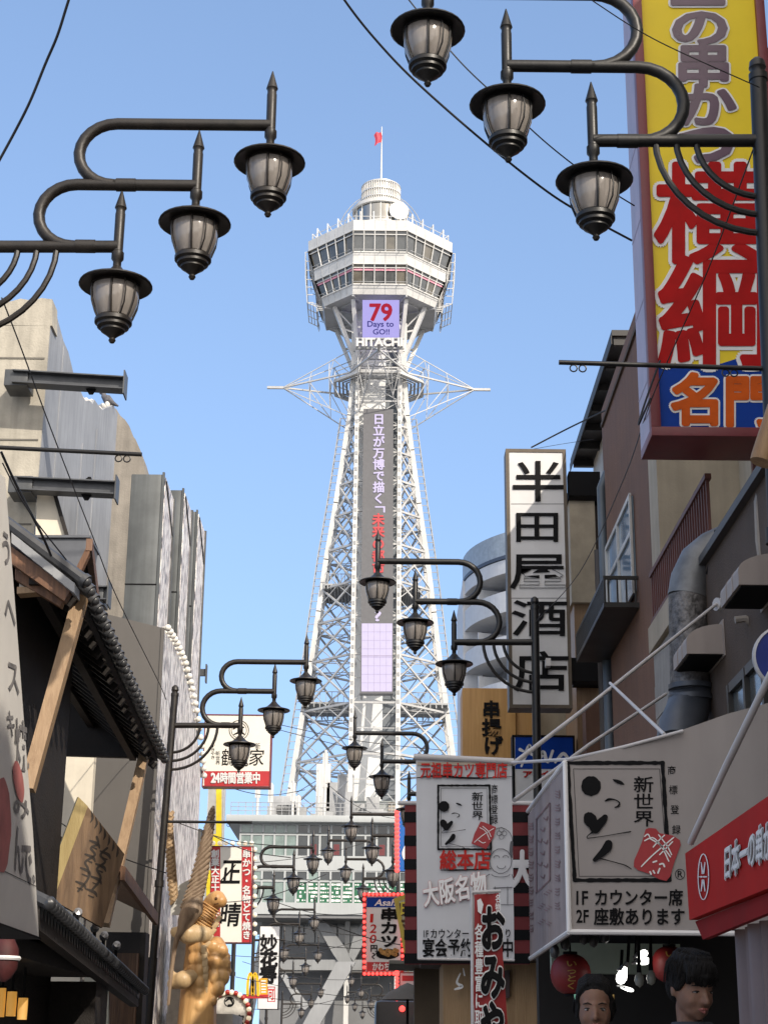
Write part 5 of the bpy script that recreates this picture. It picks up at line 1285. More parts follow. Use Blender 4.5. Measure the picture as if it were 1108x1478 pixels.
mb = MB(); mb.ppx([(818, 1345), (1140, 1340), (1140, 1006), (1050, 1030), (960, 1062), (880, 1083), (818, 1100)], pl, 0, .03); fc = mb.build('front_canvas', CANV, t)
Xs = P(818, 1222, Yc).x; psd = side(Xs); a = psd.hit(756, 1178); zA = P(818, 1100, Yc).z; zB = P(820, 1345, Yc).z
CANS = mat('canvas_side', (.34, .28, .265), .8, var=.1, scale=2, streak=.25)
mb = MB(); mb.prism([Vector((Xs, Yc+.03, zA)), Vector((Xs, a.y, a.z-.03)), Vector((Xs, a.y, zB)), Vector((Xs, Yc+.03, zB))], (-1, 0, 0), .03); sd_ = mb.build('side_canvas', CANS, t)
mb = MB(); mb.tube([Vector((Xs, Yc, zB)), Vector((2.7, Yc, zB))], .012, 8); mb.tube([Vector((Xs, Yc, zB)), Vector((Xs, a.y, zB))], .012, 8); mb.tube([Vector((Xs, Yc, zB)), Vector((Xs, Yc, zA))], .012, 8); mb.tube([Vector((Xs, Yc, zA)), Vector((Xs, a.y, a.z))], .012, 8); mb.build('edge_tube', INKWHITE, t)
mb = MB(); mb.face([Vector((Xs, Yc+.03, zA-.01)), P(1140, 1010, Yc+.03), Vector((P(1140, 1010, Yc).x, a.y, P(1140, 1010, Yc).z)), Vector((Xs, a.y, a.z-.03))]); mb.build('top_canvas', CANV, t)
Xz = lambda x, y: (768+x/3.226, 1020+y/3.226)
mb = MB(); brush_logo(mb, Xz, pl, .003)
rough_frame(mb, [Xz(163, 262), Xz(604, 262), Xz(638, 808), Xz(196, 808)], 2.9, pl, .003)
for a_, b_ in (((190, 290), (590, 290)), ((590, 290), (628, 784)), ((628, 790), (216, 790)), ((216, 790), (190, 290))): stroke(mb, [(*Xz(*a_), .35), (*Xz(*b_), .35)], pl, .003)
column(mb, '新世界', (913, 1120, 943, 1194), pl, off=.003, bold=.012)
for ch, y in (('商', 1105), ('標', 1133), ('登', 1161.5), ('録', 1190.5)): x = 962+(y-1105)*.078; put(mb, ch, (x, y, x+13, y+14), pl, .003, .005)
put(mb, '1F', (831, 1286, 848, 1306), pl, .003, .02, fit='bb'); row(mb, 'カウンター席', (856, 1283, 985, 1308), pl, off=.003, bold=.024)
put(mb, '2F', (831, 1313, 849, 1332), pl, .003, .02, fit='bb'); row(mb, '座敷あります', (856, 1310, 988, 1336), pl, off=.003, bold=.024)
mb.build('black_writing', BLACK, fc)
mb = MB(); stroke(mb, [(980.5+6.8*cos(a), 1262+7.4*sin(a), .45) for a in [k*2*pi/20 for k in range(21)]], pl, .003, n=1); put(mb, 'R', (977, 1257, 984.5, 1266.5), pl, .003, .01, fit='bb'); mb.build('ring_mark', BLACK, fc)
SEAL = mat('seal_red', (.36, .03, .035), .6, var=.12)
mb = MB(); mb.ppx([Xz(*p) for p in ((525, 572), (540, 565), (572, 568), (590, 590), (650, 600), (684, 622), (688, 645), (660, 720), (640, 790), (622, 812), (590, 805), (545, 780), (490, 762), (470, 745), (472, 715), (492, 670), (510, 625))], pl, .006); mb.build('red_seal', SEAL, fc)
mb = MB()
for pts in (((520, 625), (560, 612), (600, 655), (632, 720)), ((545, 615), (600, 650), (640, 700)), ((585, 598), (625, 650), (645, 690)), ((505, 745), (560, 690), (655, 610)), ((560, 655), (590, 620), (612, 600)), ((590, 690), (625, 655), (650, 630)), ((520, 605), (535, 595), (545, 610))): stroke(mb, [(*Xz(*p), .9) for p in pts], pl, .009)
for pts in (((560, 725), (575, 720)), ((590, 735), (605, 732), (612, 745)), ((545, 770), (550, 780)), ((560, 765), (566, 776)), ((590, 755), (582, 775))): stroke(mb, [(*Xz(*p), 1.2) for p in pts], pl, .009)
mb.build('seal_strokes', INKWHITE, fc)
# faded print on the side canvas
FADE = mat('faded_print', (.24, .15, .15), .8, var=.3)
mb = MB(); rg = random.Random(5)
sq = lambda u, v: (818-(818-757)*u, (1100+(1178-1100)*u)+((1345+(1390-1345)*u)-(1100+(1178-1100)*u))*v)
for u in (.22, .85):
    for i in range(9):
        v = .12+.085*i; x, y = sq(u, v); 
        for q in range(3): stroke(mb, [(x-3, y-4+q*4, .5), (x+rg.uniform(0, 3), y-3+q*4+rg.uniform(-1, 1), .9), (x+3, y-5+q*4, .4)], psd, .003)
for (u0, v0), (u1, v1) in (((.4, .12), (.4, .6)), ((.4, .12), (.72, .12)), ((.72, .12), (.72, .6)), ((.4, .6), (.72, .6))): stroke(mb, [(*sq(u0, v0), .9), (*sq(u1, v1), .9)], psd, .003)
for i in range(8): x, y = sq(.5+.07*(i % 3), .18+.05*i); stroke(mb, [(x-3, y, .6), (x+1, y+3, 1.1), (x+3, y-2, .5)], psd, .003)
for i in range(14): x, y = sq(.4+.05*(i % 6), .66+.05*(i//3)); stroke(mb, [(x-2, y, .5), (x+2, y+2, .8)], psd, .003)
mb.build('faded_writing', FADE, sd_)
ROD = mat('white_rod', (.52, .50, .49), .45, var=.12)
for lab, pts, r in (('long white rod rising from the hanging banner to the brown wall', (P(741, 1102, 8.6), P(850, 1018, 10.2), P(1033, 872, 11.9)), .013), ('lower white rod crossing above the canvas box', (P(742, 1155, 8.8), P(850, 1075, 10), P(960, 1002, 12.6)), .012), ('thin white rod slanting down to the canvas top edge', (P(880, 986, 10.6), P(958, 1060, 8.2)), .010), ('thin white rail along the top of the canvas box', (P(737, 1101, 8.6), P(820, 1096, 7.7), P(900, 1078, 7.6), P(985, 1055, 7.58)), .008), ('mottled white rod in front of the red awning at the right edge', (P(996, 1216, 5.9), P(1045, 1110, 5.5), P(1112, 972, 5.1)), .012)):
    mb = MB(); mb.tube(pts, r, 10); rd = mb.build('support_rod', ROD, label=lab, cat='rod', group='white rods around the canvas box')
c = P(1033, 872, 11.9); mb = MB(); mb.tube([c, c+Vector((.04, .02, 0))], .05, 12); mb.build('wall_flange', ROD, label='small round flange where the long white rod meets the brown wall', cat='bracket')
# ---------------- hanging white banner
Yb = 8.6; pl = front(Yb); t = thing('hanging_banner', 'white hanging cloth banner with red and black lettering under a white tube', 'banner', P(670, 1386, Yb))
CLOTH = mat('banner_cloth', (.56, .57, .59), .8, var=.05, scale=1.5, bump=.15, bscale=6, streak=.10)
mb = MB(); nu, nv = 12, 18; vs = []
for j in range(nv+1):
    for i in range(nu+1):
        u, v = i/nu, j/nv; tl = Vector((600, 1094)).lerp(Vector((738, 1100)), u); bl = Vector((602, 1384)).lerp(Vector((742, 1386)), u); p = tl.lerp(bl, v)
        vs.append(pl.hit(p.x, p.y, -.004+.004*sin(u*9+v*3)*sin(v*5)))
mb.mesh(vs, [(j*(nu+1)+i, (j+1)*(nu+1)+i, (j+1)*(nu+1)+i+1, j*(nu+1)+i+1) for j in range(nv) for i in range(nu)], True); fc = mb.build('cloth', CLOTH, t, recalc=False)
mb = MB(); mb.tube([pl.hit(597, 1092), pl.hit(741, 1099)], .016, 12); mb.build('tube', ROD, t); mb = MB(); mb.tube([pl.hit(603, 1384, .004), pl.hit(742, 1386, .004)], .006, 8); mb.build('hem_rod', ROD, t)
mb = MB(); mb.rpx((602, 1100, 739, 1104.5), pl, .002); mb.build('tan_hem', mat('hem_tan', (.45, .38, .30), .8), fc)
Xb = lambda x, y: (561+x*.3100, 1016.5+y*.3105)      # zoomed picture pixels to photo pixels
mb = MB(); row(mb, '元祖串カツ専門店', (606, 1100, 732, 1124), pl, off=.006, bold=.03); row(mb, '総本店', (634, 1227, 708, 1256), pl, off=.006, bold=.035); mb.build('red_lettering', RED, fc)
PKL = mat('banner_pink_line', (.62, .16, .16), .7)
mb = MB(); row_q(mb, '大阪名物', ((608, 1274), (700, 1256), (703, 1294), (612, 1311)), pl, off=.005, bold=.055); mb.build('red_outline', PKL, fc)
mb = MB(); row_q(mb, '大阪名物', ((608, 1274), (700, 1256), (703, 1294), (612, 1311)), pl, off=.012, bold=.036); mb.build('white_lettering', INKWHITE, fc)
Xl = lambda x, y: (595+x*.167, 1105.5+y*.1585)       # the logo again, smaller
mb = MB(); brush_logo(mb, Xl, pl, .006, k=.54)
rough_frame(mb, [(632, 1134), (706, 1134), (708, 1226), (632, 1226)], 1.5, pl, .006, 8)
for a_, b_ in (((636, 1138), (702, 1138)), ((702, 1138), (704, 1221)), ((704, 1222), (636, 1222)), ((636, 1222), (636, 1138))): stroke(mb, [(*a_, .25), (*b_, .25)], pl, .006)
column(mb, '新世界', (680, 1143, 697, 1184), pl, off=.006, bold=.012); column(mb, '商標登録', (708, 1132, 718, 1190), pl, off=.006, bold=.005)
stroke(mb, [(601, 1123, .5), (630, 1120, 1.4), (670, 1123, 1.5), (705, 1123, .9), (738, 1121, .4)], pl, .006)
stroke(mb, [(636, 1256, .5), (660, 1256, 1.2), (690, 1255, 1.0), (708, 1254, .4)], pl, .006)
put(mb, '1F', (611, 1343, 618, 1353), pl, .006, .015, fit='bb'); row(mb, 'カウンター', (620, 1340, 677, 1355), pl, off=.006, bold=.012); row(mb, '宴会予約', (609, 1354, 682, 1382), pl, off=.006, bold=.022); put(mb, 'り', (727, 1340, 738, 1354), pl, .006, .015); put(mb, '中', (723, 1354, 741, 1382), pl, .006, .022)
mb.build('black_writing', BLACK, fc)
mb = MB(); mb.ppx([(693, 1186), (698, 1187), (715, 1194), (712, 1208), (701, 1226), (692, 1222), (680, 1218), (684, 1204)], pl, .009); mb.build('red_seal', SEAL, fc)
mb = MB()
for pts in (((692, 1195), (700, 1200), (706, 1212)), ((696, 1193), (704, 1200), (708, 1208)), ((684, 1216), (696, 1206), (712, 1196)), ((690, 1213), (696, 1217), (700, 1216))): stroke(mb, [(*p, .5) for p in pts], pl, .011)
mb.build('seal_strokes', INKWHITE, fc)
LINE = mat('line_grey', (.10, .10, .11), .7)
mb = MB()                                                 # plain line drawing of a cook in a tall cap
el = lambda cx, cy, rx, ry, a0, a1, w_: stroke(mb, [(cx+rx*cos(a), cy+ry*sin(a), w_) for a in [a0+(a1-a0)*k/14 for k in range(15)]], pl, .006, n=1)
el(722, 1243, 16, 18, 0, 2*pi, .55); el(722, 1215, 17, 20, pi, 2*pi, .5); stroke(mb, [(705, 1216, 2), (707, 1228, 2.4), (706, 1238, 1)], pl, .006); stroke(mb, [(738, 1216, 2), (737, 1228, 2.4), (738, 1238, 1)], pl, .006)
el(716, 1238, 4, 3, pi, 2*pi, .5); el(729, 1238, 4, 3, pi, 2*pi, .5); el(723, 1250, 6, 4, 0, pi, .5)
stroke(mb, [(706, 1262, .5), (699, 1268, .5), (698, 1284, .5)], pl, .006); stroke(mb, [(738, 1262, .5), (741, 1270, .5)], pl, .006); el(722, 1262, 13, 4, 0, pi, .5)
for x in (714, 732): stroke(mb, [(x, 1280, .45), (x, 1305, .45)], pl, .006)
stroke(mb, [(712, 1282, .8), (738, 1281, .8)], pl, .006); stroke(mb, [(713, 1306, .5), (740, 1306, .5)], pl, .006)
for cx, cy in ((720, 1203), (727, 1203), (723, 1198), (723, 1208)): el(cx, cy, 3.5, 3.5, 0, 2*pi, .35)
mb.build('line_drawing', LINE, fc)
# ---------------- red nobori flag
Yn = 7.9; pl = front(Yn); t = thing('shop_flag', 'narrow red flag with black white edged characters in front of the hanging banner', 'flag', P(705, 1500, Yn))
mb = MB(); vs = []; nu, nv = 8, 20
for j in range(nv+1):
    for i in range(nu+1):
        u, v = i/nu, j/nv; p = Vector((684.5, 1291)).lerp(Vector((719, 1289)), u).lerp(Vector((682, 1560)).lerp(Vector((738, 1560)), u), v)
        vs.append(pl.hit(p.x, p.y, .006*sin(u*7+v*6)))
mb.mesh(vs, [(j*(nu+1)+i, (j+1)*(nu+1)+i, (j+1)*(nu+1)+i+1, j*(nu+1)+i+1) for j in range(nv) for i in range(nu)], True); fc = mb.build('cloth', mat('flag_cloth_red', (.30, .022, .022), .75, var=.1), t, recalc=False)
mb = MB(); mb.tube([pl.hit(681, 1288), pl.hit(722, 1286)], .008, 8); mb.tube([Vector((pl.hit(681, 1286).x, Yn+.01, 0)), pl.hit(681, 1280, -.01)], .009, 8); mb.build('pole', ROD, t)
mb = MB(); column(mb, 'おみやげ', (692, 1306, 728, 1580), pl, off=.014, bold=.085); mb.ppx([(688, 1300), (693, 1297), (697, 1306), (694, 1320), (689, 1316)], pl, .014); column(mb, '各種豊富に取り揃え', (684.5, 1333, 697, 1556), pl, off=.016, bold=.025); column(mb, '名物', (714, 1291, 722, 1316), pl, off=.016, bold=.02); mb.build('white_lettering', INKWHITE, fc)
mb = MB(); column(mb, 'おみやげ', (692, 1306, 728, 1580), pl, off=.022, bold=.05); mb.build('black_lettering', BLACK, fc)
# ---------------- black and red striped banner behind
Ys = 9.6; pl = front(Ys); t = thing('striped_banner', 'black and dark red striped banner partly hidden behind the white banner', 'banner', P(670, 1392, Ys))
mb = MB(); mb.rpx((584, 1160, 764, 1392), pl, 0, .012); fc = mb.build('cloth', mat('stripe_red', (.16, .02, .022), .75), t)
mb = MB()
for k in range(7): mb.ppx([(583, 1172+k*34), (764, 1172+k*34), (764, 1187+k*34), (583, 1187+k*34)][::-1], pl, .003)
mb.build('black_stripe', BLACK, fc)
mb = MB(); put(mb, '大', (738, 1228, 768, 1280), pl, .006, .08); mb.build('white_letter', INKWHITE, fc)
mb = MB(); mb.tube([pl.hit(574, 1159), pl.hit(845, 1159)], .012, 8); mb.build('rod', ROD, t)
# ---------------- red awning at the right edge
p = P(988, 1231, 5.9); XRd = p.x; pr_ = side(XRd); t = thing('red_awning', 'red awning panel with white edged lettering and a round wheel emblem', 'awning', (XRd, 5.0, P(994, 1328, 5.9).z))
q = [pr_.hit(988, 1232), pr_.hit(1125, 1137), pr_.hit(1125, 1275), pr_.hit(994, 1328)]
mb = MB(); mb.prism(q, (-1, 0, 0), .03); fc = mb.build('panel', mat('awning_red', (.42, .016, .012), .7, var=.08, streak=.12, spec=.15), t)
q2 = [pr_.hit(994, 1330), pr_.hit(1125, 1277), pr_.hit(1125, 1306), pr_.hit(1005, 1356)]
mb = MB(); mb.prism([v+Vector((.02, 0, 0)) for v in q2], (-1, 0, 0), .02); mb.build('valance', mat('valance_red', (.24, .010, .010), .7, spec=.15), t)
for nm, bd, of, m_ in (('white_outline', .06, .004, INKWHITE), ('lettering', .012, .007, BLACK)):
    mb = MB(); row_q(mb, '日本一の串かつ', ((1047, 1222), (1128, 1172), (1128, 1236), (1047, 1272)), pr_, off=of, bold=bd); mb.build(nm, m_, fc)
mb = MB(); ring = lambda rx, ry, w_: stroke(mb, [(1016+rx*cos(a), 1265.5+ry*sin(a), w_) for a in [k*2*pi/24 for k in range(25)]], pr_, .004, n=1)
ring(7.6, 33, .7)
for k in range(6): a = k*pi/3; stroke(mb, [(1016+1.5*cos(a), 1265.5+6*sin(a), 1.2), (1016+5.6*cos(a), 1265.5+24*sin(a), .6)], pr_, .005)
mb.build('wheel_emblem', INKWHITE, fc)
# curtain
mb = MB(); vs = []; n = 60
for i in range(n+1):
    y = 4.2+1.35*i/n; x = XRd+.10+.022*sin(i*1.15)+.01*sin(i*.37)
    vs += [Vector((x, y, P(1050, 1338, 5.4).z)), Vector((x, y, .1))]
mb.mesh(vs, [(2*i, 2*i+1, 2*i+3, 2*i+2) for i in range(n)], True); mb.build('plastic_curtain', mat('curtain_mauve', (.16, .12, .12), .5, streak=.2), label='mauve grey curtain in folds hanging under the red awning', cat='curtain')
# blue disc sign
c = P(1133, 950, 7.0); t = thing('round_road_sign', 'blue round road sign with a grey rim cut off at the right edge', 'road sign', Vector((c.x, c.y, 0)))
M = Matrix.Rotation(pi/2, 3, 'X'); r = 48*mpp(7.0, 950)
mb = MB(); mb.lathe([(0, .012), (r*.93, .012)], c, n=40, M=M); mb.build('disc', mat('disc_blue', (.008, .025, .20), .35), t)
mb = MB(); mb.lathe([(r*.925, .018), (r, .012), (r, -.01), (0, -.012)], c, n=40, M=M); mb.build('rim', mat('rim_grey', (.42, .42, .43), .4), t)
mb = MB(); mb.tube([Vector((c.x, c.y+.03, 0)), Vector((c.x, c.y+.03, c.z+.3))], .03, 10); mb.build('post', ROD, t)
# ---------------- banner rods on the lamp posts
posts = [o for o in COL.objects if o.name.startswith('street_lamp')]
for po, (a, b), Y, rings, r in ((posts[0], ((-60, 643), (205, 656)), 10.75, (172, 184), .015), (posts[1], ((806, 523), (1099, 532)), 9.95, (827, 840, 1046, 1058), .016), (posts[3], ((243, 1186), (364, 1187)), 26.2, (330,), .022)):
    pl = front(Y-.0); A, B = pl.hit(*a), pl.hit(*b); mb = MB(); mb.tube([A, B], r, 10)
    for x in rings:
        f = (x-a[0])/(b[0]-a[0]); c = A.lerp(B, f)-Vector((0, 0, r+.022)); mb.tube([c+Vector((.024*cos(k), 0, .024*sin(k))) for k in [q*2*pi/12 for q in range(13)]], .005, 5); mb.tube([c+Vector((0, 0, .02)), c+Vector((0, 0, .035))], .006, 5)
    mb.build('banner_rod', IRON, po)
# ---------------- left and middle distance signs
t, fc, pl = board('square_shop_sign', 'square cream sign with a red bottom band reading 24 hours open', 'sign', (293.5, 1031, 391.5, 1136), 37.0, .35, DRED, mat('sign_cream', (.80, .77, .69), .4, var=.03), 1.6)
mb = MB(); mb.rpx((295, 1113, 390, 1134.5), pl, .004); rb = mb.build('red_band', REDP, fc)
mb = MB(); row(mb, '24時間営業中'[:2], (305, 1116.5, 317, 1129.5), pl, off=.01, bold=.06, fit='bb'); row(mb, '時間営業中', (317.5, 1114.5, 376, 1131.5), pl, off=.01, bold=.05); mb.build('white_lettering', INKWHITE, rb)
mb = MB(); el2 = lambda r_, w_: stroke(mb, [(345+r_*cos(a), 1054+r_*1.0*sin(a), w_) for a in [k*2*pi/24 for k in range(25)]], pl, .006, n=1)
el2(14, .5); el2(11, .35); stroke(mb, [(337, 1052, 1), (344, 1048, 1.8), (352, 1050, .8)], pl, .006); stroke(mb, [(338, 1060, .8), (347, 1057, 1.5), (353, 1060, .7)], pl, .006); stroke(mb, [(342, 1046, .6), (348, 1064, .8)], pl, .006)
for ch, r_ in (('鶴', (319, 1080, 340, 1106)), ('亀', (340, 1082, 360, 1107)), ('家', (359, 1080, 382, 1106))): put(mb, ch, r_, pl, .006, -.004 if 0 else .005, slant=.12)
column(mb, 'すきやき', (304, 1074, 311, 1096), pl, off=.006, bold=.0); column(mb, '新世界', (311, 1084, 318, 1104), pl, off=.006, bold=.0); put(mb, '新', (368, 1072, 376, 1082), pl, .006, .0)
mb.build('brush_writing', BLACK, fc)
mb = MB(); a = P(280, 1117, 37.1); mb.box((a.x-.6, 37.05, a.z-.06), (P(293, 1117, 37.1).x, 37.25, a.z+.16)); a = P(278, 1117, 37.1); mb.box((a.x-.06, 37.0, a.z-.25), (a.x+.0, 37.3, a.z+.3)); mb.build('bracket', STEEL, t)
a = P(290, 973, 36); t2 = thing('small_bracket', 'small steel bracket jutting from the farthest dark fin', 'bracket', a); mb = MB(); mb.box((a.x-.5, 36, a.z-.03), (a.x+.1, 36.1, a.z+.12)); mb.build('arm', STEEL, t2); mb = MB(); mb.box((a.x+.1, 35.95, a.z-.18), (a.x+.13, 36.15, a.z+.22)); mb.build('plate', STEEL, t2)
t, fc, pl = board('yellow_edged_sign', 'slim pale sign column with a yellow edge below the square sign', 'sign', (297, 1137, 321, 1310), 41.0, .4, mat('edge_white', (.5, .5, .48), .5), mat('sign_grey_white', (.42, .42, .40), .5, streak=.2), 1.0)
YEL2 = mat('bright_yellow', (.75, .58, .03), .4)
mb = MB(); mb.rpx((312, 1138, 320, 1230), pl, .006); mb.rpx((298, 1204, 320, 1222), pl, .009); mb.rpx((298, 1256, 304, 1302), pl, .006); mb.build('yellow_strip', YEL2, fc)
# tall white and red sign
t, fc, pl = board('tall_red_white_sign', 'tall white sign between two red strips with white vertical writing, edged with bulbs', 'sign', (303, 1221, 364, 1361), 39.0, .4, mat('frame_dark_red', (.12, .02, .025), .5), mat('sign_cream', (.8, .77, .69)), 1.2)
mb = MB(); mb.rpx((304, 1222, 318, 1360), pl, .004); mb.rpx((349, 1222, 363, 1360), pl, .004); rs = mb.build('red_strip', REDP, fc)
mb = MB(); column(mb, '創業大正十二年', (305, 1226, 317, 1312), pl, off=.01, bold=.04); column(mb, '串かつ・名物どて焼き', (350, 1226, 362, 1356), pl, off=.01, bold=.04); column(mb, '大阪', (305, 1314, 317, 1338), pl, off=.01, bold=.04); mb.build('white_lettering', INKWHITE, rs)
mb = MB(); put(mb, '正', (319, 1238, 349, 1278), pl, .006, .02, slant=.15); put(mb, '晴', (317, 1302, 348, 1338), pl, .006, .02, slant=.15); stroke(mb, [(318, 1272, .6), (328, 1262, 1.4), (340, 1248, .8)], pl, .007); mb.build('brush_writing', BLACK, fc)
SB = mat('small_bulb', (.7, .68, .6), .3, emit=(1, .8, .5), estr=.25)
for k in range(17):
    c = P(308+k*9.2, 1217, 39.1) if k < 7 else P(368, 1226+(k-7)*13.5, 39.1); mb = MB(); mb.ball(c, .055, n=8); mb.build('bulb', SB, t)
# round sign with bulbs
c = P(331, 1463, 33.0); M = Matrix.Rotation(pi/2, 3, 'X'); r = 31*mpp(33, 1463); t = thing('round_bulb_sign', 'round metal shop sign ringed by bulbs at the bottom left', 'sign', Vector((c.x, c.y, c.z-r)))
mb = MB(); mb.lathe([(0, .05), (r*.8, .05), (r*.84, .02)], c, n=40, M=M); fc = mb.build('disc', mat('disc_silver', (.72, .70, .64), .4, .1, var=.3, scale=2.5), t)
mb = MB(); mb.lathe([(r*.84, .06), (r*.88, .09), (r*.98, .06), (r, -.05), (0, -.1)], c, n=40, M=M); mb.build('rim', mat('rim_gold', (.35, .24, .10), .4, .4), t)
for k in range(30):
    a = 2*pi*k/30; mb = MB(); mb.ball(c+Vector((r*.95*cos(a), -.10, r*.95*sin(a))), .05, n=8); mb.build('bulb', SB if k % 2 else mat('small_bulb_red', (.4, .03, .02), .3), t)
pl = front(33.0-.05); mb = MB(); 
for ch, x in (('鶴', 311), ('亀', 325), ('家', 339)): put(mb, ch, (x, 1464, x+14, 1480), pl, .004, .02)
stroke(mb, [(331+7*cos(a), 1446+7*sin(a), .7) for a in [k*2*pi/14 for k in range(15)]], pl, .004, n=1); stroke(mb, [(326, 1445, 1), (332, 1441, 2), (336, 1449, 1), (330, 1451, 1.4)], pl, .004); mb.build('brush_writing', BLACK, fc)
mb = MB(); mb.tube([c-Vector((0, -.1, 0)), Vector((c.x, c.y+.1, 0))], .06, 8); mb.build('post', STEEL, t)
# narrow white vertical sign
t, fc, pl = board('narrow_white_sign', 'narrow white vertical sign with thick black brush characters', 'sign', (373, 1336, 403, 1457), 54.0, .35, BLACK, SIGNW, .8)
mb = MB(); put(mb, '妙', (375, 1348, 401, 1374), pl, .006, .03); put(mb, '花', (375, 1372, 401, 1397), pl, .006, .05); put(mb, '寿', (374, 1394, 400, 1420), pl, .006, .05); mb.build('brush_writing', BLACK, fc)
mb = MB(); 
for r_ in ((386, 1424, 387, 1446), (396, 1424, 397, 1446), (386, 1445, 397, 1446), (386, 1424, 397, 1425)): mb.rpx(r_, pl, .005)
put(mb, '可', (387, 1426, 396, 1444), pl, .006, .02); mb.build('red_box', RED, fc)
# yellow arches sign
t = thing('arches_sign', 'small sign with yellow arches above a red band beside the narrow white sign', 'sign', P(370, 1445, 49)); pl = front(49.0)
mb = MB()
for cx in (361.5, 368.5): stroke(mb, [(cx-4.2, 1436, 2.0), (cx-3.4, 1416, 2.0), (cx, 1405, 1.8), (cx+3.4, 1416, 2.0), (cx+4.2, 1436, 2.0)], pl, .02)
mb.build('arches', mat('arch_yellow', (.80, .46, .02), .4), t)
mb = MB(); mb.rpx((375, 1412, 386, 1436), pl, 0, .1); mb.build('orange_panel', mat('panel_orange', (.75, .36, .03), .4), t)
mb = MB()
for k in range(5): mb.rpx((377, 1415+k*4, 384, 1416.6+k*4), pl, .006)
mb.build('white_bars', INKWHITE, t)
mb = MB(); mb.rpx((351, 1435.5, 387, 1441), pl, .01, .15); mb.build('red_band', REDP, t)
# bulb framed skewer sign
LEDR = mat('red_bulb_lit', (.4, .02, .02), .3, emit=(1, .06, .05), estr=1.6)
t, fc, pl = board('bulb_framed_sign', 'white skewer shop sign framed with lit red bulbs', 'sign', (523, 1288.5, 583, 1408), 33.5, .35, mat('sign_frame_red', (.25, .02, .02), .5), SIGNW, 5)
mb = MB(); mb.rpx((529, 1295, 577, 1309.5), pl, .004); mb.build('blue_band', BLU, fc)
mb = MB(); put(mb, 'Asahi', (541, 1298, 575, 1307.5), pl, .008, .02, fit='bb', slant=.08); mb.build('band_letters', INKWHITE, fc)
mb = MB(); column(mb, '串カツ', (548, 1310, 575, 1368), pl, off=.006, bold=.045); put(mb, '円', (534, 1363, 545, 1374), pl, .006, .03); stroke(mb, [(538, 1376, .8), (541, 1378, .8), (537, 1381, .8), (540, 1384, .6)], pl, .006); mb.build('black_lettering', BLACK, fc)
mb = MB()
for ch, x, y in (('1', 534, 1319), ('2', 534, 1334), ('0', 533.5, 1349)): put(mb, ch, (x, y, x+9.5-(5 if ch == '1' else 0), y+12.5), pl, .006, .015, fit='bb', slant=.2)
mb.build('red_numerals', RED, fc)
mb = MB(); blob(mb, 559, 1377, 17, 7.5, pl, .006); mb.build('plate', BLACK, fc)
mb = MB()
for k in range(15): blob(mb, 549+ (k*5.3) % 24, 1371+ (k*3.7) % 8, 3.2, 2.8, pl, .009+.0007*k, seed=k)
mb.build('fried_skewers', mat('fried_brown', (.42, .22, .06), .7, var=.4, scale=20), fc)
mb = MB(); mb.rpx((529, 1388.5, 577, 1402), pl, .004); rb = mb.build('red_band', REDP, fc)
mb = MB(); row(mb, 'かわち屋', (537, 1389, 571, 1401.5), pl, off=.008, bold=.04); mb.build('band_writing', INKWHITE, rb)
plf = front(33.5)
for k in range(46):
    if k < 10: q = (526+k*6, 1291)
    elif k < 20: q = (526+(k-10)*6, 1405.5)
    elif k < 33: q = (525.5, 1298+(k-20)*8.2)
    else: q = (580.5, 1298+(k-33)*8.2)
    mb = MB(); mb.ball(plf.hit(*q, .02), .034, n=7); mb.build('bulb', LEDR, t)
# yellow framed flag beside it
t = thing('yellow_framed_sign', 'tilted yellow framed cloth sign overlapping the bulb framed sign', 'sign', P(595, 1402, 25)); pl = front(25.0)
mb = MB(); mb.ppx([(568, 1297), (602, 1284), (632, 1376), (588, 1403)][::-1], pl, 0, .02); fc = mb.build('cloth', mat('cloth_cream', (.50, .45, .30), .8, var=.15, scale=5), t)
mb = MB(); mb.ppx([(568, 1297), (574, 1295), (594, 1399), (588, 1403)][::-1], pl, .004); mb.ppx([(574, 1295), (602, 1284), (604, 1290), (575.5, 1301)][::-1], pl, .004); mb.build('yellow_edge', mat('edge_yellow', (.52, .38, .06), .6), fc)
mb = MB(); mb.ppx([(576, 1304), (592, 1299), (595, 1318), (579, 1322)][::-1], pl, .006); put(mb, 'マ', (578, 1324, 592, 1345), pl, .006, .05); mb.build('dark_block', mat('block_brown', (.10, .045, .02), .7), fc)
mb = MB(); put(mb, '田', (577, 1300, 594, 1321), pl, .010, .02); mb.build('white_letter', YEL2, fc)
# blue sign with a red lit edge, far
t = thing('blue_round_sign', 'blue sign with white arcs and a red lit edge behind the striped banner', 'sign', P(582, 1256, 39)); pl = front(39.0)
mb = MB(); mb.rpx((574, 1172, 610, 1257), pl, 0, .3); fc = mb.build('panel', mat('panel_sky_blue', (.01, .12, .45), .4), t)
mb = MB(); stroke(mb, [(584+12*cos(a), 1196+18*sin(a), 1.2) for a in [k*pi/10-pi/2 for k in range(11)]], pl, .01, n=1); stroke(mb, [(590, 1216, 3), (584, 1232, 4), (590, 1248, 3)], pl, .01); mb.build('white_arc', INKWHITE, fc)
for k in range(15): mb = MB(); mb.ball(pl.hit(572.8, 1172+k*6, .0), .06, n=7); mb.build('bulb', LEDR, t)
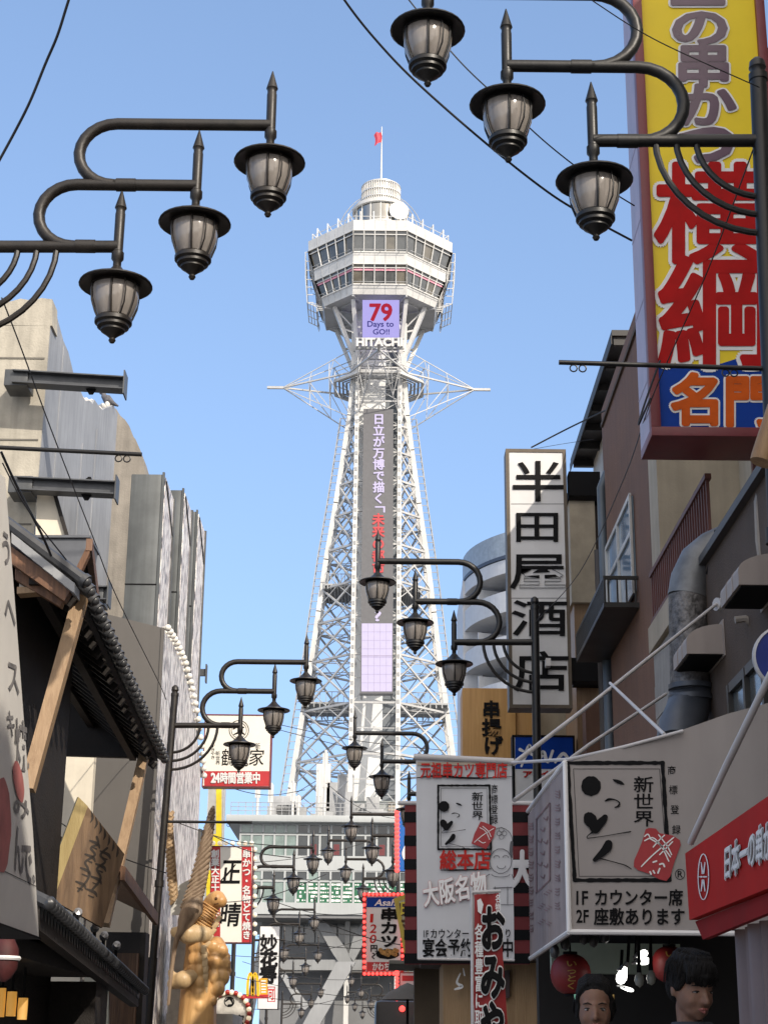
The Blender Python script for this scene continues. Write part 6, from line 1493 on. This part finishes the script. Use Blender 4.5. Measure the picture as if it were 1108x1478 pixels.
# little red white sign and things below
t, fc, pl = board('small_red_white_sign', 'small white sign with a red heading low in the street centre right', 'sign', (576, 1403, 604, 1442), 30.0, .2, mat('sign_frame_red', (.25, .02, .02)), SIGNW, 1.2)
mb = MB(); mb.rpx((580, 1408, 603, 1416), pl, .004); mb.build('heading', REDP, fc)
mb = MB(); row(mb, '串カツ', (580, 1420, 602, 1430), pl, off=.006, bold=.03); mb.build('writing', BLACK, fc)
for k in range(9): mb = MB(); mb.ball(front(29.9).hit(572.5, 1402+k*5, 0), .035, n=7); mb.build('bulb', LEDR, t)
t = thing('street_parasol', 'grey parasol top low in the street below the bulb framed sign', 'parasol', (P(588, 1440, 27).x, 27, 0)); c = P(588, 1428, 27.0)
mb = MB(); mb.lathe([(0, .1), (.1, .06), (.3, -.05), (.42, -.16), (.40, -.16), (0, .02)], c, n=16); mb.build('canopy', mat('parasol_grey', (.11, .105, .10), .8), t)
mb = MB(); mb.tube([Vector((c.x, c.y, 0)), c], .02, 6); mb.build('pole', BLACK, t)
t = thing('tail_lamp_van', 'dark van far down the street with two red tail lamps lit', 'van', (P(592, 1450, 34).x, 34, 0)); c = P(592, 1456, 34)
mb = MB(); mb.box((c.x-.7, 34.1, .35), (c.x+.7, 37.5, c.z+.16), bev=.12); vb = mb.build('body', mat('van_dark', (.03, .03, .032), .4), t)
for s in (-.16, .16): mb = MB(); mb.ball((c.x+s, 34.05, c.z), .06, n=8); mb.build('tail_lamp', LEDR, t)
for s in (-.6, .6): mb = MB(); mb.tube([(c.x+s-.1, 34.8, .33), (c.x+s+.1, 34.8, .33)], .33, 14); mb.build('wheel', BLACK, t)
# ---------------- cables
def cable(label, pts, r):
    V = [Vector(p) for p in pts]; out = []
    for i in range(len(V)-1):
        p0 = V[max(i-1, 0)]; p1 = V[i]; p2 = V[i+1]; p3 = V[min(i+2, len(V)-1)]
        for k in range(8):
            s = k/8; out.append(.5*((2*p1)+(p2-p0)*s+(2*p0-5*p1+4*p2-p3)*s*s+(3*p1-p0-3*p2+p3)*s**3))
    out.append(V[-1]); mb = MB(); mb.tube(out, r, 6); return mb.build('overhead_cable', CABLE, label=label, cat='cable', group='cables strung over the street')
cable('black cable crossing the upper left corner of the sky', [P(112, -40, 8), P(97, 8, 8.1), (P(83, 52, 8.2)), P(66, 92, 8.3), P(44, 146, 8.4), P(22, 190, 8.5), P(-8, 245, 8.6)], .0085)
cable('thick black cable sagging from the top edge past the right lanterns to the yellow sign', [P(470, -45, 11.0), P(497, 0, 11.2), P(540, 55, 11.5), P(600, 118, 11.8), P(700, 206, 12.2), P(790, 277, 12.6), P(850, 314, 12.9), P(911, 347, 13.2)], .0105)
cable('thin black cable just above the thick one behind the right lanterns', [P(560, -40, 12.2), P(590, 0, 12.4), P(660, 85, 12.6), P(720, 143, 12.8), P(790, 208, 13.0), P(860, 262, 13.2), P(915, 297, 13.4)], .007)
cable('thin cable running from the top right arm to the near right lamp post', [P(850, -5, 8.9), P(862, 6, 9.0), P(950, 60, 9.4), P(1095, 126, 9.85)], .004)
cable('thin line hanging across the yellow sign face down to the liquor sign lamp', [P(1086, 216, 9.9), P(1020, 392, 11.5), P(942, 570, 13.2), P(900, 690, 16), P(836, 826, 20), P(772, 898, 22.3)], .0055)
cable('tangled cable loop at the lower left corner of the yellow sign', [P(952, 520, 13.2), P(930, 582, 13.3), P(921, 612, 13.3), P(926, 602, 13.2), P(938, 575, 13.2)], .009)
cable('cable from the top of the liquor sign up to the dark roof edge', [P(766, 646, 23.1), P(820, 618, 23), P(874, 592, 22)], .012)
cable('thin line from the liquor sign to the roof edge gutter', [P(770, 648, 23.2), P(810, 641, 24), P(856, 634, 23.6)], .004)
cable('thin cable slanting down the grey wall on the left', [P(3, 430, 13), P(30, 500, 14), P(78, 630, 16), P(134, 774, 18.5), P(168, 860, 20), P(229, 984, 25), P(240, 1010, 26)], .007)
cable('pair of thin wires beside the wooden roof verge', [P(2, 652, 13), P(24, 700, 13.2), P(60, 770, 13.5), P(74, 802, 13.8)], .012)
cable('wire with ties slanting down to the tiled verge', [P(4, 668, 13.1), P(40, 735, 13.3), P(96, 808, 13.9)], .006)
for k, (a, b, Y, lab) in enumerate((((386, 1042), (640, 1083), 46, 'uppermost thin wire across the tower legs'), ((390, 1050), (640, 1100), 46.5, 'second thin wire across the tower legs'), ((288, 1196), (420, 1238), 30, 'thin wire from the crane to the tower base'), ((250, 1185), (420, 1222), 30.5, 'thin wire over the tall red and white sign'), ((392, 1330), (600, 1352), 40, 'wire in front of the white fascia'), ((372, 1352), (620, 1368), 38, 'wire across the green window row below the fascia'), ((340, 1410), (600, 1446), 45, 'low wire across the concrete struts'), ((330, 1432), (590, 1452), 46, 'lowest wire near the street'), ((440, 1320), (640, 1372), 30, 'dark wire dropping past the bulb framed sign'), ((60, 1168), (240, 1260), 24, 'thin wire across the wooden signboard'))):
    A, B = P(*a, Y), P(*b, Y); m_ = (A+B)/2-Vector((0, 0, .12)); cable(lab, [A, m_, B], .010 if k < 2 else .009)
# ---------------- snack bar lamps and lanterns
LAMPW = mat('bare_lamp_lit', (.8, .8, .78), .3, emit=(1, .98, .92), estr=3.0)
for k, (pts, lab) in enumerate((((903, 1392, 893, 1420), 'longest glaring tube lamp under the canvas box'), ((915, 1382, 934, 1374), 'upper glaring lamp of the cluster under the canvas box'), ((914, 1390, 938, 1386), 'middle glaring lamp of the cluster under the canvas box'), ((892, 1424, 914, 1430), 'lowest small glaring lamp of the cluster'))):
    a, b = P(pts[0], pts[1], 8.6), P(pts[2], pts[3], 8.6); t = thing('bare_lamp', lab, 'lamp', a, 'glaring lamps in the snack bar')
    rr = (.027, .019, .018, .010)[k]; ax = (b-a); L_ = ax.length; M = ax.to_track_quat('Z', 'Y').to_matrix()
    mb = MB(); mb.lathe([(rr*.35, L_*.12), (rr*.5, L_*.25), (rr*.85, L_*.45), (rr, L_*.68), (rr*.8, L_*.88), (rr*.4, L_*.98), (0, L_)], a, n=16, M=M); mb.build('bulb', LAMPW, t)
    mb = MB(); mb.lathe([(0, -L_*.12), (rr*.42, -L_*.12), (rr*.45, L_*.14), (0, L_*.14)], a, n=12, M=M); mb.lathe([(rr*.5, L_*.05), (rr*1.25, L_*.42), (rr*1.28, L_*.42), (rr*.55, L_*.03)], a, n=18, M=M, a0=pi*.15, a1=pi*1.05); mb.build('shade', mat('lamp_shade_metal', (.30, .30, .30), .35, .6), t)
    mb = MB(); mb.tube([a+Vector((.01, .02, 0)), a+Vector((.03, .04, .18))], .008, 6); mb.build('holder', BLACK, t)
for k, (x, y, rr, lab) in enumerate(((823, 1406, 29, 'round red paper lantern with yellow brush writing above the woman'), (966, 1392, 26, 'dark red paper lantern half hidden behind the man'))):
    Y = 8.7; c = P(x, y, Y); r = rr*mpp(Y, y); t = thing('red_lantern', lab, 'lantern', c-Vector((0, 0, r)), 'red lanterns in the snack bar')
    prof = [(r*.3, -r*.98)]
    for q in range(1, 24): a = -pi/2+pi*q/24; prof.append((r*(cos(a)**.8)*(1+.015*(q % 2)), r*.98*sin(a)))
    prof.append((r*.3, r*.98)); mb = MB(); mb.lathe(prof, c, n=30); b_ = mb.build('paper', mat('lantern_paper_red', (.20, .012, .012), .55, var=.12), t)
    mb = MB(); mb.lathe([(0, r*.96), (r*.36, r*.96), (r*.36, r*1.08), (0, r*1.08)], c, n=18); mb.lathe([(0, -r*1.06), (r*.36, -r*1.06), (r*.36, -r*.96), (0, -r*.96)], c, n=18); mb.tube([c+Vector((0, 0, r*1.05)), c+Vector((0, 0, r*1.5))], .005, 5); mb.build('cap', BLACK, t)
    pl = front(Y-r*1.03); mb = MB(); column(mb, 'いっとく', (x-7, y-21, x+10, y+22), pl, off=0, bold=.02)
    for v in mb.bm.verts:
        d = v.co-c; h = sqrt(max(0, (r*1.02)**2-d.x**2-d.z**2)); v.co.y = c.y-max(h, r*.2)-.004
    mb.build('lettering', mat('gold_ink', (.45, .26, .06), .5), b_)
for k, (x, y) in enumerate(((922, 1413), (939, 1410), (842, 1352), (856, 1356), (800, 1372), (815, 1360), (872, 1350))):
    Y = 8.4; c = P(x, y, Y); t = thing('hanging_bulb', ['clear glass bulb hanging left of a pair behind the lamps', 'clear glass bulb hanging right of a pair behind the lamps', 'dark hanging bulb left below the canvas edge', 'second dark hanging bulb below the canvas edge', 'dark hanging bulb at the corner of the side canvas', 'dark hanging bulb just above the red lantern', 'dark hanging bulb over the green white strip'][k], 'bulb', c, 'bulbs hanging in the snack bar')
    mb = MB(); mb.lathe([(0, -.04), (.018, -.03), (.024, -.01), (.02, .015), (.01, .03)], c, n=12); mb.build('glass', mat('bulb_clear', (.30, .30, .26), .15) if k < 2 else mat('bulb_dark', (.04, .04, .04), .3), t)
    mb = MB(); mb.tube([c+Vector((0, 0, .03)), c+Vector((0, 0, .06)), c+Vector((.01, 0, .3))], [.012, .010, .003], 6); mb.build('cord', BLACK, t)

for k, (a, b, Y, dip) in enumerate((((228, 1290), (470, 1262), 34, .3), ((262, 1240), (600, 1190), 47, .4), ((300, 1376), (590, 1330), 52, .4), ((350, 1388), (560, 1408), 60, .3), ((392, 1300), (600, 1296), 44, .35), ((320, 1452), (540, 1424), 56, .3), ((285, 1110), (440, 1140), 41, .3), ((600, 1180), (470, 1130), 62, .4))):
    A, B = P(*a, Y), P(*b, Y+3); cable(['wire sagging from the crane wing towards the lanterns', 'wire sagging across the upper glass row', 'wire sagging over the arches sign', 'low slack wire over the concrete cross beam', 'slack wire along the green window row', 'slack wire low over the round bulb sign', 'slack wire beside the square cream sign', 'slack wire high in front of the tower base roof'][k], [A, A.lerp(B, .3)-Vector((0, 0, dip)), A.lerp(B, .65)-Vector((0, 0, dip*1.05)), B], .010)
# ================================================================ the two people at the lower right
SKIN = mat('skin', (.20, .112, .078), .52, var=.10, scale=16, spec=.3, bump=.12, bscale=260)
SKIN.node_tree.nodes['Principled BSDF'].inputs['Subsurface Weight'].default_value = .18; SKIN.node_tree.nodes['Principled BSDF'].inputs['Subsurface Scale'].default_value = .006
HAIR = mat('hair_black', (.006, .005, .005), .62, spec=.22, var=.4, scale=30, stretch=(6, 6, 1), bump=.8, bscale=26)
LIP = mat('lip', (.30, .10, .085), .45); EYEW = mat('eye_white', (.55, .52, .5), .3); EYED = mat('eye_dark', (.012, .009, .008), .2); SHOE = mat('shoe_black', (.02, .02, .02), .5)
def person(label, eye, yaw, pitch, jacket, trousers, style, extra=None):
    S = 1.0; SB_ = eye.z/1.62; bx, by = eye.x, eye.y
    Rh = Matrix.Rotation(yaw, 3, 'Z') @ Matrix.Rotation(pitch, 3, 'X'); hc = Vector((bx, by+.06, eye.z-.005))
    Hd = lambda x, y, z: hc + Rh @ Vector((x, y, z))*S
    Bd = lambda x, y, z: Vector((bx, by+.085, 0)) + Matrix.Rotation(yaw*.4, 3, 'Z') @ Vector((x, y, z*SB_))
    E = lambda c, rx, ry, rz: (lambda b: b.ball(c, S, rx, ry, rz, n=20, rot=Rh.to_euler()))
    L = lambda pts, rs: limb(pts, [r*S for r in rs], 12)
    prims = [E(Hd(0, .018, .042), .074, .093, .078), E(Hd(0, -.012, -.02), .068, .074, .083), E(Hd(0, -.03, -.070), .050, .048, .036), E(Hd(0, -.052, -.092), .02, .022, .016),
             E(Hd(.034, -.048, -.034), .024, .026, .026), E(Hd(-.034, -.048, -.034), .024, .026, .026), L([Hd(-.042, -.058, .022), Hd(0, -.074, .020), Hd(.042, -.058, .022)], [.009, .012, .009]),
             L([Hd(0, -.080, .010), Hd(0, -.092, -.012), Hd(0, -.101, -.032)], [.007, .009, .0125]), E(Hd(.011, -.089, -.037), .008, .009, .007), E(Hd(-.011, -.089, -.037), .008, .009, .007), E(Hd(0, -.070, -.062), .024, .018, .015),
             E(Hd(.075, .018, -.008), .010, .018, .030), E(Hd(-.075, .018, -.008), .010, .018, .030), L([Hd(0, .02, -.07), Bd(0, .01, 1.40), Bd(0, .01, 1.33)], [.050, .052, .062])]
    # trunk, arms and legs under the clothes
    prims += [L([Bd(-.14, .01, 1.36), Bd(0, .01, 1.385), Bd(.14, .01, 1.36)], [.05, .07, .05]), E(Bd(0, .01, 1.22), .155, .095, .17), E(Bd(0, .01, 1.02), .13, .088, .14), E(Bd(0, .01, .90), .15, .10, .11)]
    for s in (-1, 1):
        prims += [L([Bd(s*.165, .01, 1.35), Bd(s*.20, .03, 1.12), Bd(s*.205, .0, .93), Bd(s*.205, -.05, .84)], [.048, .042, .034, .024]), E(Bd(s*.205, -.062, .785), .018, .036, .044)]
        for q, (dy, ln) in enumerate(((-.03, .07), (-.01, .08), (.01, .075), (.028, .058))): prims.append(L([Bd(s*.205, -.062+dy, .755), Bd(s*.200, -.066+dy, .72), Bd(s*.19, -.062+dy, .755-ln)], [.0095, .009, .007]))
        prims.append(L([Bd(s*.198, -.095, .80), Bd(s*.185, -.112, .765), Bd(s*.18, -.112, .735)], [.011, .010, .008]))
        prims += [L([Bd(s*.085, .01, .88), Bd(s*.09, .0, .48), Bd(s*.092, .02, .09)], [.085, .056, .038]), L([Bd(s*.092, .03, .045), Bd(s*.10, -.12, .035)], [.04, .032])]
    p = fused('person', prims, .0075*S, SKIN, None, 2, label=label, cat='person', org=(bx, by+.085, 0))
    for s in (-1, 1):
        b = MB(); b.ball(Hd(s*.031, -.066, .0), S, .0135, .010, .0032 if style == 'fringe' else .0046, n=12, rot=Rh.to_euler()); ey = b.build('eye', EYEW, p)
        b = MB(); b.ball(Hd(s*.031, -.0745, -.001), S, .0056, .003, .0025 if style == 'fringe' else .0046, n=10, rot=Rh.to_euler()); b.build('iris', EYED, ey)
        b = MB(); dz = -.002 if style == 'fringe' else .0
        b.tube([Hd(s*.016, -.072, .002+dz), Hd(s*.026, -.0775, .0065+dz), Hd(s*.038, -.074, .006+dz), Hd(s*.047, -.064, .001+dz)], [.0012*S, .0026*S, .0028*S, .001*S], 6); b.build('eyelash', EYED, p)
        b = MB(); b.tube([Hd(s*.014, -.081, .022), Hd(s*.03, -.079, .0275), Hd(s*.05, -.062, .022)], [.002*S, .0035*S, .0015*S], 6); b.build('eyebrow', HAIR, p)
    b = MB(); b.tube([Hd(-.022, -.078, -.062), Hd(-.008, -.0885, -.059), Hd(0, -.089, -.0605), Hd(.008, -.0885, -.059), Hd(.022, -.078, -.062)], [.001*S, .005*S, .0045*S, .005*S, .001*S], 8)
    b.tube([Hd(-.020, -.078, -.065), Hd(0, -.088, -.070), Hd(.020, -.078, -.065)], [.001*S, .0065*S, .001*S], 8); b.build('lips', LIP, p)
    rg = random.Random(9)
    if style == 'fringe':
        hp = [E(Hd(0, .026, .058), .084, .100, .084), E(Hd(0, .07, .0), .070, .055, .075), E(Hd(.070, .015, .03), .018, .05, .045), E(Hd(-.070, .015, .03), .018, .05, .045), E(Hd(0, -.045, .080), .066, .045, .042)]
        for k in range(17):
            a = -.062+.124*k/16; x = a+rg.uniform(-.005, .005); hp.append(L([Hd(x*.9, -.062+abs(a)*.35, .088), Hd(x, -.086+abs(a)*.45, .058), Hd(x+.006*(1 if k % 2 else -1), -.086+abs(a)*.48, .026+rg.uniform(-.006, .010))], [.016, .012, .004]))
        for k in range(22):
            a = 2*pi*k/22; hp.append(L([Hd(.02*cos(a), .03+.02*sin(a), .135), Hd(.062*cos(a), .02+.075*sin(a), .118), Hd(.083*cos(a), .026+.099*sin(a), .065)], [.012, .012, .006]))
        fused('hair', hp, .005*S, HAIR, p, 1); b = MB()
        for k in range(210):
            a = rg.uniform(0, 2*pi); c_, s_ = cos(a), sin(a); fr = s_ < -.45; j1 = rg.uniform(-.007, .007); ln = rg.uniform(.022, .04) if fr else rg.uniform(-.02, .03)
            b.tube([Hd(.018*c_, .035+.018*s_, .146), Hd(.058*c_+j1, .024+.072*s_, .130+j1), Hd(.084*c_+j1, .024+.104*s_, .082), Hd(.088*c_+j1*1.5, (.020+.108*s_), .055), Hd(.086*c_+j1*2.2, .022+(.112 if fr else .104)*s_, ln)], [.0012, .0022, .0022, .0018, .0006], 4)
        b.build('hair_strand', HAIR, p)
    else:
        hp = [E(Hd(0, .029, .057), .080, .0945, .080), E(Hd(0, .095, .03), .045, .045, .045), E(Hd(.068, .022, .012), .019, .05, .066), E(Hd(-.068, .022, .012), .019, .05, .066)]
        def sk(x, y, e=.002): return Hd(x, y, .057+.080*sqrt(max(.02, 1-((y-.029)/.0945)**2-(x/.080)**2))+e)
        for k in range(17):
            for s in (-1, 1):
                f = k/16; y = -.046+.12*f; hp.append(L([sk(s*.002, y), sk(s*.03, y+.004, .004), sk(s*.058, y+.014), Hd(s*.078, y+.03, .028)], [.006, .010, .011, .008]))
        fused('hair', hp, .005*S, HAIR, p, 1); b = MB()
        for k in range(150):
            s = -1 if k % 2 else 1; y = rg.uniform(-.044, .075); j1 = rg.uniform(-.004, .004)
            b.tube([sk(s*.002, y, .006), sk(s*.03, y+.004+j1, .013), sk(s*.058, y+.014+j1, .012), Hd(s*(.087+j1*.4), y+.03, .03), Hd(s*(.088+j1), y+.045, -.01), Hd(s*.07, min(.1, y+.09), -.05)], [.0012, .0022, .0022, .0022, .002, .0006], 4)
        b.build('hair_strand', HAIR, p)
        for s, m_ in ((-1, mat('clip_green', (.22, .55, .38), .35)), (1, mat('clip_gold', (.45, .30, .10), .3, .5))):
            b = MB(); b.obox(Hd(s*.078, -.012, .04), (.012*S, .012*S, .042*S), rot=Euler((0, s*.15, 0)), bev=.004); b.build('hair_clip', m_, p)
    J = mat(jacket[0], jacket[1], .8, var=.15, scale=6, bump=.2, bscale=30)
    cp = [L([Bd(-.165, .01, 1.345), Bd(0, .015, 1.375), Bd(.165, .01, 1.345)], [.068, .088, .068]), E(Bd(0, .01, 1.20), .19, .13, .20), E(Bd(0, .01, 1.0), .18, .125, .18), E(Bd(0, .01, .86), .185, .13, .11)]
    for s in (-1, 1): cp.append(L([Bd(s*.175, .01, 1.34), Bd(s*.215, .03, 1.12), Bd(s*.22, .0, .93), Bd(s*.215, -.04, .86)], [.072, .063, .055, .046]))
    if style == 'fringe': cp += [L([Bd(.075*cos(a), .012+.075*sin(a), 1.452+.01*sin(a)) for a in [k*2*pi/14 for k in range(15)]], [.026]*15), L([Bd(.07*cos(a), .012+.07*sin(a), 1.488) for a in [k*2*pi/14 for k in range(15)]], [.017]*15)]
    else: cp += [L([Bd(.10*cos(a), .03+.09*sin(a), 1.405) for a in [k*2*pi/14 for k in range(15)]], [.034]*15), E(Bd(0, .13, 1.36), .12, .06, .10)]
    j = fused('jacket', cp, .011*S, J, p, 3)
    b = MB(); b.tube([Bd(0, -.085, 1.40), Bd(0, -.125, 1.25), Bd(0, -.128, 1.0), Bd(0, -.125, .80)], .006*S, 6); b.build('zip', STEEL, j)
    tp = [E(Bd(0, .01, .88), .165, .115, .10)]
    for s in (-1, 1): tp.append(L([Bd(s*.088, .01, .86), Bd(s*.092, .0, .48), Bd(s*.094, .02, .06)], [.098, .075, .062]))
    fused('trousers', tp, .014*S, mat(trousers[0], trousers[1], .85), p, 2)
    for s in (-1, 1): fused('shoe', [L([Bd(s*.092, .04, .045), Bd(s*.097, -.05, .045), Bd(s*.102, -.15, .04)], [.05, .05, .04])], .012*S, SHOE, p, 2)
    return p
person('young man with black fringe and dark high collared jacket, looking down under the red awning', P(1003, 1424, 6.55), radians(24), radians(13), ('jacket_navy', (.022, .025, .034)), ('trousers_dark', (.03, .03, .033)), 'fringe')
person('woman with dark parted hair, hair clips and grey blue hooded jacket below the red lantern', P(860, 1454, 7.35), radians(-6), radians(4), ('jacket_grey_blue', (.10, .115, .14)), ('trousers_grey', (.05, .05, .055)), 'parted')
